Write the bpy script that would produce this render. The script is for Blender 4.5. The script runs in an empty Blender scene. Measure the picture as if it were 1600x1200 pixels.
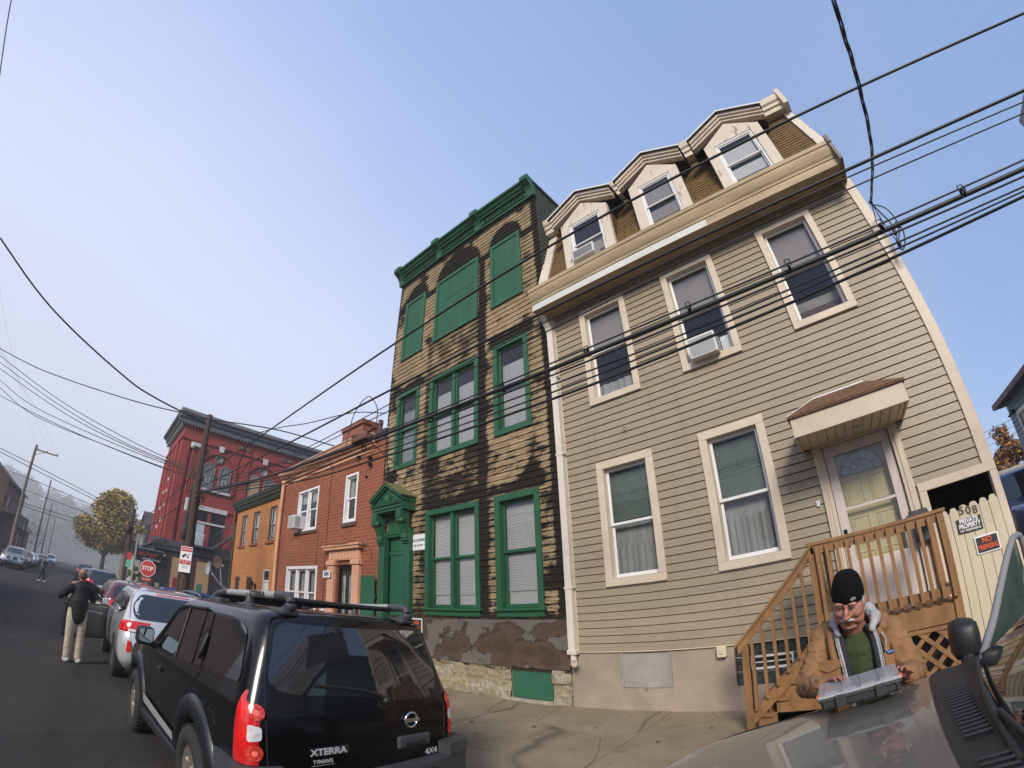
import bpy, bmesh, math, random
from math import sin, cos, pi, radians, sqrt, atan2, hypot
from mathutils import Vector, Matrix, noise
random.seed(7)
S = bpy.context.scene
COL = S.collection
S.render.engine = 'CYCLES'
S.view_settings.view_transform = 'Standard'
S.view_settings.look = 'None'
S.view_settings.exposure = 0.22
S.view_settings.gamma = 1.0

# ------------------------------------------------------------------ camera (a real wide fisheye lens)
CAMZ = 1.83
yaw, pitch, roll = -0.697600970, 0.476484013, -0.0370288498
fw = Vector((sin(yaw)*cos(pitch), cos(yaw)*cos(pitch), sin(pitch)))
r0 = Vector((cos(yaw), -sin(yaw), 0)); u0 = r0.cross(fw)
rr = cos(roll)*r0 + sin(roll)*u0; uu = -sin(roll)*r0 + cos(roll)*u0
cd = bpy.data.cameras.new('camera'); cam = bpy.data.objects.new('camera', cd); COL.objects.link(cam)
cam.matrix_world = Matrix(((rr.x, uu.x, -fw.x, 0), (rr.y, uu.y, -fw.y, -6.5), (rr.z, uu.z, -fw.z, CAMZ), (0, 0, 0, 1)))
cd.type = 'PANO'
cd.panorama_type = 'FISHEYE_LENS_POLYNOMIAL'
cd.fisheye_fov = radians(180)
cd.fisheye_polynomial_k0 = 0.0
cd.fisheye_polynomial_k1 = -0.061747676255406024
cd.fisheye_polynomial_k2 = -0.00020023065942586808
cd.fisheye_polynomial_k3 = 1.6502876685476596e-05
cd.fisheye_polynomial_k4 = 1.2876412258590753e-07
cd.sensor_fit = 'HORIZONTAL'
cd.sensor_width = 36.0; cd.sensor_height = 27.0
cd.clip_start = 0.02; cd.clip_end = 2000
S.camera = cam

# ------------------------------------------------------------------ materials
class NT:
    def __init__(s, m):
        s.t = m.node_tree; s.n = s.t.nodes; s.l = s.t.links
    def a(s, typ, **kw):
        n = s.n.new(typ)
        for k, v in kw.items():
            if k.startswith('i_'):
                key = k[2:].replace('_', ' ')
                n.inputs[int(key) if key.isdigit() else key].default_value = v
            else: setattr(n, k, v)
        return n
    def k(s, a, b): s.l.new(a, b)
    def math(s, op, a, b=None):
        n = s.n.new('ShaderNodeMath'); n.operation = op
        for i, v in enumerate((a, b)):
            if v is None: continue
            if hasattr(v, 'links'): s.k(v, n.inputs[i])
            else: n.inputs[i].default_value = v
        return n.outputs[0]
    def mix(s, f, a, b, blend='MIX'):
        n = s.n.new('ShaderNodeMix'); n.data_type = 'RGBA'; n.blend_type = blend
        for i, v in ((0, f), (6, a), (7, b)):
            if hasattr(v, 'links'): s.k(v, n.inputs[i])
            elif i == 0: n.inputs[0].default_value = v
            else: n.inputs[i].default_value = (*v[:3], 1)
        return n.outputs[2]
    def ramp(s, f, stops):
        n = s.n.new('ShaderNodeValToRGB'); e = n.color_ramp.elements
        while len(e) < len(stops): e.new(0.5)
        for el, (p, c) in zip(e, stops): el.position = p; el.color = (*c[:3], 1) if hasattr(c, '__len__') else (c, c, c, 1)
        s.k(f, n.inputs[0]); return n.outputs[0]
    def noise(s, vec, scale, detail=4, rough=.55):
        n = s.a('ShaderNodeTexNoise'); n.inputs['Scale'].default_value = scale; n.inputs['Detail'].default_value = detail
        n.inputs['Roughness'].default_value = rough
        if vec is not None: s.k(vec, n.inputs['Vector'])
        return n.outputs['Fac']
MATS = {}
def new_mat(name):
    m = bpy.data.materials.new(name); m.use_nodes = True; MATS[name] = m
    return m, NT(m), m.node_tree.nodes['Principled BSDF']
def mat(name, col, rough=.6, metal=0.0, var=.15, vs=6.0, bump=0.0, bs=60.0, coat=0.0, spec=.5, dirt=0.0, dirtcol=(.05, .045, .04), stretch=(1, 1, 1), sheen=0.0):
    """principled with procedural tonal variation, optional dirt patches and micro bump"""
    if name in MATS: return MATS[name]
    m, t, b = new_mat(name)
    tc = t.a('ShaderNodeTexCoord'); mp = t.a('ShaderNodeMapping'); mp.inputs['Scale'].default_value = stretch
    t.k(tc.outputs['Object'], mp.inputs[0]); v = mp.outputs[0]
    f = t.noise(v, vs, 5)
    c = t.ramp(f, [(.3, [x*(1-var) for x in col]), (.7, [min(1, x*(1+var)) for x in col])])
    if dirt > 0:
        d = t.noise(v, vs*.37+.6, 8, .7)
        dm = t.ramp(d, [(.50, 0.0), (.72, dirt)])
        c = t.mix(dm, c, dirtcol)
    t.k(c, b.inputs['Base Color'])
    b.inputs['Roughness'].default_value = rough; b.inputs['Metallic'].default_value = metal
    b.inputs['Coat Weight'].default_value = coat; b.inputs['Coat Roughness'].default_value = .04
    b.inputs['Specular IOR Level'].default_value = spec
    if sheen: b.inputs['Sheen Weight'].default_value = sheen
    if bump > 0:
        bn = t.a('ShaderNodeBump'); bn.inputs['Strength'].default_value = bump; bn.inputs['Distance'].default_value = .01
        t.k(t.noise(v, bs, 4), bn.inputs['Height']); t.k(bn.outputs[0], b.inputs['Normal'])
    return m
def glass(name, tint=(.02, .022, .025), rough=.02, trans=.75):
    """thin window glass: reflective by fresnel, partly see-through"""
    if name in MATS: return MATS[name]
    m, t, b = new_mat(name)
    out = t.n['Material Output']
    tr = t.a('ShaderNodeBsdfTransparent'); tr.inputs[0].default_value = (trans, trans*1.01, trans, 1)
    gl = t.a('ShaderNodeBsdfGlossy'); gl.inputs['Roughness'].default_value = rough; gl.inputs[0].default_value = (.95, .97, 1, 1)
    fr = t.a('ShaderNodeFresnel'); ge = t.a('ShaderNodeNewGeometry'); t.k(t.math('ADD', t.math('MULTIPLY', ge.outputs['Backfacing'], .645-1.55), 1.55), fr.inputs[0])
    tc = t.a('ShaderNodeTexCoord'); bn = t.a('ShaderNodeBump'); bn.inputs['Strength'].default_value = .05; bn.inputs['Distance'].default_value = .02
    t.k(t.noise(tc.outputs['Object'], 2.2, 2), bn.inputs['Height']); t.k(bn.outputs[0], gl.inputs['Normal'])
    f2 = t.math('MULTIPLY', fr.outputs[0], 1.1); f3 = t.math('MINIMUM', f2, 1.0)
    mx = t.a('ShaderNodeMixShader'); t.k(f3, mx.inputs[0]); t.k(tr.outputs[0], mx.inputs[1]); t.k(gl.outputs[0], mx.inputs[2])
    t.k(mx.outputs[0], out.inputs[0])
    return m
def plane_vec(t, axis):
    tc = t.a('ShaderNodeTexCoord'); sp = t.a('ShaderNodeSeparateXYZ'); t.k(tc.outputs['Object'], sp.inputs[0])
    cb = t.a('ShaderNodeCombineXYZ'); t.k(sp.outputs['X' if axis == 'x' else 'Y'], cb.inputs[0]); t.k(sp.outputs['Z'], cb.inputs[1])
    return cb.outputs[0], tc.outputs['Object']
def brick_mat(name, c1, c2, mortar, w=.4, h=.13, ms=.012, axis='x', rough=.85, stain=.35, bias=0.0, smooth=.1):
    if name in MATS: return MATS[name]
    m, t, b = new_mat(name)
    v, ov = plane_vec(t, axis)
    br = t.a('ShaderNodeTexBrick'); t.k(v, br.inputs['Vector'])
    br.inputs['Color1'].default_value = (*c1, 1); br.inputs['Color2'].default_value = (*c2, 1); br.inputs['Mortar'].default_value = (*mortar, 1)
    br.inputs['Scale'].default_value = 1.0; br.inputs['Brick Width'].default_value = w; br.inputs['Row Height'].default_value = h
    br.inputs['Mortar Size'].default_value = ms; br.inputs['Mortar Smooth'].default_value = smooth; br.inputs['Bias'].default_value = bias
    n1 = t.noise(ov, 1.3, 7, .65); n2 = t.noise(ov, 22, 3)
    c = t.mix(t.ramp(n1, [(.45, 0.0), (.75, stain)]), br.outputs[0], [x*.35 for x in c1])
    c = t.mix(t.ramp(n2, [(.3, .25), (.6, 0.0)]), c, [x*.6 for x in c1])
    t.k(c, b.inputs['Base Color']); b.inputs['Roughness'].default_value = rough
    bn = t.a('ShaderNodeBump'); bn.inputs['Strength'].default_value = .6; bn.inputs['Distance'].default_value = .012; bn.invert = True
    t.k(br.outputs['Fac'], bn.inputs['Height']); t.k(bn.outputs[0], b.inputs['Normal'])
    return m

# ------------------------------------------------------------------ geometry
class MB:
    """collects faces of ONE mesh object"""
    def __init__(s): s.v = []; s.f = []; s.mi = []; s.sm = []; s.M = None
    def add(s, vs, fs, mi=0, smooth=False):
        o = len(s.v)
        for p in vs:
            p = Vector(p)
            if s.M is not None: p = s.M @ p
            s.v.append(p)
        for f in fs: s.f.append([o+i for i in f]); s.mi.append(mi); s.sm.append(smooth)
        return s
    def box(s, x0, x1, y0, y1, z0, z1, mi=0):
        if x0 > x1: x0, x1 = x1, x0
        if y0 > y1: y0, y1 = y1, y0
        if z0 > z1: z0, z1 = z1, z0
        return s.add([(x0, y0, z0), (x1, y0, z0), (x1, y1, z0), (x0, y1, z0), (x0, y0, z1), (x1, y0, z1), (x1, y1, z1), (x0, y1, z1)],
              [(0, 3, 2, 1), (4, 5, 6, 7), (0, 1, 5, 4), (1, 2, 6, 5), (2, 3, 7, 6), (3, 0, 4, 7)], mi)
    def bev(s, x0, x1, y0, y1, z0, z1, b=.01, mi=0):
        """box with chamfered edges"""
        bm = bmesh.new(); bmesh.ops.create_cube(bm, size=1)
        for v in bm.verts: v.co = Vector(((x0+x1)/2+v.co.x*(x1-x0), (y0+y1)/2+v.co.y*(y1-y0), (z0+z1)/2+v.co.z*(z1-z0)))
        b = min(b, .45*min(abs(x1-x0), abs(y1-y0), abs(z1-z0)))
        bmesh.ops.bevel(bm, geom=bm.edges[:], offset=b, segments=2, affect='EDGES', profile=.5)
        bm.normal_update()
        vs = [v.co.copy() for v in bm.verts]; bm.verts.index_update(); fs = [[v.index for v in f.verts] for f in bm.faces]; bm.free()
        return s.add(vs, fs, mi, False)
    def quad(s, a, b, c, d, mi=0): return s.add([a, b, c, d], [(0, 1, 2, 3)], mi)
    def prism(s, pts, axis, a0, a1, mi=0, smooth=False):
        """closed 2-D outline extruded along axis. axis 'x': pts=(y,z); 'y': (x,z); 'z': (x,y)"""
        def P(p, a): return {'x': (a, p[0], p[1]), 'y': (p[0], a, p[1]), 'z': (p[0], p[1], a)}[axis]
        n = len(pts)
        vs = [P(p, a0) for p in pts]+[P(p, a1) for p in pts]
        fs = [(i, (i+1) % n, n+(i+1) % n, n+i) for i in range(n)]
        ar = sum(pts[i][0]*pts[(i+1) % n][1]-pts[(i+1) % n][0]*pts[i][1] for i in range(n))
        s.add(vs, fs+[tuple(range(n-1, -1, -1)), tuple(range(n, 2*n))], mi, smooth)
        return s
    def tube(s, pts, r, n=8, mi=0, caps=True, smooth=True):
        pts = [Vector(p) for p in pts]; rs = r if hasattr(r, '__len__') else [r]*len(pts)
        rings = []; up = Vector((0, 0, 1))
        for i, p in enumerate(pts):
            d = (pts[min(i+1, len(pts)-1)]-pts[max(i-1, 0)])
            if d.length < 1e-9: d = Vector((0, 0, 1))
            d.normalize()
            a = up.cross(d)
            if a.length < .05: a = Vector((1, 0, 0)).cross(d)
            a.normalize(); b = d.cross(a)
            rings.append([p+rs[i]*(cos(2*pi*k/n)*a+sin(2*pi*k/n)*b) for k in range(n)])
        vs = [v for r_ in rings for v in r_]; fs = []
        for i in range(len(pts)-1):
            for k in range(n): fs.append((i*n+k, i*n+(k+1) % n, (i+1)*n+(k+1) % n, (i+1)*n+k))
        s.add(vs, fs, mi, smooth)
        if caps: s.add(rings[0], [tuple(range(n-1, -1, -1))], mi); s.add(rings[-1], [tuple(range(n))], mi)
        return s
    def lathe(s, prof, axis='z', c=(0, 0, 0), n=24, mi=0, smooth=True):
        """prof: (radius, height) pairs revolved"""
        vs = []; fs = []
        for (r, h) in prof:
            for k in range(n):
                a = 2*pi*k/n; x, y = r*cos(a), r*sin(a)
                p = {'z': (x, y, h), 'y': (x, h, y), 'x': (h, x, y)}[axis]
                vs.append((p[0]+c[0], p[1]+c[1], p[2]+c[2]))
        for i in range(len(prof)-1):
            for k in range(n):
                q = (i*n+k, i*n+(k+1) % n, (i+1)*n+(k+1) % n, (i+1)*n+k)
                fs.append(q if axis != 'y' else q[::-1])
        return s.add(vs, fs, mi, smooth)
    def ell(s, c, r, n=16, m=10, mi=0, R=None):
        vs = []; fs = []
        for j in range(m+1):
            th = pi*j/m
            for i in range(n):
                ph = 2*pi*i/n; p = Vector((r[0]*sin(th)*cos(ph), r[1]*sin(th)*sin(ph), r[2]*cos(th)))
                if R is not None: p = R @ p
                vs.append(p+Vector(c))
        for j in range(m):
            for i in range(n): fs.append((j*n+i, (j+1)*n+i, (j+1)*n+(i+1) % n, j*n+(i+1) % n))
        return s.add(vs, fs, mi, True)
    def build(s, name, mats, parent=None, off=None, fixn=False):
        me = bpy.data.meshes.new(name)
        o3 = Vector(off) if off is not None else (parent['_base'] if parent is not None and '_base' in parent else None)
        vs = [v-Vector(o3) for v in s.v] if o3 is not None else s.v
        me.from_pydata([tuple(v) for v in vs], [], s.f)
        for m in (mats if isinstance(mats, (list, tuple)) else [mats]): me.materials.append(m)
        me.polygons.foreach_set('material_index', s.mi); me.polygons.foreach_set('use_smooth', s.sm)
        if fixn:
            bm = bmesh.new(); bm.from_mesh(me); bmesh.ops.remove_doubles(bm, verts=bm.verts, dist=1e-5); bmesh.ops.recalc_face_normals(bm, faces=bm.faces); bm.to_mesh(me); bm.free()
        me.update()
        o = bpy.data.objects.new(name, me); COL.objects.link(o)
        if parent is not None: o.parent = parent
        elif off is not None: o.location = off
        return o
def tag(o, label=None, cat=None, group=None, kind=None):
    if label: o['label'] = label
    if cat: o['category'] = cat
    if group: o['group'] = group
    if kind: o['kind'] = kind
    return o
BASES = []
def thing(name, label, cat, base=(0, 0, 0), rz=0.0, group=None, local=False, rx=0.0, ry=0.0):
    """Empty at the thing's base. local=False: parts are written in world metres and shifted here; local=True: parts in the thing's own frame"""
    o = bpy.data.objects.new(name, None); COL.objects.link(o); o.location = base
    o.rotation_euler = (rx, ry, rz); o.empty_display_size = .2
    tag(o, label, cat, group)
    if not local: o['_base'] = Vector(base); BASES.append(o)
    return o
def sub(o, parent):
    """parts under a part: carry on the base shift"""
    return o
def single(mb, name, mats, label, cat, base, group=None, fixn=False):
    o = mb.build(name, mats, None, off=base, fixn=fixn); tag(o, label, cat, group); return o
def part(mb, name, mats, parent, fixn=False):
    p = parent; b = None
    while p is not None:
        if '_base' in p: b = p['_base']; break
        p = p.parent
    o = mb.build(name, mats, None, fixn=False)
    if b is not None:
        for v in o.data.vertices: v.co -= Vector(b)
    o.parent = parent
    if fixn:
        bm = bmesh.new(); bm.from_mesh(o.data); bmesh.ops.remove_doubles(bm, verts=bm.verts, dist=1e-5); bmesh.ops.recalc_face_normals(bm, faces=bm.faces); bm.to_mesh(o.data); bm.free()
    return o
def applied(o, mods):
    """apply modifiers set up by mods(o) without operators"""
    mods(o)
    dg = bpy.context.evaluated_depsgraph_get(); dg.update()
    me = bpy.data.meshes.new_from_object(o.evaluated_get(dg))
    o.modifiers.clear(); old = o.data; o.data = me; bpy.data.meshes.remove(old)
    return o
def text_mesh(txt, size, depth=.002, bold=0.0, spacing=1.0, align='CENTER', sx=1.0):
    """flat lettering as mesh data: lies in XZ, faces -y, centred"""
    c = bpy.data.curves.new('lettering', 'FONT'); c.body = txt; c.size = size; c.extrude = depth/2; c.offset = bold
    c.align_x = align; c.align_y = 'CENTER'; c.space_character = spacing
    o = bpy.data.objects.new('lettering', c); COL.objects.link(o)
    dg = bpy.context.evaluated_depsgraph_get(); me = bpy.data.meshes.new_from_object(o.evaluated_get(dg))
    bpy.data.objects.remove(o); bpy.data.curves.remove(c)
    vs = [Vector((v.co.x*sx, -v.co.z, v.co.y)) for v in me.vertices]; fs = [list(p.vertices) for p in me.polygons]
    bpy.data.meshes.remove(me)
    return vs, fs
def lettering(mb, txt, size, M, mi=0, **kw):
    vs, fs = text_mesh(txt, size, **kw)
    keep = mb.M; mb.M = (keep @ M) if keep is not None else M
    mb.add(vs, fs, mi); mb.M = keep
def T(x, y, z): return Matrix.Translation((x, y, z))
def Rz(a): return Matrix.Rotation(a, 4, 'Z')
def Rx(a): return Matrix.Rotation(a, 4, 'X')
def Ry(a): return Matrix.Rotation(a, 4, 'Y')
def catmull(pts, n=6):
    P = [Vector(p) for p in pts]
    if len(P) < 3: return P
    P = [2*P[0]-P[1]]+P+[2*P[-1]-P[-2]]; out = []
    for i in range(1, len(P)-2):
        for k in range(n):
            t = k/n; a, b, c, d = P[i-1], P[i], P[i+1], P[i+2]
            out.append(.5*((2*b)+(c-a)*t+(2*a-5*b+4*c-d)*t*t+(3*b-3*c+d-a)*t**3))
    out.append(P[-2]); return out
# ------------------------------------------------------------------ daylight: hazy morning sky
SUN_AZ, SUN_EL = radians(298), radians(31)      # direction towards the sun: behind the camera, to the left
w = bpy.data.worlds.new('World'); S.world = w; w.use_nodes = True
t = NT(w); bg = t.n['Background']
sky = t.a('ShaderNodeTexSky'); sky.sky_type = 'NISHITA'; sky.sun_disc = False
sky.sun_elevation = SUN_EL; sky.sun_rotation = pi/2-SUN_AZ
sky.air_density = 1.0; sky.dust_density = 1.0; sky.ozone_density = 1.5; sky.altitude = 300
tc = t.a('ShaderNodeTexCoord')
sp = t.a('ShaderNodeSeparateXYZ'); t.k(tc.outputs['Generated'], sp.inputs[0])
# bank of morning fog: thick over the valley (towards -x) and along the horizon, clear towards +x
d1 = t.math('MULTIPLY', sp.outputs['X'], -0.62); d2 = t.math('MULTIPLY', sp.outputs['Z'], -0.42)
d3 = t.math('MULTIPLY', sp.outputs['Y'], -0.16)
nz = t.math('MULTIPLY', t.math('SUBTRACT', t.noise(tc.outputs['Generated'], 1.3, 4), .5), .16)
fsum = t.math('ADD', t.math('ADD', t.math('ADD', d1, d2), t.math('ADD', d3, 0.50)), nz)
fog = t.ramp(fsum, [(0.0, .55), (.35, .72), (.7, .92), (1.0, .98)])
fcol = t.ramp(fsum, [(0.0, (.42, .66, 1.22)), (.3, (.50, .71, 1.22)), (.55, (.70, .82, 1.2)), (.8, (.82, .91, 1.16)), (1.0, (.80, .85, 1.02))])
fcol = t.mix(1.0, fcol, (10, 10, 10), 'MULTIPLY')
hz = t.ramp(t.math('ABSOLUTE', sp.outputs['Z']), [(.0, .55), (.22, 0.0)])
fcol = t.mix(hz, fcol, (7.4, 7.8, 9.2))
skc = t.mix(1.0, sky.outputs[0], (9, 9.5, 11), 'DARKEN')
c = t.mix(fog, skc, fcol)
t.k(c, bg.inputs[0]); bg.inputs[1].default_value = .08
sl = bpy.data.lights.new('sun', 'SUN'); sl.energy = 3.7; sl.angle = radians(17); sl.color = (1, .92, .80)
so = bpy.data.objects.new('sun', sl); COL.objects.link(so)
sd = Vector((cos(SUN_EL)*cos(SUN_AZ), cos(SUN_EL)*sin(SUN_AZ), sin(SUN_EL)))
so.rotation_euler = sd.to_track_quat('Z', 'Y').to_euler(); so.location = (0, -30, 40)
# ------------------------------------------------------------------ shared materials
cream = mat('cream_trim', (.60, .50, .38), .5, var=.06, vs=3, dirt=.25, dirtcol=(.30, .25, .18), bump=.1)
cream_worn = mat('cream_trim_peeling', (.62, .53, .43), .7, var=.06, vs=4, bump=.3, bs=30)
def _peel(m):
    t = NT(m); b = t.n['Principled BSDF']; src = b.inputs['Base Color'].links[0].from_socket
    tc = t.a('ShaderNodeTexCoord'); mp = t.a('ShaderNodeMapping'); mp.inputs['Scale'].default_value = (3, 3, 1.0); t.k(tc.outputs['Object'], mp.inputs[0])
    p = t.ramp(t.noise(mp.outputs[0], 2.4, 9, .72), [(.585, 0.0), (.61, .85)])
    t.k(t.mix(p, src, (.24, .19, .15)), b.inputs['Base Color'])
_peel(cream_worn)
vinyl = mat('white_vinyl', (.74, .73, .72), .35, var=.04, vs=5, dirt=.2, dirtcol=(.45, .43, .4))
tan_siding = mat('tan_vinyl_siding', (.300, .242, .166), .48, var=.07, vs=1.2, dirt=.22, dirtcol=(.17, .14, .10), stretch=(1, 1, 4), bump=.08, bs=40)
def _joints(m):
    t = NT(m); b = t.n['Principled BSDF']; src = b.inputs['Base Color'].links[0].from_socket
    v, ov = plane_vec(t, 'x'); br = t.a('ShaderNodeTexBrick'); t.k(v, br.inputs['Vector']); br.offset = .37; br.offset_frequency = 3
    br.inputs['Scale'].default_value = 1; br.inputs['Brick Width'].default_value = 3.1; br.inputs['Row Height'].default_value = .25; br.inputs['Mortar Size'].default_value = .0032; br.inputs['Mortar Smooth'].default_value = .0
    sp_ = t.a('ShaderNodeSeparateXYZ'); t.k(v, sp_.inputs[0])
    c = t.mix(t.math('MULTIPLY', br.outputs['Fac'], .38), src, (.10, .08, .055))
    mp = t.a('ShaderNodeMapping'); mp.inputs['Scale'].default_value = (5, 1, .28); t.k(ov, mp.inputs[0])
    c = t.mix(t.ramp(t.noise(mp.outputs[0], 1.3, 5, .6), [(.55, 0.0), (.78, .30)]), c, (.15, .12, .085))
    row = t.a('ShaderNodeTexWhiteNoise'); row.noise_dimensions = '1D'; t.k(t.math('FLOOR', t.math('MULTIPLY', t.math('ADD', sp_.outputs['Y'], .05), 4.0)), row.inputs['W'])
    c = t.mix(t.math('MULTIPLY', row.outputs['Value'], .10), c, (.34, .29, .22))
    t.k(c, b.inputs['Base Color'])
_joints(tan_siding)
green = mat('green_paint', (.013, .088, .038), .55, var=.16, vs=3, dirt=.35, dirtcol=(.028, .105, .06), bump=.25, bs=25)
green_ply = mat('green_plywood', (.012, .082, .038), .7, var=.2, vs=2.0, dirt=.5, dirtcol=(.03, .115, .065), bump=.3, bs=18, stretch=(2, 2, .5))
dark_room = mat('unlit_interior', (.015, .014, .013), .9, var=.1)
concrete_wall = mat('parged_foundation', (.33, .265, .205), .9, var=.16, vs=1.6, dirt=.55, dirtcol=(.19, .15, .115), bump=.5, bs=14)
wood = mat('stained_porch_wood', (.235, .118, .043), .65, var=.28, vs=7, dirt=.4, dirtcol=(.13, .07, .035), bump=.3, bs=40, stretch=(1, 1, .4))
dark_metal = mat('dark_metal', (.02, .02, .022), .4, metal=.7, var=.1)
grey_metal = mat('galvanised_metal', (.42, .43, .44), .4, metal=.6, var=.1, vs=8)
black_rubber = mat('black_rubber', (.014, .014, .015), .75, var=.2, vs=20)
cable_mat = mat('cable_sheath', (.012, .012, .013), .55, var=.1)
G_UP = glass('window_glass')
blind_white = mat('white_blind', (.66, .66, .66), .5, var=.04)
blind_green = mat('green_blind', (.17, .22, .18), .5, var=.06)
shade_grey = mat('grey_shade', (.34, .31, .31), .8, var=.08, vs=2)
curtain_w = mat('sheer_curtain', (.36, .37, .36), .9, var=.25, vs=1.4, stretch=(7, 7, .15))
black_burn = None
# ------------------------------------------------------------------ helper: lapped siding with holes
def cut(iv, holes):
    out = [iv]
    for h0, h1 in holes:
        nx = []
        for a, b in out:
            if h1 <= a or h0 >= b: nx.append((a, b)); continue
            if h0 > a: nx.append((a, h0))
            if h1 < b: nx.append((h1, b))
        out = nx
    return out
def siding(mb, x0, x1, z0, z1, holes, ex=.125, lap=.016, slot=.013, depth=.045, y=0.0, seams=None):
    zs = z0
    while zs < z1-1e-4:
        ze = min(zs+ex, z1); fe = ze-slot
        def prof(z): return y-lap+(lap-.002)*(z-zs)/max(fe-zs, 1e-4)
        br = sorted({zs, fe, *[z for h in holes for z in (h[2], h[3]) if zs < z < fe]})
        for a, b in zip(br, br[1:]):
            mid = (a+b)/2
            for p, q in cut((x0, x1), [(h[0], h[1]) for h in holes if h[2] < mid < h[3]]):
                mb.quad((p, prof(a), a), (q, prof(a), a), (q, prof(b), b), (p, prof(b), b))
        for p, q in cut((x0, x1), [(h[0], h[1]) for h in holes if h[2] < ze-slot/2 < h[3]]):
            mb.quad((p, y-.002, fe), (q, y-.002, fe), (q, y+depth, fe), (p, y+depth, fe))
            mb.quad((p, y+depth, fe), (q, y+depth, fe), (q, y+depth, ze), (p, y+depth, ze))
            mb.quad((p, y+depth, ze), (q, y+depth, ze), (q, y-lap, ze), (p, y-lap, ze))
        zs += ex
def frame(mb, x0, x1, z0, z1, w, y0, y1, mi=0, wb=None, wt=None):
    """four butted members round an opening: outer size given"""
    wb = w if wb is None else wb; wt = w if wt is None else wt
    mb.bev(x0, x0+w, y0, y1, z0+wb, z1-wt, .006, mi); mb.bev(x1-w, x1, y0, y1, z0+wb, z1-wt, .006, mi)
    mb.bev(x0, x1, y0-.001, y1, z1-wt, z1, .006, mi); mb.bev(x0, x1, y0-.001, y1, z0, z0+wb, .006, mi)
def slats(mb, x0, x1, z0, z1, y, pitch=.028, mi=0, tilt=.6):
    z = z0+pitch*.4; rnd = random.Random(int(x0*100))
    while z < z1:
        d = pitch*.52; s = .003*rnd.random()
        mb.quad((x0, y-d*cos(tilt), z-d*sin(tilt)+s), (x1, y-d*cos(tilt), z-d*sin(tilt)), (x1, y+d*cos(tilt), z+d*sin(tilt)), (x0, y+d*cos(tilt), z+d*sin(tilt)+s), mi)
        z += pitch
def drape(mb, x0, x1, z0, z1, y, amp=.02, waves=7, mi=0):
    n = waves*6; vs = []; fs = []
    for i in range(n+1):
        x = x0+(x1-x0)*i/n; yy = y+amp*sin(2*pi*waves*i/n+.8*sin(i*.7))
        vs += [(x, yy, z0), (x, yy*1.0, z1)]
    for i in range(n): fs.append((2*i, 2*i+2, 2*i+3, 2*i+1))
    mb.add(vs, fs, mi, True)
def room(mb, x0, x1, z0, z1, y0, y1, mi=0):
    """open-fronted dark recess behind a window"""
    a, b, c, d = (x0, z0), (x1, z0), (x1, z1), (x0, z1)
    mb.quad(*[(p[0], y1, p[1]) for p in (a, b, c, d)], mi)
    for p, q in ((a, b), (b, c), (c, d), (d, a)):
        mb.quad((p[0], y0, p[1]), (q[0], y0, q[1]), (q[0], y1, q[1]), (p[0], y1, p[1]), mi)
def sash_window(par, x0, x1, z0, z1, tw, trimmat, sashmat, fy=0.0, proud=.045, rec=.075, mid=.5, mull=0, sw=.045, name='window', wb=None, wt=None, inside=None, lowrec=.02):
    """hung window: outer trim x0..x1/z0..z1 of width tw; sashes recessed; inside: list of callables(mb-less) for blinds"""
    wb = tw if wb is None else wb; wt = tw if wt is None else wt
    f = MB(); frame(f, x0, x1, z0, z1, tw, fy-proud, fy+.03, 0, wb, wt)
    a0, a1, b0, b1 = x0+tw, x1-tw, z0+wb, z1-wt
    e = .004
    for (p, q) in (((a0+e, b0+e), (a0+e, b1-e)), ((a1-e, b1-e), (a1-e, b0+e)), ((a0+e, b1-e), (a1-e, b1-e)), ((a1-e, b0+e), (a0+e, b0+e))):
        f.quad((p[0], fy-proud+.02, p[1]), (q[0], fy-proud+.02, q[1]), (q[0], fy+rec+.06, q[1]), (p[0], fy+rec+.06, p[1]))
    W = part(f, name, trimmat, par)
    s = MB(); g = MB()
    n = mull+1; mw = .09
    wid = (a1-a0-mull*mw)/n
    cells = []
    for i in range(n):
        p0 = a0+i*(wid+mw); p1 = p0+wid
        if i: s.bev(p0-mw, p0, fy+.0, fy+rec+.03, b0, b1, .006)
        zm = b0+(b1-b0)*mid
        frame(s, p0+.006, p1-.006, zm-.02, b1-.006, sw, fy+rec-.02, fy+rec+.012)             # upper sash
        frame(s, p0+.006, p1-.006, b0+.006, zm+.02, sw, fy+rec+.016, fy+rec+.046, wb=sw*1.3)  # lower sash behind
        g.quad((p0+sw, fy+rec, zm), (p1-sw, fy+rec, zm), (p1-sw, fy+rec, b1-sw), (p0+sw, fy+rec, b1-sw))
        g.quad((p0+sw, fy+rec+.03, b0+sw), (p1-sw, fy+rec+.03, b0+sw), (p1-sw, fy+rec+.03, zm), (p0+sw, fy+rec+.03, zm))
        cells.append((p0+.01, p1-.01, b0, zm, b1))
    part(s, 'sash', sashmat, W); part(g, 'glass', G_UP, W)
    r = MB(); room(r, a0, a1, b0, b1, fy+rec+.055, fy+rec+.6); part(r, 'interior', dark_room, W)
    for fn in (inside or []):
        nm, m, mb = fn(cells, fy+rec+.075)
        part(mb, nm, m, W)
    return W, cells
def in_blind(m, frm=0.0, to=1.0, pitch=.028, tilt=1.15, bar=True):
    def fn(cells, y):
        mb = MB()
        for (p0, p1, b0, zm, b1) in cells:
            h = b1-b0; slats(mb, p0+.01, p1-.01, b0+h*frm, b0+h*to-.02, y, pitch, 0, tilt)
            if bar: mb.box(p0+.01, p1-.01, y-.012, y+.012, b0+h*frm-.03, b0+h*frm-.008)
        return 'blind', m, mb
    return fn
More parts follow.
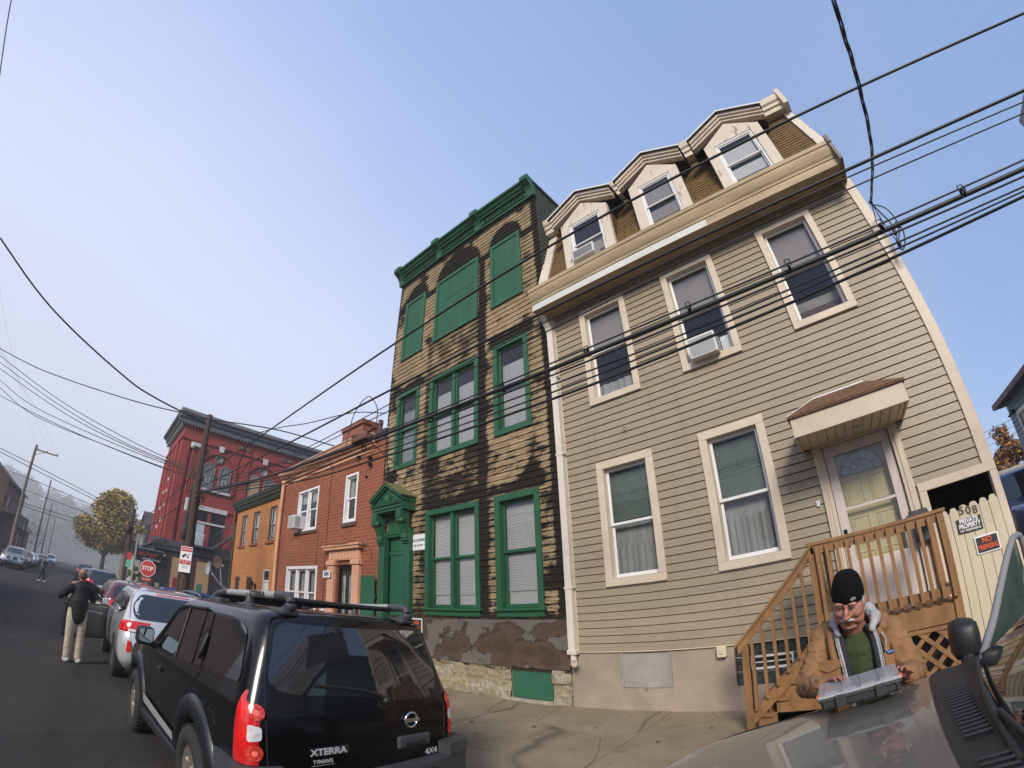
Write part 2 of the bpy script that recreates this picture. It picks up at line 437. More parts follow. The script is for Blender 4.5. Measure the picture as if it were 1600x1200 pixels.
def in_shade(m, frm, to, name='roller_shade', dy=0.0):
    def fn(cells, y):
        mb = MB()
        for (p0, p1, b0, zm, b1) in cells:
            h = b1-b0; mb.box(p0, p1, y+dy, y+dy+.004, b0+h*frm, b0+h*to)
        return name, m, mb
    return fn
def in_drape(m, frm, to, waves=6, name='curtain', dy=.04):
    def fn(cells, y):
        mb = MB()
        for (p0, p1, b0, zm, b1) in cells:
            h = b1-b0; drape(mb, p0, p1, b0+h*frm, b0+h*to, y+dy, .018, waves)
        return name, m, mb
    return fn

# ------------------------------------------------------------------ the tan vinyl house
TX0, TX1 = -4.42, 2.0
th = thing('vinyl_house', 'tan vinyl sided house with cream trim, three dormers and a brown shingled mansard roof', 'house', (-1.2, 0, 0))
holes = [(-3.57, -2.70, 5.16, 7.03), (-1.77, -.88, 5.16, 7.03), (.13, 1.02, 5.16, 7.03), (-3.59, -2.68, 2.04, 3.97), (-1.77, -.86, 2.04, 3.97), (-.17, .89, 1.0, 3.40), (1.04, 1.95, .9, 2.45)]
m = MB(); siding(m, -4.245, 1.88, .95, 7.32, holes); part(m, 'siding', tan_siding, th)
m = MB()                                   # side and back walls, solid behind the front skin
m.box(TX0, TX1, 8.6, 9.0, .02, 8.0); m.box(TX0, TX0+.1, .06, 8.6, .02, 8.0); m.box(TX1-.10, TX1-.004, .06, 8.6, 2.55, 8.0); m.box(TX1-.10, TX1-.004, 3.0, 8.6, .02, 2.55)
part(m, 'side_wall', tan_siding, th)
m = MB()                                   # foundation with openings for the coal panel, glass block window and alley gate
for (a, b, z0, z1) in ((-4.42, -3.52, 0, .95), (-3.52, -2.69, 0, .355), (-2.69, -1.76, 0, .95), (-1.76, -.75, 0, .335), (-.75, 1.02, 0, .95)):
    m.box(a, b, .03, .3, z0-.05, z1)
part(m, 'foundation', concrete_wall, th)
m = MB(); m.bev(-3.50, -2.71, .045, .08, .375, .94, .006); frame(m, -3.515, -2.695, .36, .95, .03, .02, .07); m.bev(-3.13, -3.09, .0, .04, .36, .42, .005); m.tube([(-3.11, .0, .375), (-3.11, -.012, .35), (-3.08, -.01, .34)], .008)
part(m, 'coal_hatch', mat('dull_grey_panel', (.30, .285, .26), .75, var=.12, vs=3, dirt=.3, dirtcol=(.2, .18, .16), bump=.25), th)
# glass blocks
gb = MB(); gj = MB()
for i in range(5):
    for k in range(3):
        if i in (1, 2, 3) and k == 1: continue
        gb.bev(-1.745+i*.198, -1.745+i*.198+.186, .05, .12, .345+k*.2, .345+k*.2+.188, .02)
gj.box(-1.755, -.76, .1, .115, .34, .95)
for k in (0, 1, 2, 3): gj.box(-1.755, -.76, .06, .1, .335+k*.2-.005, .335+k*.2+.007)
gw = part(gj, 'glass_block_window', mat('grey_mortar', (.3, .29, .26), .9), th)
part(gb, 'glass_block', mat('wavy_block_glass', (.045, .055, .055), .12, var=.5, vs=16, bump=1.0, bs=26, spec=.6), gw)
v = MB(); frame(v, -1.55, -.96, .55, .745, .03, .03, .1); v.box(-1.55, -.96, .08, .09, .55, .745); v.box(-1.52, -.99, .05, .08, .64, .655); part(v, 'vent_frame', vinyl, gw)
v = MB(); v.box(-1.52, -.99, .072, .078, .58, .715); part(v, 'vent_glass', mat('dark_glazing', (.02, .022, .025), .08), gw)
# corner boards, downspout, base strip
m = MB(); m.bev(1.86, 2.02, -.035, .02, 2.47, 7.34, .008); m.bev(1.93, 2.02, -.035, .12, .0, 2.47, .008); m.box(2.0, 2.02, .021, .16, 2.47, 7.34)
part(m, 'corner_board', cream, th)
m = MB(); m.box(-4.42, -4.245, .0, .055, .95, 7.32); m.box(-4.25, 1.02, -.006, .03, .925, .953); part(m, 'trim_strip', cream, th)
m = MB(); pts = [(-4.36, -.30, 7.36), (-4.35, -.26, 7.26), (-4.34, -.10, 7.02), (-4.335, -.065, 6.9), (-4.33, -.06, 1.1), (-4.325, -.06, .93)]
def rect_pipe(mb, pts, w, d):
    n = len(pts); vs = []; fs = []
    for (x, y, z) in pts: vs += [(x-w/2, y-d/2, z), (x+w/2, y-d/2, z), (x+w/2, y+d/2, z), (x-w/2, y+d/2, z)]
    for i in range(n-1):
        for k in range(4): fs.append((4*i+k, 4*i+(k+1) % 4, 4*i+4+(k+1) % 4, 4*i+4+k))
    mb.add(vs, fs+[(0, 1, 2, 3)])
rect_pipe(m, pts[::-1], .125, .085)
for z in (2.0, 4.35, 5.9): m.box(-4.41, -4.24, -.112, -.01, z, z+.035)
m.bev(-4.41, -4.24, -.125, -.005, .90, .98, .01)
D = part(m, 'downspout', mat('white_downspout', (.66, .60, .52), .45, var=.06, vs=3, dirt=.2, dirtcol=(.4, .33, .25)), th)
m = MB(); m.tube(catmull([(-4.325, -.06, .95), (-4.32, -.065, .84), (-4.29, -.11, .77), (-4.24, -.16, .765)], 5), .052, 12); m.lathe([(.052, 0), (.064, 0), (.064, .03), (.052, .03)], 'y', (-4.24, -.19, .765), 14)
part(m, 'drain_elbow', mat('pale_plastic_pipe', (.50, .44, .38), .5), D)
# windows
for i, (x0, x1) in enumerate(((-3.64, -2.63), (-1.84, -.81), (.06, 1.09))):
    ins = [in_shade(shade_grey, .50, 1.0)]
    if i == 0: ins += [in_drape(curtain_w, .0, .17, 5, 'curtain', .02)]
    if i == 2: ins += [in_shade(mat('brown_board', (.10, .05, .04), .7), .0, .14, 'interior_board', .1), in_shade(mat('pale_board', (.3, .28, .26), .8), .15, .24, 'interior_rail', .12)]
    sash_window(th, x0, x1, 5.09, 7.10, .115, cream, vinyl, inside=ins, mid=.52)
sash_window(th, -3.655, -2.62, 1.97, 4.03, .125, cream, vinyl, inside=[in_blind(blind_green, .53, 1.0, .026), in_drape(curtain_w, 0, .28, 7), in_shade(curtain_w, .28, .52, 'sheer_panel', .06)], mid=.48)
sash_window(th, -1.83, -.80, 1.97, 4.03, .125, cream, vinyl, inside=[in_blind(blind_green, .49, 1.0, .026), in_drape(curtain_w, 0, .33, 8), in_shade(curtain_w, .33, .48, 'sheer_panel', .06)], mid=.48)
# entrance: casing, storm door, panel door behind
m = MB(); m.bev(-.235, -.105, -.05, .05, 1.1, 3.30, .008); m.bev(.825, .955, -.05, .05, 1.1, 3.30, .008); m.bev(-.235, .955, -.052, .05, 3.30, 3.43, .008)
m.box(-.12, -.105, -.02, .2, 1.1, 3.3); m.box(.825, .84, -.02, .2, 1.1, 3.3); m.box(-.1, .82, -.02, .2, 3.29, 3.3)
m.box(-.155, -.14, -.062, -.05, 1.1, 3.4); m.box(-.2, -.185, -.058, -.05, 1.1, 3.4); m.box(.875, .89, -.062, -.05, 1.1, 3.4)
part(m, 'door_casing', cream, th)
m = MB(); frame(m, -.10, .82, 1.13, 3.285, .125, .0, .04, wb=.62, wt=.14); m.bev(.025, .695, .005, .035, 2.40, 2.44, .005); 
sd_ = part(m, 'storm_door', mat('storm_door_paint', (.60, .52, .48), .45, var=.05, vs=3, dirt=.2, dirtcol=(.4, .34, .3)), th)
m = MB(); m.quad((.025, .02, 1.75), (.695, .02, 1.75), (.695, .02, 3.145), (.025, .02, 3.145)); part(m, 'glass', G_UP, sd_)
m = MB(); m.tube([(-.045, -.0, 1.98), (-.045, -.045, 2.0), (-.045, -.05, 2.1), (-.045, .0, 2.13)], .014, 8); m.bev(-.07, -.02, -.008, .0, 1.93, 2.17, .004); part(m, 'handle', dark_metal, sd_)
m = MB(); m.box(-.06, .78, .13, .17, 1.13, 3.27)
for (a, b) in ((.06, .31), (.41, .66)):
    for (z0, z1) in ((2.42, 2.8), (1.95, 2.3), (1.3, 1.85)):
        frame(m, a, b, z0, z1, .02, .118, .132); m.bev(a+.035, b-.035, .12, .132, z0+.035, z1-.035, .01)
pd = part(m, 'panel_door', mat('cream_door', (.74, .65, .38), .5, var=.05, vs=2), th)
m = MB()
vs = [(.36+.30*cos(a), .121, 2.86+.30*sin(a)) for a in [pi*k/16 for k in range(17)]]
m.add(vs, [tuple(range(17))])
part(m, 'fan_light', mat('fan_light_glass', (.42, .46, .50), .15, var=.1, spec=.6), pd)
m = MB()
for r_ in (.29, .17, .09): m.tube([(.36+r_*cos(pi*k/16), .115, 2.86+r_*sin(pi*k/16)) for k in range(17)], .006, 6)
for k in (1, 2, 3, 4, 5): a = pi*k/6; m.tube([(.36+.09*cos(a), .115, 2.86+.09*sin(a)), (.36+.29*cos(a), .115, 2.86+.29*sin(a))], .005, 6)
m.tube([(.06, .115, 2.86), (.66, .115, 2.86)], .007, 6); part(m, 'caming', mat('lead_caming', (.3, .3, .3), .4, metal=.6), pd)
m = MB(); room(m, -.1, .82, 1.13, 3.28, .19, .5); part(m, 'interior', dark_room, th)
# canopy over the door
CX0, CX1, CY = -.37, 1.08, -.88
m = MB(); m.bev(CX0, CX1, CY, CY+.03, 3.31, 3.55, .006); m.bev(CX0, CX0+.03, CY+.03, 0, 3.31, 3.55, .006); m.bev(CX1-.03, CX1, CY+.03, 0, 3.31, 3.55, .006)
k = 0; x = CX0+.03
while x < CX1-.04:
    m.bev(x+.004, min(x+.12, CX1-.032)-.004, CY+.032, -.005, 3.325, 3.345, .006); x += .12
m.box(CX0+.03, CX1-.03, CY+.03, 0, 3.345, 3.36)
cn = part(m, 'door_canopy', cream, th)
shingle = brick_mat('brown_asphalt_shingle', (.20, .10, .045), (.145, .07, .035), (.05, .03, .02), .22, .085, .006, stain=.3)
m = MB(); zt, ze = 3.99, 3.575; A = (-.02, -.03, zt); B = (.73, -.03, zt); P = [(CX0-.03, CY-.03, ze), (CX1+.03, CY-.03, ze), (CX1+.03, -.02, ze), (CX0-.03, -.02, ze)]
for q in ((P[0], P[1], B, A), (P[1], P[2], B), (P[3], P[0], A), (P[3], A, B, P[2])): m.add(list(q), [tuple(range(len(q)))])
for p in P: pass
m.box(CX0-.03, CX1+.03, CY-.03, -.02, ze-.024, ze-.003)
part(m, 'canopy_roof', shingle, cn)
m = MB(); m.tube([A, B], .016, 6); m.tube([(A[0], A[1]-.01, A[2]), (P[0][0], P[0][1], ze+.01)], .007, 6); part(m, 'ridge_flashing', vinyl, cn)
m = MB(); m.lathe([(.0, 3.27), (.06, 3.275), (.075, 3.30), (.075, 3.325)], 'z', (.42, -.42, 0), 16); part(m, 'porch_light', mat('opal_glass', (.5, .47, .4), .25), cn)
# eaves: soffit, fascia, crown gutter
m = MB(); prof = [(.04, 7.30), (-.46, 7.30), (-.46, 7.285), (-.49, 7.285), (-.49, 7.44), (-.505, 7.45), (-.505, 7.49), (-.53, 7.53), (-.555, 7.60), (-.57, 7.66), (-.57, 7.70), (-.59, 7.72), (-.59, 7.80), (-.55, 7.80), (-.55, 7.77), (-.2, 7.98), (.04, 7.98)]
m.prism(prof, 'x', TX0-.02, 1.90)
ev = part(m, 'eave_gutter', mat('weathered_cream_gutter', (.40, .30, .175), .6, var=.2, vs=2.5, dirt=.7, dirtcol=(.17, .115, .06), stretch=(.5, 1, 3), bump=.2), th)
m = MB(); m.bev(1.902, 1.96, -.61, -.04, 7.27, 7.84, .01); m.bev(1.902, 1.97, -.63, -.55, 7.70, 7.88, .008); part(m, 'gutter_end', mat('dark_gutter_end', (.16, .12, .09), .6, var=.3), ev)
m = MB(); m.box(TX0, -.6, -.494, -.489, 7.288, 7.43); part(m, 'fascia_board', mat('pale_fascia', (.62, .62, .58), .5, var=.08, vs=2, dirt=.3, dirtcol=(.35, .3, .25)), ev)
# mansard
mans = brick_mat('ochre_mansard_shingle', (.19, .112, .028), (.135, .08, .02), (.035, .022, .008), .36, .105, .012, stain=.35)
m = MB(); y0, z0, y1, z1 = -.24, 7.94, .52, 10.12
N = 20
for i in range(N):                       # stepped shingle courses
    a, b = i/N, (i+1)/N
    ya, za, yb, zb = y0+(y1-y0)*a, z0+(z1-z0)*a, y0+(y1-y0)*b, z0+(z1-z0)*b
    m.quad((-4.2, ya-.012, za), (1.88, ya-.012, za), (1.88, yb-.001, zb), (-4.2, yb-.001, zb))
    m.quad((-4.2, yb-.001, zb), (1.88, yb-.001, zb), (1.88, yb-.012, zb), (-4.2, yb-.012, zb))
mr = part(m, 'mansard_roof', mans, th)
m = MB()
for (a, b) in ((1.87, 2.03), (-4.44, -4.19)):
    m = MB(); m.prism([(y0-.05, z0-.02), (y0+.25, z0-.02), (y1+.25, z1+.02), (y1-.05, z1+.02)], 'x', a, b)
    m.box(a, b, y0+.2, 8.9, z0-.3, z0+.2)
    part(m, 'rake_board', cream_worn, th)
m = MB(); m.prism([(.24, 8.0), (8.9, 8.0), (8.9, 10.1), (.7, 10.1)], 'x', TX0+.02, 1.98); part(m, 'attic_wall', mans, th)
m = MB(); cp = [(.58, 10.10), (.30, 10.10), (.30, 10.22), (.26, 10.25), (.26, 10.34), (.22, 10.38), (.20, 10.48), (.20, 10.54), (.25, 10.54), (9.0, 10.6), (9.0, 10.12)]
m.prism(cp, 'x', TX0, 2.02); m.box(1.96, 2.06, .16, .62, 10.06, 10.62); up = part(m, 'upper_cornice', cream, th)
# dormers
def dormer(x0, x1, ac=False):
    xm = (x0+x1)/2; fy = -.25; zb, zt = 8.0, 9.42
    d = MB(); pw = .205
    d.bev(x0, x0+pw, fy, fy+.12, zb, zt, .012); d.bev(x1-pw, x1, fy, fy+.12, zb, zt, .012)
    d.bev(x0+pw, x1-pw, fy+.015, fy+.12, 9.33, zt, .006); d.bev(x0-.02, x1+.02, fy-.06, fy+.1, zb-.05, zb+.05, .01)
    ap = zt+.60
    d.prism([(x0-.0, zt), (x1+.0, zt), (xm, zt+.44)], 'y', fy+.02, fy+.1)                                    # tympanum
    D_ = part(d, 'dormer', cream_worn, th)
    c = MB()                                                                                               # raking mouldings
    for (o, w_, yy) in ((.02, .07, fy-.02), (.085, .07, fy-.06), (.15, .075, fy-.10)):
        for sgn in (-1, 1):
            xe = xm+sgn*((x1-x0)/2+.20*(1 if o > 0 else .6)); sl = .40
            ze_ = zt+.46+o-abs(xe-xm)*sl*1.22+.0
            a = (xe, ze_); b = (xm, zt+.46+o)
            q = [a, b, (b[0], b[1]+w_), (a[0], a[1]+w_)]
            c.prism(q, 'y', yy, fy+.12)
    part(c, 'pediment_cornice', mat('faded_brown_cream', (.66, .55, .44), .6, var=.15, vs=3, dirt=.35, dirtcol=(.22, .15, .1)), D_)
    r = MB(); sl = .488
    for sgn in (-1, 1):
        xe = xm+sgn*((x1-x0)/2+.235); a = (xe, zt+.46+.228-abs(xe-xm)*sl); b = (xm, zt+.46+.228)
        r.prism([a, b, (b[0], b[1]+.035), (a[0], a[1]+.035)], 'y', fy-.15, .72)
    part(r, 'dormer_roof', mat('dark_dormer_roof', (.05, .04, .035), .6, var=.3), D_)
    e_ = MB()
    for sgn in (-1, 1):
        xe = xm+sgn*((x1-x0)/2+.24); a = (xe, zt+.46+.232-abs(xe-xm)*sl); b = (xm, zt+.46+.232)
        e_.prism([a, b, (b[0], b[1]+.038), (a[0], a[1]+.038)], 'y', fy-.165, fy-.1501)
    part(e_, 'drip_edge', vinyl, D_)
    for xx in (x0+.02, x1-.06): k_ = MB(); k_.prism([(fy+.121, zb), (fy+.5, zb), (.55, zt+.25), (fy+.121, zt+.25)], 'x', xx, xx+.04); part(k_, 'dormer_cheek', mans, D_)
    a0, a1, b0, b1 = x0+pw, x1-pw, zb+.05, 9.33
    s = MB(); g = MB(); zm = b0+(b1-b0)*.5
    frame(s, a0, a1, b0, b1, .045, fy+.03, fy+.09); frame(s, a0+.046, a1-.046, zm-.02, b1-.046, .03, fy+.05, fy+.075); frame(s, a0+.046, a1-.046, b0+.046, zm+.02, .03, fy+.077, fy+.1)
    part(s, 'window_sash', vinyl, D_)
    g.quad((a0+.07, fy+.062, zm), (a1-.07, fy+.062, zm), (a1-.07, fy+.062, b1-.07), (a0+.07, fy+.062, b1-.07)); g.quad((a0+.07, fy+.09, b0+.07), (a1-.07, fy+.09, b0+.07), (a1-.07, fy+.09, zm), (a0+.07, fy+.09, zm))
    part(g, 'glass', G_UP, D_)
    i_ = MB(); room(i_, a0+.04, a1-.04, b0+.04, b1-.04, fy+.13, fy+.55); part(i_, 'interior', dark_room, D_)
    return D_, (a0, a1, b0, b1, zm, fy)
for i, (x0, x1) in enumerate(((-3.65, -2.44), (-1.87, -.72), (-.06, 1.17))):
    D_, (a0, a1, b0, b1, zm, fy) = dormer(x0, x1)
    b_ = MB()
    if i == 0: slats(b_, a0+.06, a1-.06, zm+.12, b1-.06, fy+.13, .05); b_.box(a0+.06, a1-.06, fy+.14, fy+.145, b0+.3, zm)
    else: b_.box(a0+.05, a1-.05, fy+.12, fy+.124, zm+(-.0 if i == 2 else .02), b1-.2 if i == 2 else b1-.05); b_.box(a0+.05, a1-.05, fy+.13, fy+.134, b0+.05, zm-.1)
    part(b_, 'blind', blind_white if i == 2 else shade_grey, D_)
# small fittings on the front wall
m = MB(); m.bev(-.345, -.295, -.035, -.01, 2.545, 2.625, .006); m.bev(-.332, -.308, -.042, -.034, 2.572, 2.598, .004); part(m, 'doorbell', vinyl, th)
m = MB(); m.tube([(-3.02, -.0, 4.5), (-3.02, -.06, 4.5), (-3.02, -.075, 4.47), (-3.02, -.055, 4.45)], .006, 6); m.lathe([(.0, 0), (.018, .004), (.018, .035), (.0, .04)], 'z', (-3.02, -.07, 4.49), 10); part(m, 'insulator_hook', grey_metal, th)
# ------------------------------------------------------------------ the burnt clapboard house with green trim
GX0, GX1 = -10.0, -4.42
gh = thing('clapboard_house', 'tall narrow house of scorched yellow clapboards with dark green boarded windows and cornice', 'house', (-7.2, 0, 0))
def sstep(a, b, x):
    t_ = max(0., min(1., (x-a)/(b-a))); return t_*t_*(3-2*t_)
W3 = [(-9.57, -8.62), (-8.13, -6.45), (-6.0, -5.0)]
def char(x, z):
    """where the old brackets, hoods and pilasters stood the boards are black; soot creeps out of them"""
    n = noise.fractal(Vector((x*2.1, z*2.1, 3.1)), 1.0, 2.1, 5)*.5
    n2 = noise.fractal(Vector((x*9, z*12, 1.7)), 1.0, 2.1, 3)*.5
    s = 0.0
    e = n*.07
    def rect(x0, x1, z0, z1, k=1.0, soft=.035):
        return k*sstep(-soft, soft, min(x-x0, x1-x, z-z0, z1-z)+e)
    s = max(s, rect(-4.62, -4.3, .6, 12), rect(-10.1, -9.93, 0, 12, .9))
    s = max(s, rect(-10.1, -4.3, 11.27, 11.6))
    for (a, b), top, rx in zip(W3, (11.02, 11.24, 11.06), (.50, .86, .52)):
        cx = (a+b)/2; zb = 10.44
        if z > zb-.1:
            dd = ((x-cx)/(rx+.02))**2+((z-zb)/(top-zb))**2
            s = max(s, sstep(1.18, .92, dd+e))
    s = max(s, rect(-10.1, -4.3, 10.16, 10.42, .92 if not any(a-.02 < x < b+.02 for a, b in W3) else .92))
    s = max(s, rect(-6.44, -6.18, .6, 9.4, .97), rect(-8.36, -8.12, .6, 8.6, .55+n*.5), rect(-6.44, -6.2, 9.4, 10.4, .8))
    s = max(s, rect(-8.2, -6.3, 7.3, 8.45, .40+n*.8), rect(-8.2, -6.3, 3.8, 5.2, .62+n*.7))
    # pale bulb shapes left by the old bracket hoods
    if 3.8 < z < 5.2 and -8.2 < x < -6.3:
        for cx in (-7.62, -6.98):
            pass
        p = sstep(.55, .35, abs((x+7.28)/1.0))*sstep(4.35, 4.65, z)
        s = min(s, 1-.95*p*(.75+n))
        p2 = sstep(.32, .2, hypot((x+7.95)/1.0, (z-4.9)))
        s = max(s, p2*.9)
    for (x0, x1, zt) in ((-9.6, -8.5, 7.34), (-6.0, -4.9, 7.34), (-6.1, -4.85, 3.95), (-8.2, -6.4, 3.95)):
        s = max(s, rect(x0-.12, x1+.14, zt-.05, zt+.22+n*.35, .95, .12))
    for (x0, x1, z0, z1) in ((-5.02, -4.86, 5.2, 7.3), (-5.0, -4.7, 8.0, 10.4), (-4.9, -4.72, 1.5, 3.9), (-8.6, -8.5, 5.2, 7.2), (-6.16, -6.0, 1.5, 3.9), (-8.44, -8.3, 1.5, 4), (-5.0, -4.7, 5.1, 5.8)):
        s = max(s, rect(x0, x1, z0, z1, .35+n*.9, .09))
    s = max(s, rect(-10.1, -4.3, 1.4, 1.62, .7, .08))
    low = sstep(7.0, 2.0, z)
    s = max(s, sstep(.02, .42, n+.03+low*.13)*.80)
    s += n2*.16*(.4+low)
    return max(0., min(1., s))
def stained_siding(mb, x0, x1, z0, z1, holes, ex, lap, cell=.07):
    cols = []
    zs = z0
    nx = int((x1-x0)/cell)
    while zs < z1-1e-4:
        ze = min(zs+ex, z1); prs = [(zs, -lap), (zs+(ze-zs)*.5, -lap*.5), (ze-.001, -.001)]
        cuts = sorted({zs, ze-.001, (zs+ze)/2, *[h[k] for h in holes for k in (2, 3) if zs < h[k] < ze-.001]})
        xs = sorted({*[x0+(x1-x0)*i/nx for i in range(nx+1)], *[h[k] for h in holes for k in (0, 1)]})
        def yy(z): return -lap*(1-(z-zs)/(ze-zs))
        for a, b in zip(cuts, cuts[1:]):
            for p, q in zip(xs, xs[1:]):
                mx, mz = (p+q)/2, (a+b)/2
                if any(h[0] < mx < h[1] and h[2] < mz < h[3] for h in holes): continue
                mb.quad((p, yy(a), a), (q, yy(a), a), (q, yy(b), b), (p, yy(b), b))
        for p, q in zip(xs, xs[1:]):
            mx = (p+q)/2
            if any(h[0] < mx < h[1] and h[2] < ze < h[3] for h in holes): continue
            mb.quad((p, -.001, ze-.001), (q, -.001, ze-.001), (q, -lap, ze), (p, -lap, ze))
        zs += ex
def stain_attr(o, fn):
    me = o.data; at = me.attributes.new('stain', 'FLOAT', 'POINT'); b = o.parent['_base'] if o.parent and '_base' in o.parent else Vector()
    at.data.foreach_set('value', [fn(v.co.x+b[0], v.co.z+b[2]) for v in me.vertices])
m_, t, b = new_mat('scorched_clapboard')
at = t.a('ShaderNodeAttribute'); at.attribute_name = 'stain'
tc = t.a('ShaderNodeTexCoord'); ov = tc.outputs['Object']
mp = t.a('ShaderNodeMapping'); mp.inputs['Scale'].default_value = (1.6, 1, 7.0); t.k(ov, mp.inputs[0])
n1 = t.noise(mp.outputs[0], 2.2, 6, .65); n2 = t.noise(ov, 34, 3); n3 = t.noise(ov, 1.2, 4)
wood_c = t.ramp(n1, [(.28, (.19, .130, .078)), (.45, (.32, .232, .135)), (.6, (.43, .325, .19)), (.8, (.30, .235, .17))])
wood_c = t.mix(t.ramp(n3, [(.40, 0.0), (.70, .6)]), wood_c, (.20, .145, .095))
vv, _ = plane_vec(t, 'x'); br = t.a('ShaderNodeTexBrick'); t.k(vv, br.inputs['Vector']); br.inputs['Scale'].default_value = 1
br.inputs['Brick Width'].default_value = .41; br.inputs['Row Height'].default_value = .13; br.inputs['Mortar Size'].default_value = .004; br.inputs['Mortar Smooth'].default_value = .2
br.inputs['Color1'].default_value = (1, 1, 1, 1); br.inputs['Color2'].default_value = (.72, .70, .66, 1); br.inputs['Mortar'].default_value = (.22, .2, .18, 1)
wood_c = t.mix(.8, wood_c, br.outputs[0], 'MULTIPLY')
sm = t.math('ADD', at.outputs['Fac'], t.math('MULTIPLY', t.math('SUBTRACT', n2, .5), .55))
sm = t.math('ADD', sm, t.math('MULTIPLY', t.math('SUBTRACT', n1, .5), .5))
spz = t.a('ShaderNodeSeparateXYZ'); t.k(ov, spz.inputs[0])
fr = t.math('FRACT', t.math('DIVIDE', t.math('SUBTRACT', spz.outputs['Z'], 1.50), .13))
edge = t.ramp(t.math('ABSOLUTE', t.math('SUBTRACT', fr, .5)), [(.30, 0.0), (.50, 1.0)])
lowz = t.ramp(t.math('DIVIDE', spz.outputs['Z'], 12.0), [(.30, 1.0), (.75, .45)])
nn = t.noise(mp.outputs[0], 5.0, 5, .7)
sm = t.math('ADD', sm, t.math('MULTIPLY', t.math('MULTIPLY', edge, lowz), t.math('MULTIPLY', nn, .95)))
blot = t.ramp(t.noise(mp.outputs[0], 1.15, 6, .72), [(.50, 0.0), (.68, .75)])
sm = t.math('ADD', sm, t.math('MULTIPLY', blot, lowz))
sm = t.ramp(sm, [(.34, 0.0), (.72, .97)])
t.k(t.mix(sm, wood_c, (.009, .0075, .0065)), b.inputs['Base Color']); b.inputs['Roughness'].default_value = .9; b.inputs['Specular IOR Level'].default_value = .2
bn = t.a('ShaderNodeBump'); bn.inputs['Strength'].default_value = .6; bn.inputs['Distance'].default_value = .008; t.k(t.noise(ov, 26, 5), bn.inputs['Height']); t.k(bn.outputs[0], b.inputs['Normal'])
scorched = m_
gholes = [(-9.48, -8.64, 5.2, 7.25), (-8.07, -6.48, 5.2, 7.25), (-5.88, -5.02, 5.2, 7.25), (-8.07, -6.48, 1.6, 3.86), (-5.94, -4.93, 1.6, 3.86), (-9.66, -8.93, .1, 3.9)]
m = MB(); stained_siding(m, GX0, GX1, 1.50, 11.47, gholes, .13, .019)
o = part(m, 'siding', scorched, gh); stain_attr(o, char)
# tar paper skirt hung below the windows, curling at the bottom edge
m = MB(); nx = 60; vs = []; fs = []
for i in range(nx+1):
    x = -9.6+(5.18)*i/nx
    for k, z in enumerate((1.52, 1.2, .9, .70, .62+.02*noise.noise(Vector((x*3, 0, 0))))):
        vs.append((x, -.014-.006*noise.noise(Vector((x*2.3, z*3, 5)))-(.02 if k == 4 else 0)*(1+noise.noise(Vector((x*1.5, 2, 0)))), z))
for i in range(nx):
    for k in range(4):
        if -9.66 < -9.6+5.18*(i+.5)/nx < -8.93: continue
        fs.append((5*i+k, 5*i+5+k, 5*i+6+k, 5*i+1+k)[::-1])
m.add(vs, fs, 0, True)
m_, t, b = new_mat('weathered_tar_paper'); tc = t.a('ShaderNodeTexCoord'); ov = tc.outputs['Object']
mp = t.a('ShaderNodeMapping'); mp.inputs['Scale'].default_value = (.75, 1, 1.1); t.k(ov, mp.inputs[0]); mp2 = t.a('ShaderNodeMapping'); mp2.inputs['Scale'].default_value = (7, 1, .8); t.k(ov, mp2.inputs[0])
c = t.ramp(t.noise(mp.outputs[0], 1.5, 6, .6), [(.38, (.055, .032, .018)), (.49, (.085, .052, .033)), (.54, (.125, .105, .092))])
edge = t.math('ABSOLUTE', t.math('SUBTRACT', t.noise(mp.outputs[0], 1.5, 9, .55), .5))
c = t.mix(t.ramp(edge, [(.0, .95), (.018, 0.0)]), c, (.010, .008, .007))
c = t.mix(t.ramp(t.noise(mp2.outputs[0], 2.4, 4), [(.58, 0.0), (.75, .75)]), c, (.02, .016, .013))
t.k(c, b.inputs['Base Color']); b.inputs['Roughness'].default_value = .6
bn = t.a('ShaderNodeBump'); bn.inputs['Strength'].default_value = .5; bn.inputs['Distance'].default_value = .02; t.k(t.noise(mp.outputs[0], 3, 6), bn.inputs['Height']); t.k(bn.outputs[0], b.inputs['Normal'])
part(m, 'tar_paper_skirt', m_, gh)
m = MB(); m.box(GX0, GX1, .0, .06, .56, 1.50); part(m, 'skirt_backing', mat('dark_boards', (.03, .022, .018), .9), gh)
# stone footing: rough rubble face
m = MB(); nx, nz = 150, 18; vs = []; fs = []
for i in range(nx+1):
    x = -9.98+(GX1+9.98)*i/nx
    for k in range(nz+1):
        z = -.06+.67*k/nz; q = Vector((x*2.3, z*5.5, 7.7)); c_ = noise.cell(Vector((x*2.2+.3*noise.noise(q), z*5.2+.25*noise.noise(q+Vector((5, 5, 5))), 1)))
        vs.append((x, -.012-.028*c_-.02*noise.fractal(Vector((x*9, z*11, 2)), 1, 2, 4), z))
for i in range(nx):
    for k in range(nz):
        xm_, zm_ = -9.98+(GX1+9.98)*(i+.5)/nx, -.06+.67*(k+.5)/nz
        if -5.73 < xm_ < -4.80 and zm_ > .03: continue
        a = i*(nz+1)+k; fs.append((a, a+nz+1, a+nz+2, a+1))
m.add(vs, fs, 0, False); m.box(GX0, GX1, .05, .2, -.05, .58)
m_, t, b = new_mat('rubble_limestone'); vv, ov = plane_vec(t, 'x'); mpx = t.a('ShaderNodeMapping'); mpx.inputs['Scale'].default_value = (2.2, 5.2, 1); t.k(vv, mpx.inputs[0])
wv = t.mix(.16, mpx.outputs[0], t.a('ShaderNodeTexNoise', i_Scale=5.0).outputs['Color'], 'ADD')
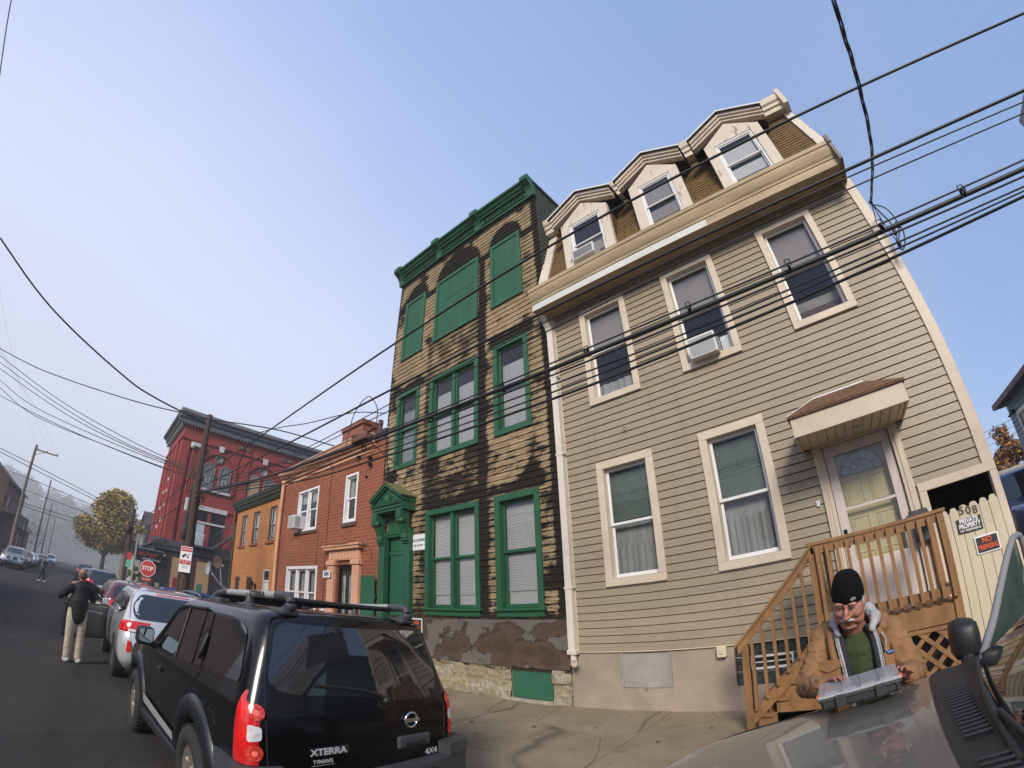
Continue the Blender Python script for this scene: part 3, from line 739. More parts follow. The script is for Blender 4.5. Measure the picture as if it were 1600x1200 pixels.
v1 = t.a('ShaderNodeTexVoronoi'); t.k(wv, v1.inputs['Vector']); v1.inputs['Scale'].default_value = 1.0; v2 = t.a('ShaderNodeTexVoronoi'); v2.feature = 'DISTANCE_TO_EDGE'; t.k(wv, v2.inputs['Vector']); v2.inputs['Scale'].default_value = 1.0
sc = t.a('ShaderNodeSeparateColor'); t.k(v1.outputs['Color'], sc.inputs[0])
c = t.ramp(sc.outputs[0], [(.1, (.26, .21, .12)), (.4, (.36, .30, .18)), (.65, (.31, .23, .12)), (.9, (.38, .34, .25))])
c = t.mix(t.ramp(v2.outputs['Distance'], [(.03, .75), (.10, 0.0)]), c, (.30, .265, .20))
c = t.mix(t.ramp(t.noise(ov, 9, 7, .7), [(.42, .55), (.6, 0.0)]), c, (.15, .12, .075)); c = t.mix(t.ramp(t.noise(ov, 3, 5), [(.55, 0.0), (.75, .5)]), c, (.24, .25, .15))
t.k(c, b.inputs['Base Color']); b.inputs['Roughness'].default_value = .95
bn = t.a('ShaderNodeBump'); bn.inputs['Strength'].default_value = .9; bn.inputs['Distance'].default_value = .02; t.k(t.noise(ov, 16, 6), bn.inputs['Height']); t.k(bn.outputs[0], b.inputs['Normal'])
part(m, 'stone_footing', m_, gh)
m = MB(); m.bev(-5.70, -4.82, .012, .04, .06, .615, .006); part(m, 'coal_hatch', mat('hatch_green', (.022, .11, .062), .6, var=.1, vs=2), gh)
m = MB(); m.bev(-5.80, -4.78, -.06, .05, -.03, .05, .012); part(m, 'hatch_sill', mat('worn_stone', (.33, .29, .22), .9, var=.2, vs=8, bump=.6), gh)
# side and back walls, roof
dark_clap = mat('grey_green_clapboard', (.05, .06, .048), .85, var=.45, vs=2.5, dirt=.5, dirtcol=(.02, .022, .02), stretch=(1, 1, 5), bump=.5, bs=20)
m = MB(); zs = 6.0
while zs < 11.9:
    for (a, b_) in ((.06, 9.0),):
        m.quad((GX1+.015, a, zs), (GX1+.015, b_, zs), (GX1, b_, zs+.13), (GX1, a, zs+.13)); m.quad((GX1, a, zs+.13), (GX1, b_, zs+.13), (GX1+.015, b_, zs+.13), (GX1+.015, a, zs+.13))
    zs += .13
m.box(GX1-.1, GX1, .06, 9.0, .0, 11.9); m.box(GX0, GX0+.1, .06, 9, 0, 11.9); m.box(GX0+.1, GX1-.1, 8.9, 9, 0, 11.9)
part(m, 'side_wall', dark_clap, gh)
m = MB(); m.prism([(-.1, 11.9), (9.05, 11.55), (9.05, 11.67), (-.1, 12.0)], 'x', GX0-.03, GX1+.05); part(m, 'roof', mat('tar_roof', (.025, .025, .027), .8, var=.3), gh)
# cornice with end caps and a row of bead ornaments
m = MB(); cp = [(.02, 11.46), (-.06, 11.46), (-.06, 11.53), (-.10, 11.55), (-.10, 11.70), (-.17, 11.72), (-.17, 11.77), (-.22, 11.80), (-.26, 11.86), (-.33, 11.90), (-.33, 11.97), (.02, 12.02)]
m.prism(cp, 'x', GX0-.02, GX1+.02); cg = part(m, 'cornice', green, gh)
for xc in (-9.93, -8.06, -6.4, -4.5):
    m = MB(); m.prism([(-.0, 11.42), (-.10, 11.42), (-.14, 11.60), (-.22, 11.72), (-.40, 11.84), (-.40, 12.0), (-.3, 12.10), (.0, 12.04)], 'x', xc-.11, xc+.11); part(m, 'cornice_bracket', green, cg)
m = MB()
x = -9.76
while x < -4.66:
    if min(abs(x-c_) for c_ in (-8.06, -6.4)) > .16:
        m.lathe([(.052, -.128), (.05, -.102)], 'y', (x, 0, 11.635), 8); m.lathe([(.0, -.118), (.022, -.13), (.022, -.10)], 'y', (x, 0, 11.635), 6)
    x += .135
part(m, 'bead_course', mat('green_in_relief', (.010, .052, .028), .6, var=.1), cg)
# boarded windows, third floor
for (x0, x1), (z0, z1) in zip(W3, ((8.40, 10.46), (8.40, 10.46), (8.40, 10.46))):
    f = MB(); frame(f, x0, x1, z0, z1, .10, -.055, .02); fb = part(f, 'boarded_window', green, gh)
    p = MB(); zm = z0+(z1-z0)*.60
    if x1-x0 > 1.2: p.bev(x0+.1, x1-.1, -.026, .0, zm+.004, z1-.1, .004); p.bev(x0+.1, x1-.1, -.022, .0, z0+.1, zm, .004)
    else: p.bev(x0+.1, x1-.1, -.025, .0, z0+.1, z1-.1, .004)
    part(p, 'plywood', green_ply, fb)
dull_shade = mat('paper_shade', (.46, .46, .47), .7, var=.1, vs=2, stretch=(5, 1, .5))
for (x0, x1, z0, z1, mu) in ((-5.95, -4.97, 5.15, 7.30, 0), (-8.13, -6.42, 5.15, 7.30, 1), (-9.54, -8.58, 5.15, 7.30, 0)):
    def up(cells, y):
        mb = MB()
        for (p0, p1, b0, zm, b1) in cells: mb.box(p0+.03, p1-.02, y, y+.004, b0+.03, b0+(b1-b0)*(.80 if x0 > -9 else .78))
        return 'paper_shade', (dull_shade if x0 > -9 else mat('dim_shade', (.26, .26, .28), .7, var=.15)), mb
    sash_window(gh, x0, x1, z0, z1, .115, green, green, mull=mu, inside=[up], mid=.5, sw=.05, rec=.05)
sheet = mat('white_sheet', (.62, .63, .62), .6, var=.05)
sash_window(gh, -5.985, -4.885, 1.55, 3.90, .125, green, green, inside=[in_blind(blind_white, .17, 1.0, .03), in_shade(sheet, .0, .165, 'window_sheet', .01)], mid=.52, sw=.055, wb=.16)
sash_window(gh, -8.12, -6.42, 1.55, 3.90, .115, green, green, mull=1, inside=[in_blind(blind_white, .15, 1.0, .03), in_shade(sheet, .0, .145, 'window_sheet', .01)], mid=.52, sw=.055, wb=.16)
for a, b_ in ((-8.17, -6.37), (-6.03, -4.84)): m = MB(); m.bev(a, b_, -.10, .0, 1.66, 1.71, .01); part(m, 'window_sill', green, gh)
# doorway: pilasters, consoles, entablature, pediment
m = MB()
m.bev(-9.87, -9.62, -.14, .02, .04, 3.55, .01); m.bev(-8.83, -8.58, -.14, .02, .04, 3.55, .01)
m.bev(-9.62, -8.83, -.05, .10, 3.42, 3.98, .01); m.bev(-9.89, -9.6, -.16, .02, .0, .22, .01); m.bev(-8.85, -8.56, -.16, .02, .0, .22, .01)
for z in (3.30, 3.36): m.bev(-9.62, -8.83, -.075, -.05, z+.10, z+.13, .006)
ds = part(m, 'door_surround', green, gh)
for xc in (-9.745, -8.705):
    m = MB()
    pr = [(-.14, 3.2), (-.17, 3.2), (-.19, 3.28), (-.23, 3.34), (-.21, 3.42), (-.25, 3.5), (-.30, 3.62), (-.36, 3.70), (-.40, 3.80), (-.40, 3.98), (-.14, 3.98)]
    m.prism(pr, 'x', xc-.105, xc+.105)
    for z in (3.26, 3.36, 3.46): m.bev(xc-.12, xc+.12, -.225, -.14, z, z+.035, .008)
    m.lathe([(.0, -.125), (.06, -.125), (.06, .125), (.0, .125)], 'x', (xc, -.33, 3.72), 14)
    part(m, 'console_bracket', green, ds)
m = MB(); pr = [(.02, 3.985), (-.36, 3.985), (-.36, 4.03), (-.39, 4.05), (-.39, 4.10), (-.43, 4.13), (-.45, 4.19), (.02, 4.19)]
m.prism(pr, 'x', -9.88, -8.54); part(m, 'entablature', green, ds)
m = MB(); xm = -9.21; ap = 4.66
m.prism([(-9.80, 4.192), (-8.62, 4.192), (xm, 4.55)], 'y', -.36, .0)
for sgn in (-1, 1):
    for (o_, y_, w_) in ((.0, -.41, .06), (.05, -.46, .06)):
        a = (xm+sgn*.69, 4.192+o_); b_ = (xm, 4.57+o_)
        m.prism([a, b_, (b_[0], b_[1]+w_), (a[0], a[1]+w_)], 'y', y_, .0)
pdm = part(m, 'pediment', green, ds)
m = MB()
for k in range(-4, 5):
    a = radians(90+k*17); L = .235-.012*abs(k)
    p0 = Vector((xm, -.365, 4.235)); p1 = p0+Vector((cos(a)*L*1.25, 0, sin(a)*L*.95+.0))
    m.tube([p0, (p0+p1)/2+Vector((0, -.015, 0)), p1], [.012, .026, .010], 6)
m.tube([(xm-.40, -.372, 4.225), (xm+.40, -.372, 4.225)], .014, 6); m.tube([(xm-.36, -.372, 4.24), (xm, -.372, 4.49), (xm+.36, -.372, 4.24)], .012, 6)
part(m, 'fan_ornament', green, pdm)
m = MB()
for sgn in (-1, 1):
    a = (xm+sgn*.72, 4.292); b_ = (xm, 4.692)
    m.prism([a, b_, (b_[0], b_[1]+.025), (a[0], a[1]+.025)], 'y', -.48, .0)
part(m, 'pediment_roof', mat('mossy_roof', (.13, .125, .045), .9, var=.3, vs=12), pdm)
m = MB(); m.box(-9.62, -8.83, .06, .10, .1, 3.42); m.bev(-9.58, -8.87, .035, .06, .15, 2.95, .008); m.bev(-9.58, -8.87, .04, .06, 3.06, 3.40, .008); m.bev(-9.62, -8.83, .02, .06, 2.96, 3.05, .008)
dr = part(m, 'front_door', mat('door_green', (.014, .10, .048), .5, var=.08, vs=2), gh)
m = MB(); m.ell((-9.0, .015, 1.3), (.02, .02, .02), 10, 6); part(m, 'knob', grey_metal, dr)
m = MB(); m.bev(-9.7, -8.75, -.28, .1, -.03, .09, .015); part(m, 'door_step', MATS['worn_stone'], gh)
# loose soot-black electric riser
m = MB(); m.tube(catmull([(-9.86, -.03, 6.2), (-9.84, -.05, 5.6), (-9.7, -.08, 5.2), (-9.35, -.1, 4.95), (-8.9, -.06, 4.8)], 5), .012, 6); part(m, 'loose_cable', cable_mat, gh)

# wooden fence panel beside the green door
m = MB(); x = -10.72
for k in range(6):
    m.prism([(x, .03), (x+.105, .03), (x+.105, 2.40), (x+.0525, 2.48), (x, 2.40)], 'y', -.12, -.095); x += .112
m.box(-10.72, -10.05, -.095, -.06, .5, .58); m.box(-10.72, -10.05, -.095, -.06, 1.9, 1.98)
single(m, 'picket_fence', mat('fence_green', (.014, .10, .046), .6, var=.15, vs=4, stretch=(5, 1, .4)), 'short green picket fence panel between the brick house doorway and the green front door', 'fence', (-10.4, -.1, 0))
# two small signs on the clapboard house
sign_white = mat('sign_white', (.74, .74, .74), .4, var=.03); ink = mat('sign_ink', (.02, .02, .022), .5, var=0); sign_orange = mat('sign_orange', (.75, .10, .02), .5, var=.05)
so_ = thing('sign', 'white no loitering sign beside the green door of the clapboard house', 'sign', (-8.37, -.03, 3.02))
m = MB(); m.bev(-8.60, -8.14, -.03, -.018, 3.02, 3.39, .006); part(m, 'sign_plate', sign_white, so_)
m = MB(); lettering(m, 'NO LOITERING', .082, T(-8.37, -.032, 3.25), sx=.80, bold=.002); part(m, 'lettering', ink, so_)
m = MB(); lettering(m, 'KEEP OFF STEPS', .055, T(-8.37, -.032, 3.13), sx=.85, bold=.0012); part(m, 'lettering', ink, so_)
so_ = thing('sign', 'small black and orange no trespassing sign low on the tar paper behind the black vehicle', 'sign', (-8.36, -.05, 1.2))
m = MB(); m.bev(-8.55, -8.18, -.06, -.05, 1.14, 1.46, .004); part(m, 'sign_plate', sign_white, so_)
m = MB(); m.box(-8.525, -8.205, -.0625, -.06, 1.165, 1.435); part(m, 'sign_field', ink, so_)
m = MB(); lettering(m, 'NO', .11, T(-8.365, -.065, 1.365), bold=.002); lettering(m, 'TRESPASSING', .07, T(-8.365, -.065, 1.25), sx=.62, bold=.002); part(m, 'lettering', sign_orange, so_)
# ------------------------------------------------------------------ red brick row house (504) and orange brick house
brick504 = brick_mat('red_row_brick', (.29, .075, .028), (.215, .052, .022), (.32, .17, .10), .30, .10, .010, stain=.4)
peach = mat('peach_paint', (.62, .33, .20), .55, var=.08, vs=3, dirt=.2, dirtcol=(.4, .2, .12))
bh = thing('brick_house', 'two storey red brick row house with peach cornice and number 504 beside its door', 'house', (-13.6, 0, 0))
def wall_holes(mb, x0, x1, z0, z1, holes, y0=0.0, y1=.14, step=None):
    xs = sorted({x0, x1, *[h[k] for h in holes for k in (0, 1)]}); zs = sorted({z0, z1, *[h[k] for h in holes for k in (2, 3)]})
    for a, b in zip(xs, xs[1:]):
        for c, d in zip(zs, zs[1:]):
            if any(h[0] < (a+b)/2 < h[1] and h[2] < (c+d)/2 < h[3] for h in holes): continue
            mb.quad((a, y0, c), (b, y0, c), (b, y0, d), (a, y0, d))
    for (a, b, c, d) in holes:
        mb.quad((a, y0, c), (a, y0, d), (a, y1, d), (a, y1, c)); mb.quad((b, y0, d), (b, y0, c), (b, y1, c), (b, y1, d))
        mb.quad((a, y0, d), (b, y0, d), (b, y1, d), (a, y1, d)); mb.quad((b, y0, c), (a, y0, c), (a, y1, c), (b, y1, c))
H5 = [(-12.10, -11.36, 4.02, 5.49), (-15.66, -13.96, 4.0, 5.49), (-16.18, -13.62, 1.05, 2.80), (-12.30, -11.32, .15, 2.80)]
m = MB(); wall_holes(m, -17.28, -10.02, .0, 6.2, H5); part(m, 'wall', brick504, bh)
m = MB(); m.box(-17.28, -17.1, .15, 9, 0, 6.3); m.box(-10.2, -10.02, .15, 9, 0, 6.3); m.box(-17.1, -10.2, 8.8, 9, 0, 6.3); part(m, 'side_wall', brick_mat('red_row_brick_side', (.29, .075, .028), (.215, .052, .022), (.32, .17, .10), .30, .10, .010, axis='y'), bh)
m = MB(); m.prism([(.02, 6.12), (-.06, 6.12), (-.08, 6.2), (-.2, 6.24), (-.26, 6.30), (-.30, 6.36), (-.30, 6.43), (.02, 6.45)], 'x', -17.36, -10.55)
m.bev(-17.3, -10.6, -.03, .0, 5.98, 6.05, .008); cc = part(m, 'cornice', peach, bh)
m = MB(); m.prism([(-.33, 6.43), (3.0, 6.75), (3.0, 6.83), (-.33, 6.47)], 'x', -17.4, -10.6); m.box(-17.3, -10.02, 2.9, 9, 6.3, 6.78); part(m, 'roof', mat('faded_roofing', (.40, .27, .20), .7, var=.2, vs=3, dirt=.4, dirtcol=(.2, .16, .13)), bh)
m = MB(); m.box(-10.6, -10.02, -.04, 3, 6.2, 6.5); part(m, 'parapet', mat('dark_parapet', (.05, .04, .04), .8), bh)
m = MB(); m.bev(-13.85, -12.45, .6, 1.3, 6.3, 7.62, .02); m.bev(-13.9, -12.4, .55, 1.35, 7.52, 7.68, .02); part(m, 'chimney', brick_mat('chimney_brick', (.26, .07, .03), (.2, .05, .025), (.34, .2, .14), .25, .085, .01), bh)
m = MB(); m.tube([(-11.25, .55, 6.4), (-11.25, .55, 7.22)], .07, 10); m.lathe([(.085, 7.1), (.085, 7.24), (.05, 7.26)], 'z', (-11.25, .55, 0), 10); part(m, 'vent_pipe', mat('rusty_pipe', (.09, .05, .045), .8, var=.3), bh)
sash_window(bh, -12.10, -11.36, 4.02, 5.49, .07, vinyl, vinyl, proud=.02, inside=[in_shade(mat('half_curtain', (.42, .44, .44), .8, var=.1, stretch=(8, 1, 1)), .55, 1)])
sash_window(bh, -15.66, -13.96, 4.0, 5.49, .07, vinyl, vinyl, proud=.02, mull=1, inside=[in_shade(MATS['half_curtain'], .72, 1.0)])
sash_window(bh, -16.18, -13.62, 1.05, 2.80, .10, vinyl, vinyl, proud=.03, mull=2, inside=[in_drape(curtain_w, 0, 1, 8)])
for a, b in ((-12.16, -11.30), (-15.72, -13.9)): m = MB(); m.bev(a, b, -.05, .0, 3.9, 4.0, .01); part(m, 'window_sill', mat('brown_sill', (.10, .05, .04), .8, var=.2), bh)
m = MB()
for (a, b) in ((-12.80, -12.30), (-11.32, -10.86)):
    m.bev(a+.06, b-.04, -.10, .0, .02, 2.78, .012); m.bev(a, b, -.14, .0, 2.78, 2.92, .012); m.bev(a+.04, b-.02, -.12, .0, .0, .25, .012)
m.bev(-12.74, -10.92, -.08, .0, 2.92, 3.22, .01); m.bev(-12.92, -10.80, -.20, .0, 3.22, 3.30, .012); m.bev(-12.98, -10.74, -.24, .0, 3.30, 3.36, .012)
for k in range(9): m.bev(-12.66+k*.19, -12.66+k*.19+.165, -.095, -.08, 2.95, 3.19, .008)
part(m, 'door_surround', peach, bh)
m = MB(); m.box(-12.28, -11.34, .12, .16, .15, 2.78); dd = part(m, 'front_door', mat('dark_door', (.05, .04, .035), .4, var=.2), bh)
m = MB(); frame(m, -12.27, -11.35, .17, 2.74, .06, .06, .1)
for k in range(1, 7): m.tube([(-12.24+.123*k, .08, .2), (-12.24+.123*k, .08, 2.7)], .009, 6)
for z in (1.05, 1.45, 1.9): m.lathe([(.075, .075), (.085, .075), (.085, .085), (.075, .085)], 'y', (-11.81, 0, z), 12); m.ell((-11.81, .08, z+.16), (.03, .015, .05), 8, 6)
part(m, 'security_gate', dark_metal, dd)
m = MB()
for (a, b, c_) in ((-12.1, -11.95, 0), (-11.72, -11.62, 1)): m.box(a, b, .112, .118, .4, 2.5)
part(m, 'door_light', mat('pale_door_glass', (.45, .5, .48), .3, var=.4, vs=3), dd)
m = MB(); m.tube([(-17.19, -.09, 6.1), (-17.19, -.09, .1)], .075, 12); m.lathe([(.095, 5.95), (.1, 6.1), (.1, 6.16)], 'z', (-17.19, -.09, 0), 12)
for z in (1.2, 3.2, 5.0): m.lathe([(.085, z), (.085, z+.04)], 'z', (-17.19, -.09, 0), 12)
part(m, 'downspout', peach, bh)
m = MB(); m.tube([(-13.12, -.02, 6.0), (-13.12, -.02, 1.6)], .014, 6); m.bev(-13.2, -13.05, -.09, .0, 1.3, 1.55, .01); m.tube(catmull([(-13.12, -.03, 5.9), (-13.0, -.2, 6.1), (-12.9, -.32, 6.3)], 4), .012, 6)
m.tube(catmull([(-12.7, -.26, 3.38), (-12.2, -.28, 3.40), (-11.6, -.27, 3.37), (-11.0, -.26, 3.42), (-10.6, -.05, 3.3), (-10.35, -.03, 2.9)], 5), .016, 6)
m.tube([(-13.75, -.015, 4.0), (-13.78, -.015, .3)], .012, 6)
part(m, 'service_conduit', mat('painted_conduit', (.2, .07, .04), .6), bh)
m = MB(); m.bev(-10.9, -10.86, -.06, .0, 5.2, 5.28, .01); m.bev(-11.4, -11.32, -.12, 0, 5.86, 5.96, .01); m.bev(-10.75, -10.66, -.12, 0, 5.7, 5.8, .01); m.bev(-10.72, -10.63, -.12, 0, 5.5, 5.6, .01); part(m, 'wall_insulator', dark_metal, bh)
so_ = thing('sign', 'white plaque reading 504 beside the brick house door', 'sign', (-12.66, -.16, 2.4))
m = MB(); m.bev(-12.90, -12.42, -.16, -.145, 2.41, 2.62, .03); part(m, 'sign_plate', sign_white, so_)
m = MB(); lettering(m, '504', .17, T(-12.66, -.163, 2.515), bold=.006, sx=1.15); part(m, 'lettering', ink, so_)
mbx = thing('mailbox', 'small white mailbox on the brick house left of its doorway', 'mailbox', (-12.98, -.1, 1.2))
m = MB(); m.bev(-13.09, -12.86, -.13, .0, 1.2, 1.55, .02); m.bev(-13.11, -12.84, -.15, .0, 1.5, 1.6, .02); part(m, 'mailbox_body', vinyl, mbx)
m = MB(); m.tube([(-13.02, -.152, 1.5), (-12.96, -.152, 1.44), (-12.92, -.152, 1.5)], .008, 6); part(m, 'emblem', mat('mailbox_mark', (.3, .05, .05), .5), mbx)

orange = brick_mat('orange_brick', (.52, .20, .05), (.42, .15, .038), (.40, .22, .11), .24, .085, .008, stain=.35)
oh = thing('brick_house', 'low orange brick row house with a dark green cornice and lantern by its door', 'house', (-20.6, .04, 0))
O5 = [(-22.88, -22.0, 3.82, 5.32), (-21.04, -20.12, 3.86, 5.32), (-18.80, -18.0, 3.86, 5.32), (-22.98, -22.18, 1.0, 2.36), (-21.14, -20.3, 1.0, 2.38), (-18.98, -18.14, .15, 2.72)]
m = MB(); wall_holes(m, -23.96, -17.29, .0, 5.62, O5, .04, .18); part(m, 'wall', orange, oh)
m = MB(); m.box(-23.96, -23.8, .19, 9, 0, 5.7); m.box(-23.8, -17.3, 8.8, 9, 0, 5.7); part(m, 'side_wall', brick_mat('orange_brick_side', (.52, .20, .05), (.42, .15, .038), (.40, .22, .11), .24, .085, .008, axis='y'), oh)
m = MB(); m.prism([(.05, 5.60), (-.05, 5.60), (-.07, 5.7), (-.18, 5.78), (-.2, 5.86), (-.26, 5.92), (-.26, 5.98), (.05, 6.0)], 'x', -24.05, -17.3)
x = -23.9
while x < -17.4: m.bev(x, x+.07, -.12, -.05, 5.64, 5.74, .01); x += .2
part(m, 'cornice', mat('olive_green_paint', (.035, .05, .025), .6, var=.3, vs=4), oh)
m = MB(); m.prism([(-.28, 5.985), (9, 6.15), (9, 6.22), (-.28, 6.03)], 'x', -24.1, -17.3); part(m, 'roof', MATS['tar_roof'], oh)
brown_frame = mat('brown_window_frame', (.10, .055, .045), .6, var=.2)
for (a, b, c_, d) in O5[:3]:
    sash_window(oh, a, b, c_, d, .055, brown_frame, mat('grey_sash', (.35, .35, .36), .5), fy=.06, proud=.0, inside=[in_shade(mat('pale_shade', (.48, .5, .52), .7, var=.12), .1, 1.0)])
for (a, b, c_, d) in O5[3:5]:
    sash_window(oh, a, b, c_, d, .07, brown_frame, brown_frame, fy=.06, proud=.0, inside=[in_shade(shade_grey, .0, .9)])
for (a, b, c_, d) in O5[:5]: m = MB(); m.bev(a-.06, b+.06, -.03, .04, c_-.11, c_-.005, .008); part(m, 'window_sill', mat('orange_sill', (.24, .08, .03), .8, var=.15), oh)
m = MB(); frame(m, -18.97, -18.15, .15, 2.71, .07, .06, .12); m.bev(-18.9, -18.22, .06, .1, 2.2, 2.28, .006); m.bev(-18.88, -18.24, .09, .13, .2, 2.19, .006); m.bev(-18.7, -18.42, .075, .09, 1.5, 1.95, .02)
od = part(m, 'front_door', mat('pale_door', (.55, .53, .5), .5, var=.05), oh)
m = MB(); m.box(-18.9, -18.22, .1, .11, 2.28, 2.64); part(m, 'transom', MATS['dark_glazing'], od)
m = MB(); m.tube([(-23.86, -.02, 5.6), (-23.7, -.02, .1)], .05, 10); part(m, 'downspout', MATS['olive_green_paint'], oh)
ln = thing('wall_lantern', 'black wall lantern on the orange brick left of its door', 'lantern', (-19.7, -.02, 1.8))
m = MB(); m.bev(-19.74, -19.66, -.02, .04, 1.85, 2.1, .01); m.tube(catmull([(-19.7, -.02, 2.0), (-19.7, -.12, 2.08), (-19.7, -.2, 2.2)], 4), .02, 8)
m.lathe([(.0, 2.24), (.05, 2.22), (.15, 2.12), (.14, 2.08)], 'z', (-19.7, -.2, 0), 8); m.lathe([(.06, 1.72), (.07, 1.74), (.03, 1.68), (0, 1.64)], 'z', (-19.7, -.2, 0), 8)
for k in range(6): a = k*pi/3; m.tube([(-19.7+.13*cos(a), -.2+.13*sin(a), 2.1), (-19.7+.065*cos(a), -.2+.065*sin(a), 1.73)], .01, 5)
part(m, 'lantern_frame', dark_metal, ln)
m = MB(); m.lathe([(.05, 1.74), (.115, 2.08)], 'z', (-19.7, -.2, 0), 8); part(m, 'lantern_glass', mat('smoked_glass', (.06, .05, .04), .2), ln)
# ------------------------------------------------------------------ ground, road, kerb, sidewalk
def kerb_y(x): return -3.45+.045*x if x > -24 else -3.45+.045*x
def ground_sheet(name, pts, z, m_, n=1, kind='structure'):
    mb = MB(); mb.add([(x, y, z) for x, y in pts], [tuple(range(len(pts)))]); o = mb.build(name, m_); tag(o, kind=kind); return o
m_, t, b = new_mat('asphalt'); tc = t.a('ShaderNodeTexCoord'); ov = tc.outputs['Object']
mp = t.a('ShaderNodeMapping'); mp.inputs['Scale'].default_value = (.35, 1, 1); t.k(ov, mp.inputs[0])
c = t.ramp(t.noise(mp.outputs[0], .8, 6, .6), [(.3, (.030, .026, .023)), (.5, (.041, .036, .032)), (.75, (.054, .048, .043))])
c = t.mix(t.ramp(t.noise(ov, 140, 2), [(.35, .45), (.65, 0.0)]), c, (.025, .023, .022))
vo = t.a('ShaderNodeTexVoronoi'); vo.feature = 'DISTANCE_TO_EDGE'; vo.inputs['Scale'].default_value = .33
mpv = t.a('ShaderNodeMapping'); t.k(t.mix(.12, ov, t.a('ShaderNodeTexNoise').outputs['Color'], 'ADD'), vo.inputs['Vector']); t.n.remove(mpv)
c = t.mix(t.ramp(vo.outputs['Distance'], [(.0, .7), (.012, 0.0)]), c, (.018, .017, .017))
c = t.mix(t.ramp(t.noise(ov, 1.7, 3), [(.62, 0.0), (.72, .5)]), c, (.03, .028, .027))
mpo = t.a('ShaderNodeMapping'); mpo.inputs['Scale'].default_value = (.12, .9, 1); t.k(ov, mpo.inputs[0])
c = t.mix(t.ramp(t.noise(mpo.outputs[0], 1.3, 5, .6), [(.42, 0.0), (.62, .55)]), c, (.060, .053, .047))
c = t.mix(t.ramp(t.noise(ov, .45, 2), [(.60, 0.0), (.615, .6)]), c, (.036, .034, .033))
t.k(c, b.inputs['Base Color']); b.inputs['Roughness'].default_value = .95; b.inputs['Specular IOR Level'].default_value = .12
bn = t.a('ShaderNodeBump'); bn.inputs['Strength'].default_value = .5; bn.inputs['Distance'].default_value = .01; t.k(t.noise(ov, 90, 3), bn.inputs['Height']); t.k(bn.outputs[0], b.inputs['Normal'])
asphalt = m_
m_, t, b = new_mat('sidewalk_concrete'); tc = t.a('ShaderNodeTexCoord'); ov = tc.outputs['Object']
c = t.ramp(t.noise(ov, 1.1, 7, .6), [(.3, (.19, .146, .088)), (.55, (.265, .207, .128)), (.75, (.31, .247, .16))])
c = t.mix(t.ramp(t.noise(ov, 70, 3), [(.4, .3), (.6, 0.0)]), c, (.18, .145, .105))
c = t.mix(t.ramp(t.noise(ov, 3.3, 5, .7), [(.57, 0.0), (.66, .5)]), c, (.14, .108, .07))
vo = t.a('ShaderNodeTexVoronoi'); vo.feature = 'DISTANCE_TO_EDGE'; vo.inputs['Scale'].default_value = .55; t.k(t.mix(.35, ov, t.a('ShaderNodeTexNoise', i_Scale=2.5).outputs['Color'], 'ADD'), vo.inputs['Vector'])
c = t.mix(t.ramp(vo.outputs['Distance'], [(.0, .75), (.006, 0.0)]), c, (.05, .04, .028))
c = t.mix(t.ramp(t.noise(ov, .7, 3), [(.5, 0.0), (.8, .45)]), c, (.36, .30, .21))
t.k(c, b.inputs['Base Color']); b.inputs['Roughness'].default_value = .9
bn = t.a('ShaderNodeBump'); bn.inputs['Strength'].default_value = .35; bn.inputs['Distance'].default_value = .006; t.k(t.noise(ov, 60, 4), bn.inputs['Height']); t.k(bn.outputs[0], b.inputs['Normal'])
walk_m = m_
earth = mat('earth_and_weeds', (.075, .07, .035), .95, var=.4, vs=1.5, bump=.5, bs=8)
tag(MB().add([(-600, -500, -.45), (400, -500, -.45), (400, 600, -.45), (-600, 600, -.45)], [(0, 1, 2, 3)]).build('ground', earth), kind='structure')
tag(MB().add([(-190, kerb_y(-190)-9.2, -.13), (40, kerb_y(40)-9.2, -.13), (40, kerb_y(40), -.13), (-190, kerb_y(-190), -.13)], [(0, 1, 2, 3)]).build('road', asphalt), kind='structure')
# cross street leaving between the orange house and the red hall, and its other arm
m = MB(); m.add([(-35.6, kerb_y(-35.6)-.01, -.126), (-26, kerb_y(-26)-.01, -.126), (-26, 70, -.126), (-35.6, 70, -.126)], [(0, 1, 2, 3)]); tag(m.build('side_street', asphalt), kind='structure')
m = MB(); m.add([(-38, kerb_y(-38)-60, -.126), (-27, kerb_y(-27)-60, -.126), (-27, kerb_y(-27)-9.1, -.126), (-38, kerb_y(-38)-9.1, -.126)], [(0, 1, 2, 3)]); tag(m.build('cross_street', asphalt), kind='structure')
# sidewalk slabs with tooled joints, laid on a base
m = MB(); xj = [8.6, 7.05, 5.5, 3.95, 2.4, .82, -1.02, -2.72, -3.93, -5.3, -6.7, -8.1, -9.5]
while xj[-1] > -25: xj.append(xj[-1]-1.45)
rnd = random.Random(5)
for a, b_ in zip(xj[1:], xj[:-1]):
    d = .011
    for (y0f, y1f) in ((lambda x: kerb_y(x)+.16, lambda x: -2.44-d/2), (lambda x: -2.44+d/2, lambda x: .06)):
        s = .10 if y1f(a) < -2 else 0.0
        h = rnd.uniform(-.004, .004)
        m.add([(a+d/2-s*0, y0f(a), h), (b_-d/2, y0f(b_), h), (b_-d/2, y1f(b_), h), (a+d/2, y1f(a), h), (a+d/2, y0f(a), -.08), (b_-d/2, y0f(b_), -.08), (b_-d/2, y1f(b_), -.08), (a+d/2, y1f(a), -.08)],
              [(0, 1, 2, 3), (0, 4, 5, 1), (1, 5, 6, 2), (2, 6, 7, 3), (3, 7, 4, 0)])
m.box(-25.6, 8.6, -3.2, .06, -.3, -.026)
tag(m.build('sidewalk', walk_m), kind='structure')
m = MB()
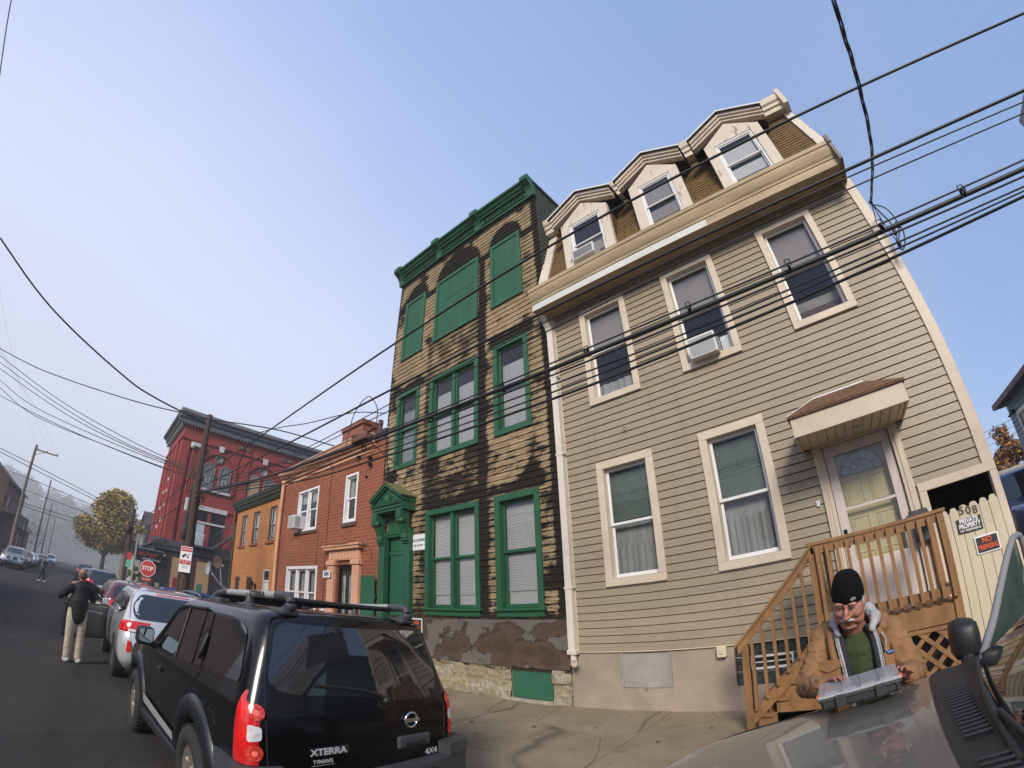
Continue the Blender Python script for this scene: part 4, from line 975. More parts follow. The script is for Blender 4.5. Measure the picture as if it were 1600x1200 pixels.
for (xa, xb) in ((9, -25.8), (-36, -190)):
    n = 40 if xa > 0 else 30
    for i in range(n):
        a = xa+(xb-xa)*i/n; b_ = xa+(xb-xa)*(i+1)/n+.004
        y0, y1 = kerb_y(a), kerb_y(b_)
        m.add([(a, y0, -.2), (b_, y1, -.2), (b_, y1+.02, .0), (a, y0+.02, .0), (a, y0+.155, .002), (b_, y1+.155, .002), (b_, y1+.155, -.2), (a, y0+.155, -.2)], [(0, 3, 2, 1), (3, 4, 5, 2), (4, 7, 6, 5)])
tag(m.build('kerb', mat('kerb_stone', (.27, .235, .19), .9, var=.25, vs=4, dirt=.4, bump=.5)), kind='structure')
m = MB(); m.add([(-190, kerb_y(-190)+.15, -.002), (-36, kerb_y(-36)+.15, -.002), (-36, 3, -.002), (-190, 3, -.002)], [(0, 1, 2, 3)]); tag(m.build('far_sidewalk', walk_m), kind='structure')
m = MB(); m.add([(-27, kerb_y(-27)-9.2, -.0), (40, kerb_y(40)-9.2, -.0), (40, kerb_y(40)-12.2, -.0), (-27, kerb_y(-27)-12.2, 0)], [(0, 3, 2, 1)])
m.add([(-190, kerb_y(-190)-9.2, -.0), (-38, kerb_y(-38)-9.2, -.0), (-38, kerb_y(-38)-12.2, -.0), (-190, kerb_y(-190)-12.2, 0)], [(0, 3, 2, 1)])
for (a, b_) in ((-27, 40), (-190, -38)):
    m.quad((a, kerb_y(a)-9.2, -.14), (b_, kerb_y(b_)-9.2, -.14), (b_, kerb_y(b_)-9.2, 0), (a, kerb_y(a)-9.2, 0))
tag(m.build('opposite_sidewalk', walk_m), kind='structure')
# driveway right of the tan house
m = MB(); m.add([(2.03, .07, -.004), (9, .07, -.004), (9, 30, -.004), (2.03, 30, -.004)], [(0, 1, 2, 3)]); tag(m.build('driveway', mat('driveway_gravel', (.17, .15, .13), .95, var=.4, vs=8, bump=.6)), kind='structure')
# fallen leaves: single ones lie on the sidewalk
leafm = mat('fallen_leaf', (.45, .17, .03), .8, var=.4, vs=30); leafb = mat('dry_leaf', (.16, .09, .04), .9, var=.4, vs=30)
for i, (x, y, s, mm) in enumerate(((-2.95, -3.16, .17, leafm), (-2.8, -3.2, .12, leafm), (-2.3, -2.75, .07, leafb), (-4.2, -1.3, .06, leafb), (-5.1, -1.6, .06, leafb), (-2.35, -1.35, .05, leafb), (-1.9, -.75, .05, leafb), (-3.4, -1.0, .045, leafb), (-4.6, -2.0, .05, leafb))):
    m = MB(); vs = [(0, 0, .006)]; n = 11; rnd = random.Random(i)
    for k in range(n): a = 2*pi*k/n; r_ = s*(.5+.5*(k % 2))*rnd.uniform(.7, 1); vs.append((r_*cos(a), r_*sin(a)*.8, .004+rnd.uniform(0, .25*s)))
    m.add(vs, [(0, k+1, (k+1) % n+1) for k in range(n)])
    o = m.build('leaf', mm); o.location = (x, y, .004); o.rotation_euler.z = i*1.3
    tag(o, 'bright orange fallen leaf on the sidewalk near the black vehicle' if i < 2 else 'small dry brown leaf scrap lying on the sidewalk slabs', 'leaf', 'bright orange leaves' if i < 2 else 'dry leaf scraps on the sidewalk')
# ------------------------------------------------------------------ red painted hall on the far corner
RX, RY = -37.0, -1.9
redp = mat('red_wall_paint', (.26, .036, .028), .75, var=.16, vs=.6, dirt=.6, dirtcol=(.13, .024, .02), bump=.3, bs=8)
grey_c = mat('grey_cornice_paint', (.16, .165, .17), .6, var=.15, vs=1.5, dirt=.4, dirtcol=(.09, .09, .09))
rh = thing('corner_hall', 'big red painted corner hall with grey cornice, arched windows and a black shop floor', 'building', (-41, 4, 0))
m = MB(); m.box(-45.6, RX, RY, 16, 4.3, 13.7); part(m, 'wall', redp, rh)
# pilaster strips, string courses, arch bands on the side wall (plane x = RX, facing +x)
m = MB()
for (a, b) in ((-1.92, -1.2), (-.95, -.15), (3.3, 4.0), (7.3, 8.0)):
    m.bev(RX, RX+.18, a, b, 4.45, 12.1, .03)
for k in range(5): m.tube([(RX+.2, -.85+.16*k, 8.3), (RX+.2, -.85+.16*k, 11.8)], .05, 6)
for (a, b) in ((RY+.2, RY+.9), ):
    for xx in (-37.9, -39.9, -42.3, -44.6): m.bev(xx-.7, xx, RY-.18, RY, 4.45, 12.1, .03)
m.bev(RX, RX+.12, RY-.12, 16, 12.35, 12.6, .03); m.bev(RX, RX+.10, RY-.1, 16, 7.35, 7.5, .02); m.bev(-45.6, RX-.01, RY-.12, RY, 12.35, 12.6, .03)
part(m, 'pilaster_strip', redp, rh)
m = MB(); stone_w = mat('pale_stone', (.50, .47, .45), .8, var=.15, vs=3)
m.bev(RX, RX+.34, -1.15, .05, 11.85, 12.2, .06); m.lathe([(0, -.2), (.17, -.2), (.17, .2), (0, .2)], 'x', (RX+.2, -1.0, 11.85), 12); m.lathe([(0, -.2), (.17, -.2), (.17, .2), (0, .2)], 'x', (RX+.2, -.1, 11.85), 12)
part(m, 'capital', stone_w, rh)
m = MB(); c_ = [(.05, 13.6), (.25, 13.6), (.25, 13.8), (.45, 13.95), (.45, 14.1), (.75, 14.25), (.75, 14.5), (-.3, 14.6)]
m.prism([(RX+p[0], p[1]) for p in c_], 'y', RY-.7, 16.0)
m.prism([(RY-p[0], p[1]) for p in c_], 'x', -46, RX+.05)
y = RY-.2
while y < 16: m.box(RX+.05, RX+.32, y, y+.13, 13.42, 13.6); y += .27
x = RX
while x > -45.6: m.box(x-.13, x, RY-.3, RY-.05, 13.42, 13.6); x -= .27
m.box(-45.6, RX-.3, RY+.3, 16, 14.4, 14.55); m.bev(-39, -38, 7.4, 8.3, 14.5, 15.0, .05)
part(m, 'cornice', grey_c, rh)
def arch_pts(cy, w_, zb, zs, n=14, f=1.0):
    return [(cy-w_, zb), (cy+w_, zb)]+[(cy+w_*cos(pi*k/n), zs+w_*f*sin(pi*k/n)) for k in range(n+1)]
for cy in (1.4, 5.3, 9.2):
    m = MB(); R_, r_ = 1.62, 1.36; n = 16
    vs = []; fs = []
    for k in range(n+1):
        a = pi*k/n
        for rr_, xx in ((R_, RX), (R_, RX+.13), (r_, RX+.13), (r_, RX)): vs.append((xx, cy+rr_*cos(a), 10.55+rr_*sin(a)*.92))
    for k in range(n):
        for j in range(3): fs.append((4*k+j, 4*k+j+1, 4*k+5+j, 4*k+4+j))
    m.add(vs, fs); m.bev(RX, RX+.13, cy-R_, cy-r_, 8.9, 10.55, .01); m.bev(RX, RX+.13, cy+r_, cy+R_, 8.9, 10.55, .01); part(m, 'arch_band', redp, rh)
    m = MB(); m.prism([(cy-.16, 12.0), (cy+.16, 12.0), (cy+.24, 12.5), (cy-.24, 12.5)], 'x', RX+.1, RX+.24); part(m, 'keystone', stone_w, rh)
    for dy in (-.68, .68):
        board = (cy > 5 and dy < 0)
        m = MB(); pts = arch_pts(cy+dy, .47, 8.9, 10.5); m.prism(pts, 'x', RX+.005, RX+.03)
        w_ = part(m, 'arched_window', mat('tan_board', (.36, .25, .15), .8, var=.15) if board else mat('leaded_grey_glass', (.14, .15, .155), .25, var=.4, vs=6), rh)
        f = MB(); pp = [(RX+.05, p[0], p[1]) for p in pts]; f.tube(pp+[pp[0]], .045, 5)
        if not board:
            for k in range(-2, 3): f.tube([(RX+.04, cy+dy+k*.16, 8.92), (RX+.04, cy+dy+k*.16, 10.5+sqrt(max(0, .47**2-(k*.16)**2)))], .012, 4)
            for z in range(7): f.tube([(RX+.04, cy+dy-.46, 9.1+z*.22), (RX+.04, cy+dy+.46, 9.1+z*.22)], .012, 4)
        part(f, 'frame', mat('grey_lead_frame', (.2, .19, .19), .6), w_)
        if not board and cy < 4:
            q = MB(); frame(q, 0, .36, 0, .42, .05, 0, .03); q2 = MB(); q2.M = T(RX+.075, cy+dy-.18, 9.45) @ Rz(pi/2); frame(q2, 0, .36, 0, .42, .05, 0, .03); part(q2, 'casement', stone_w, w_)
    m = MB(); m.lathe([(.0, .01), (.29, .01), (.29, .06), (.36, .08), (.36, .0)], 'x', (RX, cy, 11.42), 18); part(m, 'round_window', mat('grey_round_glass', (.16, .15, .15), .4, var=.3), rh)
    m = MB(); m.bev(RX, RX+.22, cy-1.35, cy+1.35, 8.72, 8.9, .02); part(m, 'window_sill', stone_w, rh)
m = MB()
for cy in (3.3, 7.2): m.bev(RX+.06, RX+.1, cy-.5, cy-.06, 12.75, 13.05, .02); m.bev(RX+.06, RX+.1, cy+.06, cy+.5, 12.75, 13.05, .02)
part(m, 'terracotta_panel', mat('brown_terracotta', (.17, .09, .06), .8, var=.4, vs=9), rh)
m = MB()
for (x, z, w_) in ((-38.6, 9.1, .5), (-40.8, 7.0, .5), (-38.5, 7.1, .5), (-40.6, 8.3, .45), (-38.9, 5.9, .5), (-41, 5.5, .4), (-38.6, 8.2, .3)): m.bev(x-w_, x, RY-.22, RY-.02, z, z+.28, .02)
part(m, 'white_block', stone_w, rh)
# first floor openings over the shop
m = MB(); m.bev(RX, RX+.14, -.0, 2.75, 7.2, 7.55, .02); m.bev(RX, RX+.1, .0, 2.7, 6.2, 6.36, .02); part(m, 'lintel', stone_w, rh)
m = MB(); m.box(RX, RX+.02, .1, 1.2, 6.38, 7.18); m.box(RX, RX+.02, 1.5, 2.65, 6.38, 7.18); m.box(RX, RX+.02, 1.55, 2.65, 4.4, 6.18); part(m, 'dark_opening', MATS['dark_glazing'], rh)
m = MB(); m.box(RX, RX+.04, .1, 1.1, 4.45, 6.18); frame(m, 0, 0, 0, 0, 0, 0, 0) if False else None; dw = part(m, 'balcony_door', mat('pale_blue_door', (.42, .46, .52), .5), rh)
m = MB()
for k in range(9): m.tube([(RX+.3, .05+.13*k, 4.5), (RX+.3, .05+.13*k, 5.35)], .015, 4)
m.tube([(RX+.3, .0, 5.35), (RX+.3, 1.2, 5.35)], .025, 5); part(m, 'rail', MATS['white_vinyl'], dw)
m = MB()
for k in range(14):
    z = 4.3+k*.2; y = 1.7+k*.24; m.box(RX+.4, RX+1.3, y, y+.26, z, z+.03)
m.tube([(RX+1.3, 1.6, 4.3), (RX+1.3, 5.0, 7.1)], .06, 5); m.tube([(RX+1.3, 1.6, 5.3), (RX+1.3, 5.0, 8.1)], .035, 5); m.tube([(RX+.4, 1.6, 4.3), (RX+.4, 5.0, 7.1)], .06, 5)
for k in range(12): m.tube([(RX+1.3, 1.7+.28*k, 4.4+.23*k), (RX+1.3, 1.7+.28*k, 5.35+.23*k)], .014, 4)
m.box(RX+.0, RX+1.4, -.2, 1.7, 4.3, 4.36); part(m, 'fire_stair', mat('dark_iron', (.05, .045, .045), .6), rh)
# black shop front
blk = mat('black_shop_paint', (.024, .028, .030), .5, var=.25, vs=1, dirt=.3, dirtcol=(.04, .045, .045))
m = MB(); m.box(-46.2, -36.3, -2.5, 9.5, -.13, 4.0); part(m, 'shop_wall', blk, rh)
m = MB(); m.prism([(-36.05, 4.0), (-36.05, 4.12), (-37, 4.6), (-37, 4.0)], 'y', -2.7, 9.7); m.prism([(-2.75, 4.0), (-2.75, 4.12), (-1.9, 4.6), (-1.9, 4.0)], 'x', -46.4, -36.06); m.bev(-36.32, -36.1, -2.66, 9.6, 3.72, 4.0, .02)
part(m, 'shop_roof', mat('dark_slate', (.045, .045, .05), .6, var=.3), rh)
m = MB(); m.bev(-36.3, -36.22, -1.35, 2.0, -.1, 3.55, .01); part(m, 'shop_surround', mat('maroon_frame', (.05, .02, .022), .6), rh)
m = MB(); m.bev(-36.22, -36.16, -1.1, .1, .9, 3.3, .01); m.bev(-36.22, -36.16, .75, 1.75, .9, 3.3, .01); part(m, 'tan_panel', mat('plywood_panel', (.40, .25, .12), .7, var=.12, vs=2, stretch=(1, 1, .3)), rh)
m = MB(); m.bev(-36.2, -36.12, -.9, .0, -.1, 1.9, .01); m.tube([(-36.1, -.2, .6), (-36.1, -.2, 1.5)], .04, 6); part(m, 'shop_door', mat('red_shop_door', (.28, .02, .03), .5), rh)
m = MB(); m.bev(-36.17, -36.12, .9, 1.25, .7, 1.7, .01); part(m, 'poster', mat('green_poster', (.03, .16, .11), .5, var=.5, vs=8), rh)
m = MB()
for y in (-1.7, 2.7): m.tube([(-36.28, y, 3.3), (-36.1, y, 3.35)], .03, 6); m.lathe([(.04, 0), (.09, .12)], 'z', (-36.05, y, 3.22), 8)
part(m, 'spot_lamp', MATS['white_vinyl'], rh)
m = MB(); m.bev(-36.31, -36.2, -2.1, -1.8, .9, 1.3, .02); part(m, 'meter_box', mat('tan_box', (.4, .33, .2), .6), rh)
so_ = thing('sign', 'black hanging shop sign with red and white lettering at the corner of the red hall', 'sign', (-36.2, -2.6, 2.6))
m = MB(); m.M = T(-36.1, -2.75, 3.05) @ Rz(pi/2); m.bev(-.95, .95, -.05, .05, -.42, .42, .02); part(m, 'sign_board', mat('sign_black', (.012, .012, .013), .4, var=0), so_)
m = MB(); m.M = T(-36.1, -2.75, 3.05) @ Rz(pi/2); lettering(m, 'Jan Stager', .40, T(-.1, -.055, .12), sx=.85); part(m, 'red_lettering', mat('sign_red', (.55, .04, .05), .5), so_)
m = MB(); m.M = T(-36.1, -2.75, 3.05) @ Rz(pi/2); lettering(m, 'catering & design', .19, T(.15, -.055, -.22)); part(m, 'white_lettering', sign_white, so_)
m = MB(); m.tube([(-36.1, -1.75, 3.5), (-36.1, -3.8, 3.5)], .03, 6); m.bev(-36.2, -36.0, -3.85, -3.72, .0, 4.4, .02); part(m, 'bracket_post', mat('grey_post', (.3, .3, .31), .6), so_)
# satellite dishes on the corner of the orange house
for i, (y, z, a, dk) in enumerate(((-.55, 2.95, .5, 0), (-.95, 2.55, .15, 1))):
    sdx = thing('satellite_dish', ('rust brown satellite dish' if not i else 'pale grey satellite dish')+' on a bent mast by the orange house corner', 'satellite dish', (-24.1, -.2, 1.9), group='satellite dishes')
    m = MB(); m.M = T(-24.15-.25*i, y, z) @ Rz(a) @ Rx(radians(100-15*i)); m.lathe([(0, 0), (.12, .012), (.24, .045), (.33, .09), (.335, .085), (.24, .035), (.12, .002), (0, -.01)], 'z', (0, 0, 0), 18); part(m, 'dish', mat('rusty_dish' if not i else 'grey_dish', (.09, .055, .045) if not i else (.3, .31, .32), .5, var=.3), sdx)
    m = MB(); m.tube(catmull([(-24.0, .0, 1.7), (-24.05, -.3, 1.8), (-24.1, y+.15, 2.3), (-24.15-.25*i, y+.08, z-.05)], 4), .03, 6); m.tube([(-24.15-.25*i, y-.05, z-.3), (-24.1-.25*i, y-.55, z+.0)], .018, 5); part(m, 'mast', grey_metal, sdx)
# ------------------------------------------------------------------ stained wooden porch and stairs at the tan house
pt = thing('wooden_porch', 'brown stained wooden porch with lattice skirt, railing and side stairs at the tan house door', 'porch', (-.1, -.45, 0))
PY = -.86
m = MB()
for k in range(7): m.bev(-.50, 1.02, PY+.02+k*.122, PY+.02+k*.122+.116, 1.07, 1.105, .006)
part(m, 'deck', wood, pt)
m = MB(); m.bev(-.50, 1.02, PY-.02, PY+.02, .90, 1.095, .006); m.bev(-.52, -.48, PY+.02, 0, .88, 1.07, .006); m.bev(.98, 1.02, PY+.02, 0, .88, 1.07, .006); part(m, 'rim_joist', wood, pt)
for (x, z1, y) in ((-.46, 2.04, PY), (1.0, 2.04, PY), (-1.38, 1.03, PY), (-.30, 2.04, PY+.02), (1.0, .88, PY), (-.46, 2.0, -.07), (1.0, 2.02, -.07)):
    m = MB(); m.bev(x-.045, x+.045, y-.045, y+.045, .0 if z1 < 2.03 or x != -.30 else 1.1, z1, .008)
    if z1 != .88: part(m, 'post', wood, pt)
def rail_run(p0, p1, w_, h_, nm):
    m = MB(); (x0, y0, z0), (x1, y1, z1) = p0, p1
    if abs(x1-x0) > .01: m.prism([(x0, z0), (x1, z1), (x1, z1+h_), (x0, z0+h_)], 'y', y0-w_/2, y0+w_/2)
    else: m.box(x0-w_/2, x0+w_/2, y0, y1, z0, z0+h_)
    part(m, nm, wood, pt)
rail_run((-.52, PY-.01, 2.035), (1.07, PY-.01, 2.035), .14, .035, 'top_rail'); rail_run((-.47, PY-.045, 1.94), (1.03, PY-.045, 1.94), .036, .09, 'side_rail')
rail_run((-.47, PY-.045, 1.185), (1.03, PY-.045, 1.185), .036, .085, 'bottom_rail')
rail_run((1.0, PY+.03, 2.03), (1.0, -.02, 2.03), .12, .035, 'top_rail'); rail_run((1.0, PY+.03, 1.18), (1.0, -.02, 1.18), .04, .085, 'bottom_rail')
rail_run((-1.50, PY-.01, 1.0), (-.45, PY-.01, 2.03), .13, .04, 'stair_rail'); rail_run((-1.46, PY-.045, .93), (-.44, PY-.045, 1.93), .036, .10, 'side_rail')
rail_run((-1.36, PY-.03, .06), (-.42, PY-.03, 1.0), .04, .17, 'stringer'); rail_run((-1.36, -.08, .06), (-.42, -.08, 1.0), .04, .17, 'stringer')
n = 13
for k in range(n):
    x = -.40+k*(1.38/(n-1)); m = MB()
    m.M = T(x, PY-.082, 1.165)
    m.add([(-.019, -.019, 0), (.019, -.019, 0), (.019, .019, 0), (-.019, .019, 0), (-.019, -.019, .84), (.019, -.019, .84), (.019, .019, .86), (-.019, .019, .86), (-.019, .019, -.03), (.019, .019, -.03)],
          [(0, 1, 5, 4), (1, 9, 2, 6, 5), (2, 9, 8, 3, 7, 6)[::-1] if False else (3, 7, 6, 2), (0, 4, 7, 3, 8), (4, 5, 6, 7), (0, 8, 9, 1)])
    part(m, 'baluster', wood, pt)
for k in range(7):
    x = -1.28+k*.132; zb = .30+(x+1.28)*1.05-.04; m = MB(); m.bev(x-.019, x+.019, PY-.101, PY-.063, zb, zb+.82, .004); part(m, 'baluster', wood, pt)
for k in range(5):
    x0 = -1.34+k*.185; z = .19+k*.183; m = MB(); m.bev(x0-.03, x0+.22, PY-.01, -.1, z-.035, z, .006); part(m, 'tread', wood, pt)
    m = MB(); m.box(x0+.18, x0+.195, PY+.01, -.1, z, z+.148); part(m, 'riser', wood, pt)
# lattice skirt: diagonal laths in a frame
m = MB(); x0, x1, z0, z1 = -.42, .96, .06, .89
def lath(mb, cx, sgn, y):
    pts = []
    for q in (-.021, .021):
        # line z = sgn*(x-cx) ; clip to the frame
        for (px) in (x0, x1): pass
    a = []
    xa, xb = x0, x1
    za, zb = sgn*(xa-cx), sgn*(xb-cx)
    def clip(xa, za, xb, zb):
        if za > zb: xa, za, xb, zb = xb, zb, xa, za
        if zb < z0 or za > z1: return None
        if za < z0: t_ = (z0-za)/(zb-za); xa += (xb-xa)*t_; za = z0
        if zb > z1: t_ = (z1-za)/(zb-za); xb = xa+(xb-xa)*t_; zb = z1
        return xa, za, xb, zb
    r_ = clip(xa, za, xb, zb)
    if r_ is None: return
    xa, za, xb, zb = r_
    d = Vector((xb-xa, zb-za)); 
    if d.length < .06: return
    d.normalize(); nrm = Vector((-d.y, d.x))*.024
    mb.prism([(xa+nrm.x, za+nrm.y), (xb+nrm.x, zb+nrm.y), (xb-nrm.x, zb-nrm.y), (xa-nrm.x, za-nrm.y)], 'y', y, y+.008)
c_ = -2.6
while c_ < 3: lath(m, c_, 1, PY+.006); lath(m, c_, -1, PY-.003); c_ += .20
frame(m, x0-.03, x1+.03, z0-.03, z1+.0, .045, PY-.014, PY-.004)
part(m, 'lattice', wood, pt)
m = MB(); m.box(-.40, .97, PY+.3, PY+.31, .0, .9); part(m, 'under_porch_shade', mat('under_porch_dark', (.03, .025, .02), .9), pt)  # dark sheet behind the lattice, painted as the shade under the deck
m = MB(); m.bev(-1.08, -.5, PY+.03, PY+.05, .02, .62, .005); m.bev(-1.3, -.52, PY+.03, PY+.05, .02, .2, .005); part(m, 'stair_side_panel', wood, pt)
# grey letter box hung on the porch side of the door casing
bx = thing('mailbox', 'grey wall mailbox hung right of the tan house storm door', 'mailbox', (.9, -.08, 1.75))
m = MB(); m.bev(.79, 1.01, -.17, -.055, 1.78, 2.1, .015); m.prism([(-.055, 2.1), (-.19, 2.06), (-.19, 2.09), (-.055, 2.17)], 'x', .78, 1.02); part(m, 'mailbox_body', mat('blue_grey_metal', (.06, .065, .075), .45, metal=.3, var=.2), bx)
# outdoor switch box on the footing
bx = thing('meter_box', 'small cream electrical box on the footing below the tan siding', 'electrical box', (-1.915, -.03, .78))
m = MB(); m.bev(-1.98, -1.85, -.07, .03, .78, .94, .012); part(m, 'box_body', mat('cream_plastic', (.62, .57, .38), .45, var=.05), bx)
m = MB(); m.bev(-1.945, -1.885, -.082, -.068, .83, .89, .006); m.bev(-1.925, -1.905, -.086, -.08, .83, .86, .003); part(m, 'cover', mat('cream_plastic_cover', (.55, .5, .34), .4, var=.05), bx)

# ------------------------------------------------------------------ alley gate with signs
ag = thing('alley_gate', 'cream picket gate with number 508 in the alley opening of the tan house', 'gate', (1.48, -.02, 0))
fence_c = mat('cream_fence_paint', (.58, .50, .36), .6, var=.08, vs=2, dirt=.3, dirtcol=(.36, .30, .2), stretch=(4, 1, .4), bump=.2)
m = MB(); m.bev(.98, 1.085, -.045, .04, .95, 2.36, .008); m.bev(.98, 2.0, -.047, .04, 2.36, 2.47, .008); m.bev(1.915, 1.98, -.046, .04, .0, 2.36, .008); part(m, 'gate_casing', cream, ag)
xs = [1.02, 1.16, 1.275, 1.395, 1.53, 1.665, 1.79, 1.915]
for k in range(7):
    a, b_ = xs[k]+.004, xs[k+1]-.003; z = 2.04+.006*k; w_ = b_-a
    pts = [(a, .03), (b_, .03), (b_, z-.05), (b_-w_*.10, z-.035), (b_-w_*.2, z)]+[(b_-w_*(.2+.6*i/6), z+.012*sin(pi*i/6)) for i in range(1, 6)]+[(a+w_*.2, z), (a+w_*.10, z-.035), (a, z-.05)]
    m = MB(); m.prism(pts, 'y', -.042+.003*(k % 2), -.02); part(m, 'picket', fence_c, ag)
m = MB(); m.box(1.02, 1.91, -.019, .02, .4, .5); m.box(1.02, 1.91, -.019, .02, 1.6, 1.7); part(m, 'gate_rail', fence_c, ag)
m = MB()
for ch, x, z, a in (('5', 1.435, 2.0, .05), ('0', 1.52, 1.985, 0), ('8', 1.60, 1.97, -.04)): lettering(m, ch, .135, T(x, -.046, z) @ Ry(a), bold=.004)
part(m, 'house_number', mat('brown_number', (.10, .07, .05), .6), ag)
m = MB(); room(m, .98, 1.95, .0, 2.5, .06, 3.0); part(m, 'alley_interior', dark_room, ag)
so_ = thing('sign', 'black private property sign in white letters under the number 508 on the gate', 'sign', (1.48, -.05, 1.74))
m = MB(); m.M = T(1.487, -.05, 1.82) @ Ry(.02); m.bev(-.155, .155, -.006, .006, -.085, .085, .003); part(m, 'sign_plate', ink, so_)
m = MB(); m.M = T(1.487, -.058, 1.82) @ Ry(.02); lettering(m, 'PRIVATE', .072, T(0, 0, .052), sx=.88, bold=.003); lettering(m, 'PROPERTY', .072, T(0, 0, -.008), sx=.80, bold=.003); lettering(m, 'NO TRESPASSING', .036, T(0, 0, -.058), sx=.92, bold=.001); part(m, 'lettering', sign_white, so_)
so_ = thing('sign', 'black no trespassing sign in orange letters with a white border on the gate', 'sign', (1.64, -.05, 1.45))
m = MB(); m.M = T(1.642, -.05, 1.55) @ Ry(-.0); m.bev(-.15, .15, -.006, .006, -.105, .105, .004); part(m, 'sign_plate', sign_white, so_)
m = MB(); m.box(1.642-.132, 1.642+.132, -.0585, -.0562, 1.55-.088, 1.55+.088); part(m, 'sign_field', ink, so_)
m = MB(); lettering(m, 'NO', .088, T(1.642, -.060, 1.595), sx=.85, bold=.002); lettering(m, 'TRESPASSING', .078, T(1.642, -.060, 1.515), sx=.52, bold=.002); part(m, 'lettering', sign_orange, so_)

# ------------------------------------------------------------------ window air conditioners
def air_con(x0, x1, z0, z1, y0, label, m_=None):
    a = thing('air_conditioner', label, 'air conditioner', ((x0+x1)/2, y0, z0), group='window air conditioners')
    m = MB(); m.bev(x0, x1, y0, .14, z0, z1, .015); part(m, 'casing', m_ or mat('beige_white_casing', (.58, .57, .55), .5, var=.06, dirt=.25, dirtcol=(.3, .28, .25)), a)
    m = MB(); w_ = x1-x0
    for k in range(12): m.box(x0+.03, x1-.03, y0-.004, y0-.0005, z0+.03+k*(z1-z0-.06)/12, z0+.03+k*(z1-z0-.06)/12+(z1-z0)*.035)
    part(m, 'grille', mat('grey_grille', (.26, .27, .28), .5, var=.2), a)
    m = MB(); n = 10; side = []
    for k in range(n): m.box(x1+.0005, x1+.004, y0+.04+k*.02, y0+.05+k*.02, z0+.05, z1-.05)
    part(m, 'side_louvre', MATS['grey_grille'], a)
    return a
air_con(-1.62, -1.15, 5.17, 5.54, -.20, 'white window air conditioner in the middle upper window of the tan house')
m = MB(); m.box(-1.13, -.95, .10, .115, 5.2, 5.52); m.box(-1.725, -1.64, .10, .115, 5.2, 5.52)
part(m, 'window_filler', mat('accordion_panel', (.48, .5, .52), .6, var=.1), th)
air_con(-3.37, -2.86, 8.10, 8.36, -.42, 'white window air conditioner in the leftmost dormer of the tan house')
air_con(-15.58, -15.0, 4.08, 4.54, -.38, 'beige window air conditioner in the brick house double window')
# ------------------------------------------------------------------ utility poles, street signs, overhead lines
pole_m = mat('creosote_pole', (.060, .038, .026), .9, var=.35, vs=3, bump=.7, bs=18, stretch=(6, 6, .5))
pole_grey = mat('weathered_pole', (.17, .14, .12), .9, var=.3, vs=3, bump=.6, bs=18, stretch=(6, 6, .5))
pl = thing('utility_pole', 'dark brown utility pole with a tow away sign in front of the red hall', 'utility pole', (-17.35, -3.42, 0), group='utility poles')
m = MB(); m.tube([(-17.25, -3.42, -.1), (-17.3, -3.42, 3), (-17.62, -3.42, 6), (-17.93, -3.42, 8.1)], [.17, .16, .135, .11], 14); part(m, 'shaft', pole_m, pl)
m = MB(); m.bev(-17.62, -17.34, -3.68, -3.52, 3.75, 4.15, .02); m.tube([(-17.36, -3.60, 0), (-17.36, -3.60, 3.8), (-17.6, -3.58, 5.2)], .05, 8); m.tube([(-17.28, -3.25, 0), (-17.35, -3.25, 3.2), (-17.55, -3.26, 5)], .035, 8)
m.lathe([(0, 3.2), (.12, 3.22), (.13, 3.75), (0, 3.78)], 'z', (-17.40, -3.62, 0), 12); part(m, 'cable_riser', mat('dark_conduit', (.04, .032, .028), .8, var=.3), pl)
m = MB(); m.bev(-17.75, -17.55, -3.72, -3.58, 4.25, 4.72, .02); part(m, 'terminal_box', mat('pale_terminal_box', (.5, .5, .5), .5), pl)
m = MB()
for (z, dx) in ((4.6, .12), (4.8, .16), (5.0, .14), (5.45, .16), (5.55, .12)):
    x = -17.3-(z-3)*.105; m.tube([(x, -3.65, z), (x+.02, -3.2, z+.02)], .03, 6); m.tube([(x-.2, -3.42, z), (x+.22, -3.42, z)], .025, 6)
    m.lathe([(0, -.05), (.05, -.04), (.05, .05), (0, .06)], 'z', (x+.2, -3.42, z), 8)
for k in range(5): m.tube(catmull([(-17.5, -3.3, 4.6+.15*k), (-17.35+.06*k, -3.1, 4.45+.1*k), (-17.45, -3.2, 4.9), (-17.6, -3.35, 5.3)], 5), .014, 5)
part(m, 'line_hardware', mat('rusty_hardware', (.07, .05, .04), .6, metal=.3, var=.3), pl)
so_ = thing('sign', 'red and white tow away sign with a truck symbol on the dark utility pole', 'sign', (-17.1, -3.55, 2.1))
SM = T(-17.06, -3.50, 2.52) @ Rz(radians(62))
m = MB(); m.M = SM; m.bev(-.215, .215, -.008, .008, -.44, .44, .02); part(m, 'sign_plate', sign_white, so_)
m = MB(); m.M = SM; m.bev(-.20, .20, -.011, -.008, .27, .42, .01); m.bev(-.20, .20, -.011, -.008, -.17, -.02, .01); part(m, 'red_field', mat('sign_red_field', (.45, .03, .03), .5, var=.05), so_)
m = MB(); m.M = SM; lettering(m, 'TOWAWAY', .085, T(0, -.013, .345), sx=.9); lettering(m, 'PERMIT PARKING', .05, T(0, -.013, -.065), sx=.85); lettering(m, 'ONLY', .06, T(0, -.013, -.12)); part(m, 'white_lettering', sign_white, so_)
m = MB(); m.M = SM; m.add([(-.14, -.01, .1), (.0, -.01, .1), (.0, -.01, .2), (-.05, -.01, .2), (-.08, -.01, .15), (-.14, -.01, .14)], [tuple(range(6))]); m.add([(.0, -.01, .12), (.14, -.01, .23), (.15, -.01, .2), (.02, -.01, .1)], [(0, 3, 2, 1)])
for x in (-.09, .08): m.lathe([(.0, -.012), (.035, -.012), (.035, -.009)], 'y', (x, 0, .08), 10)
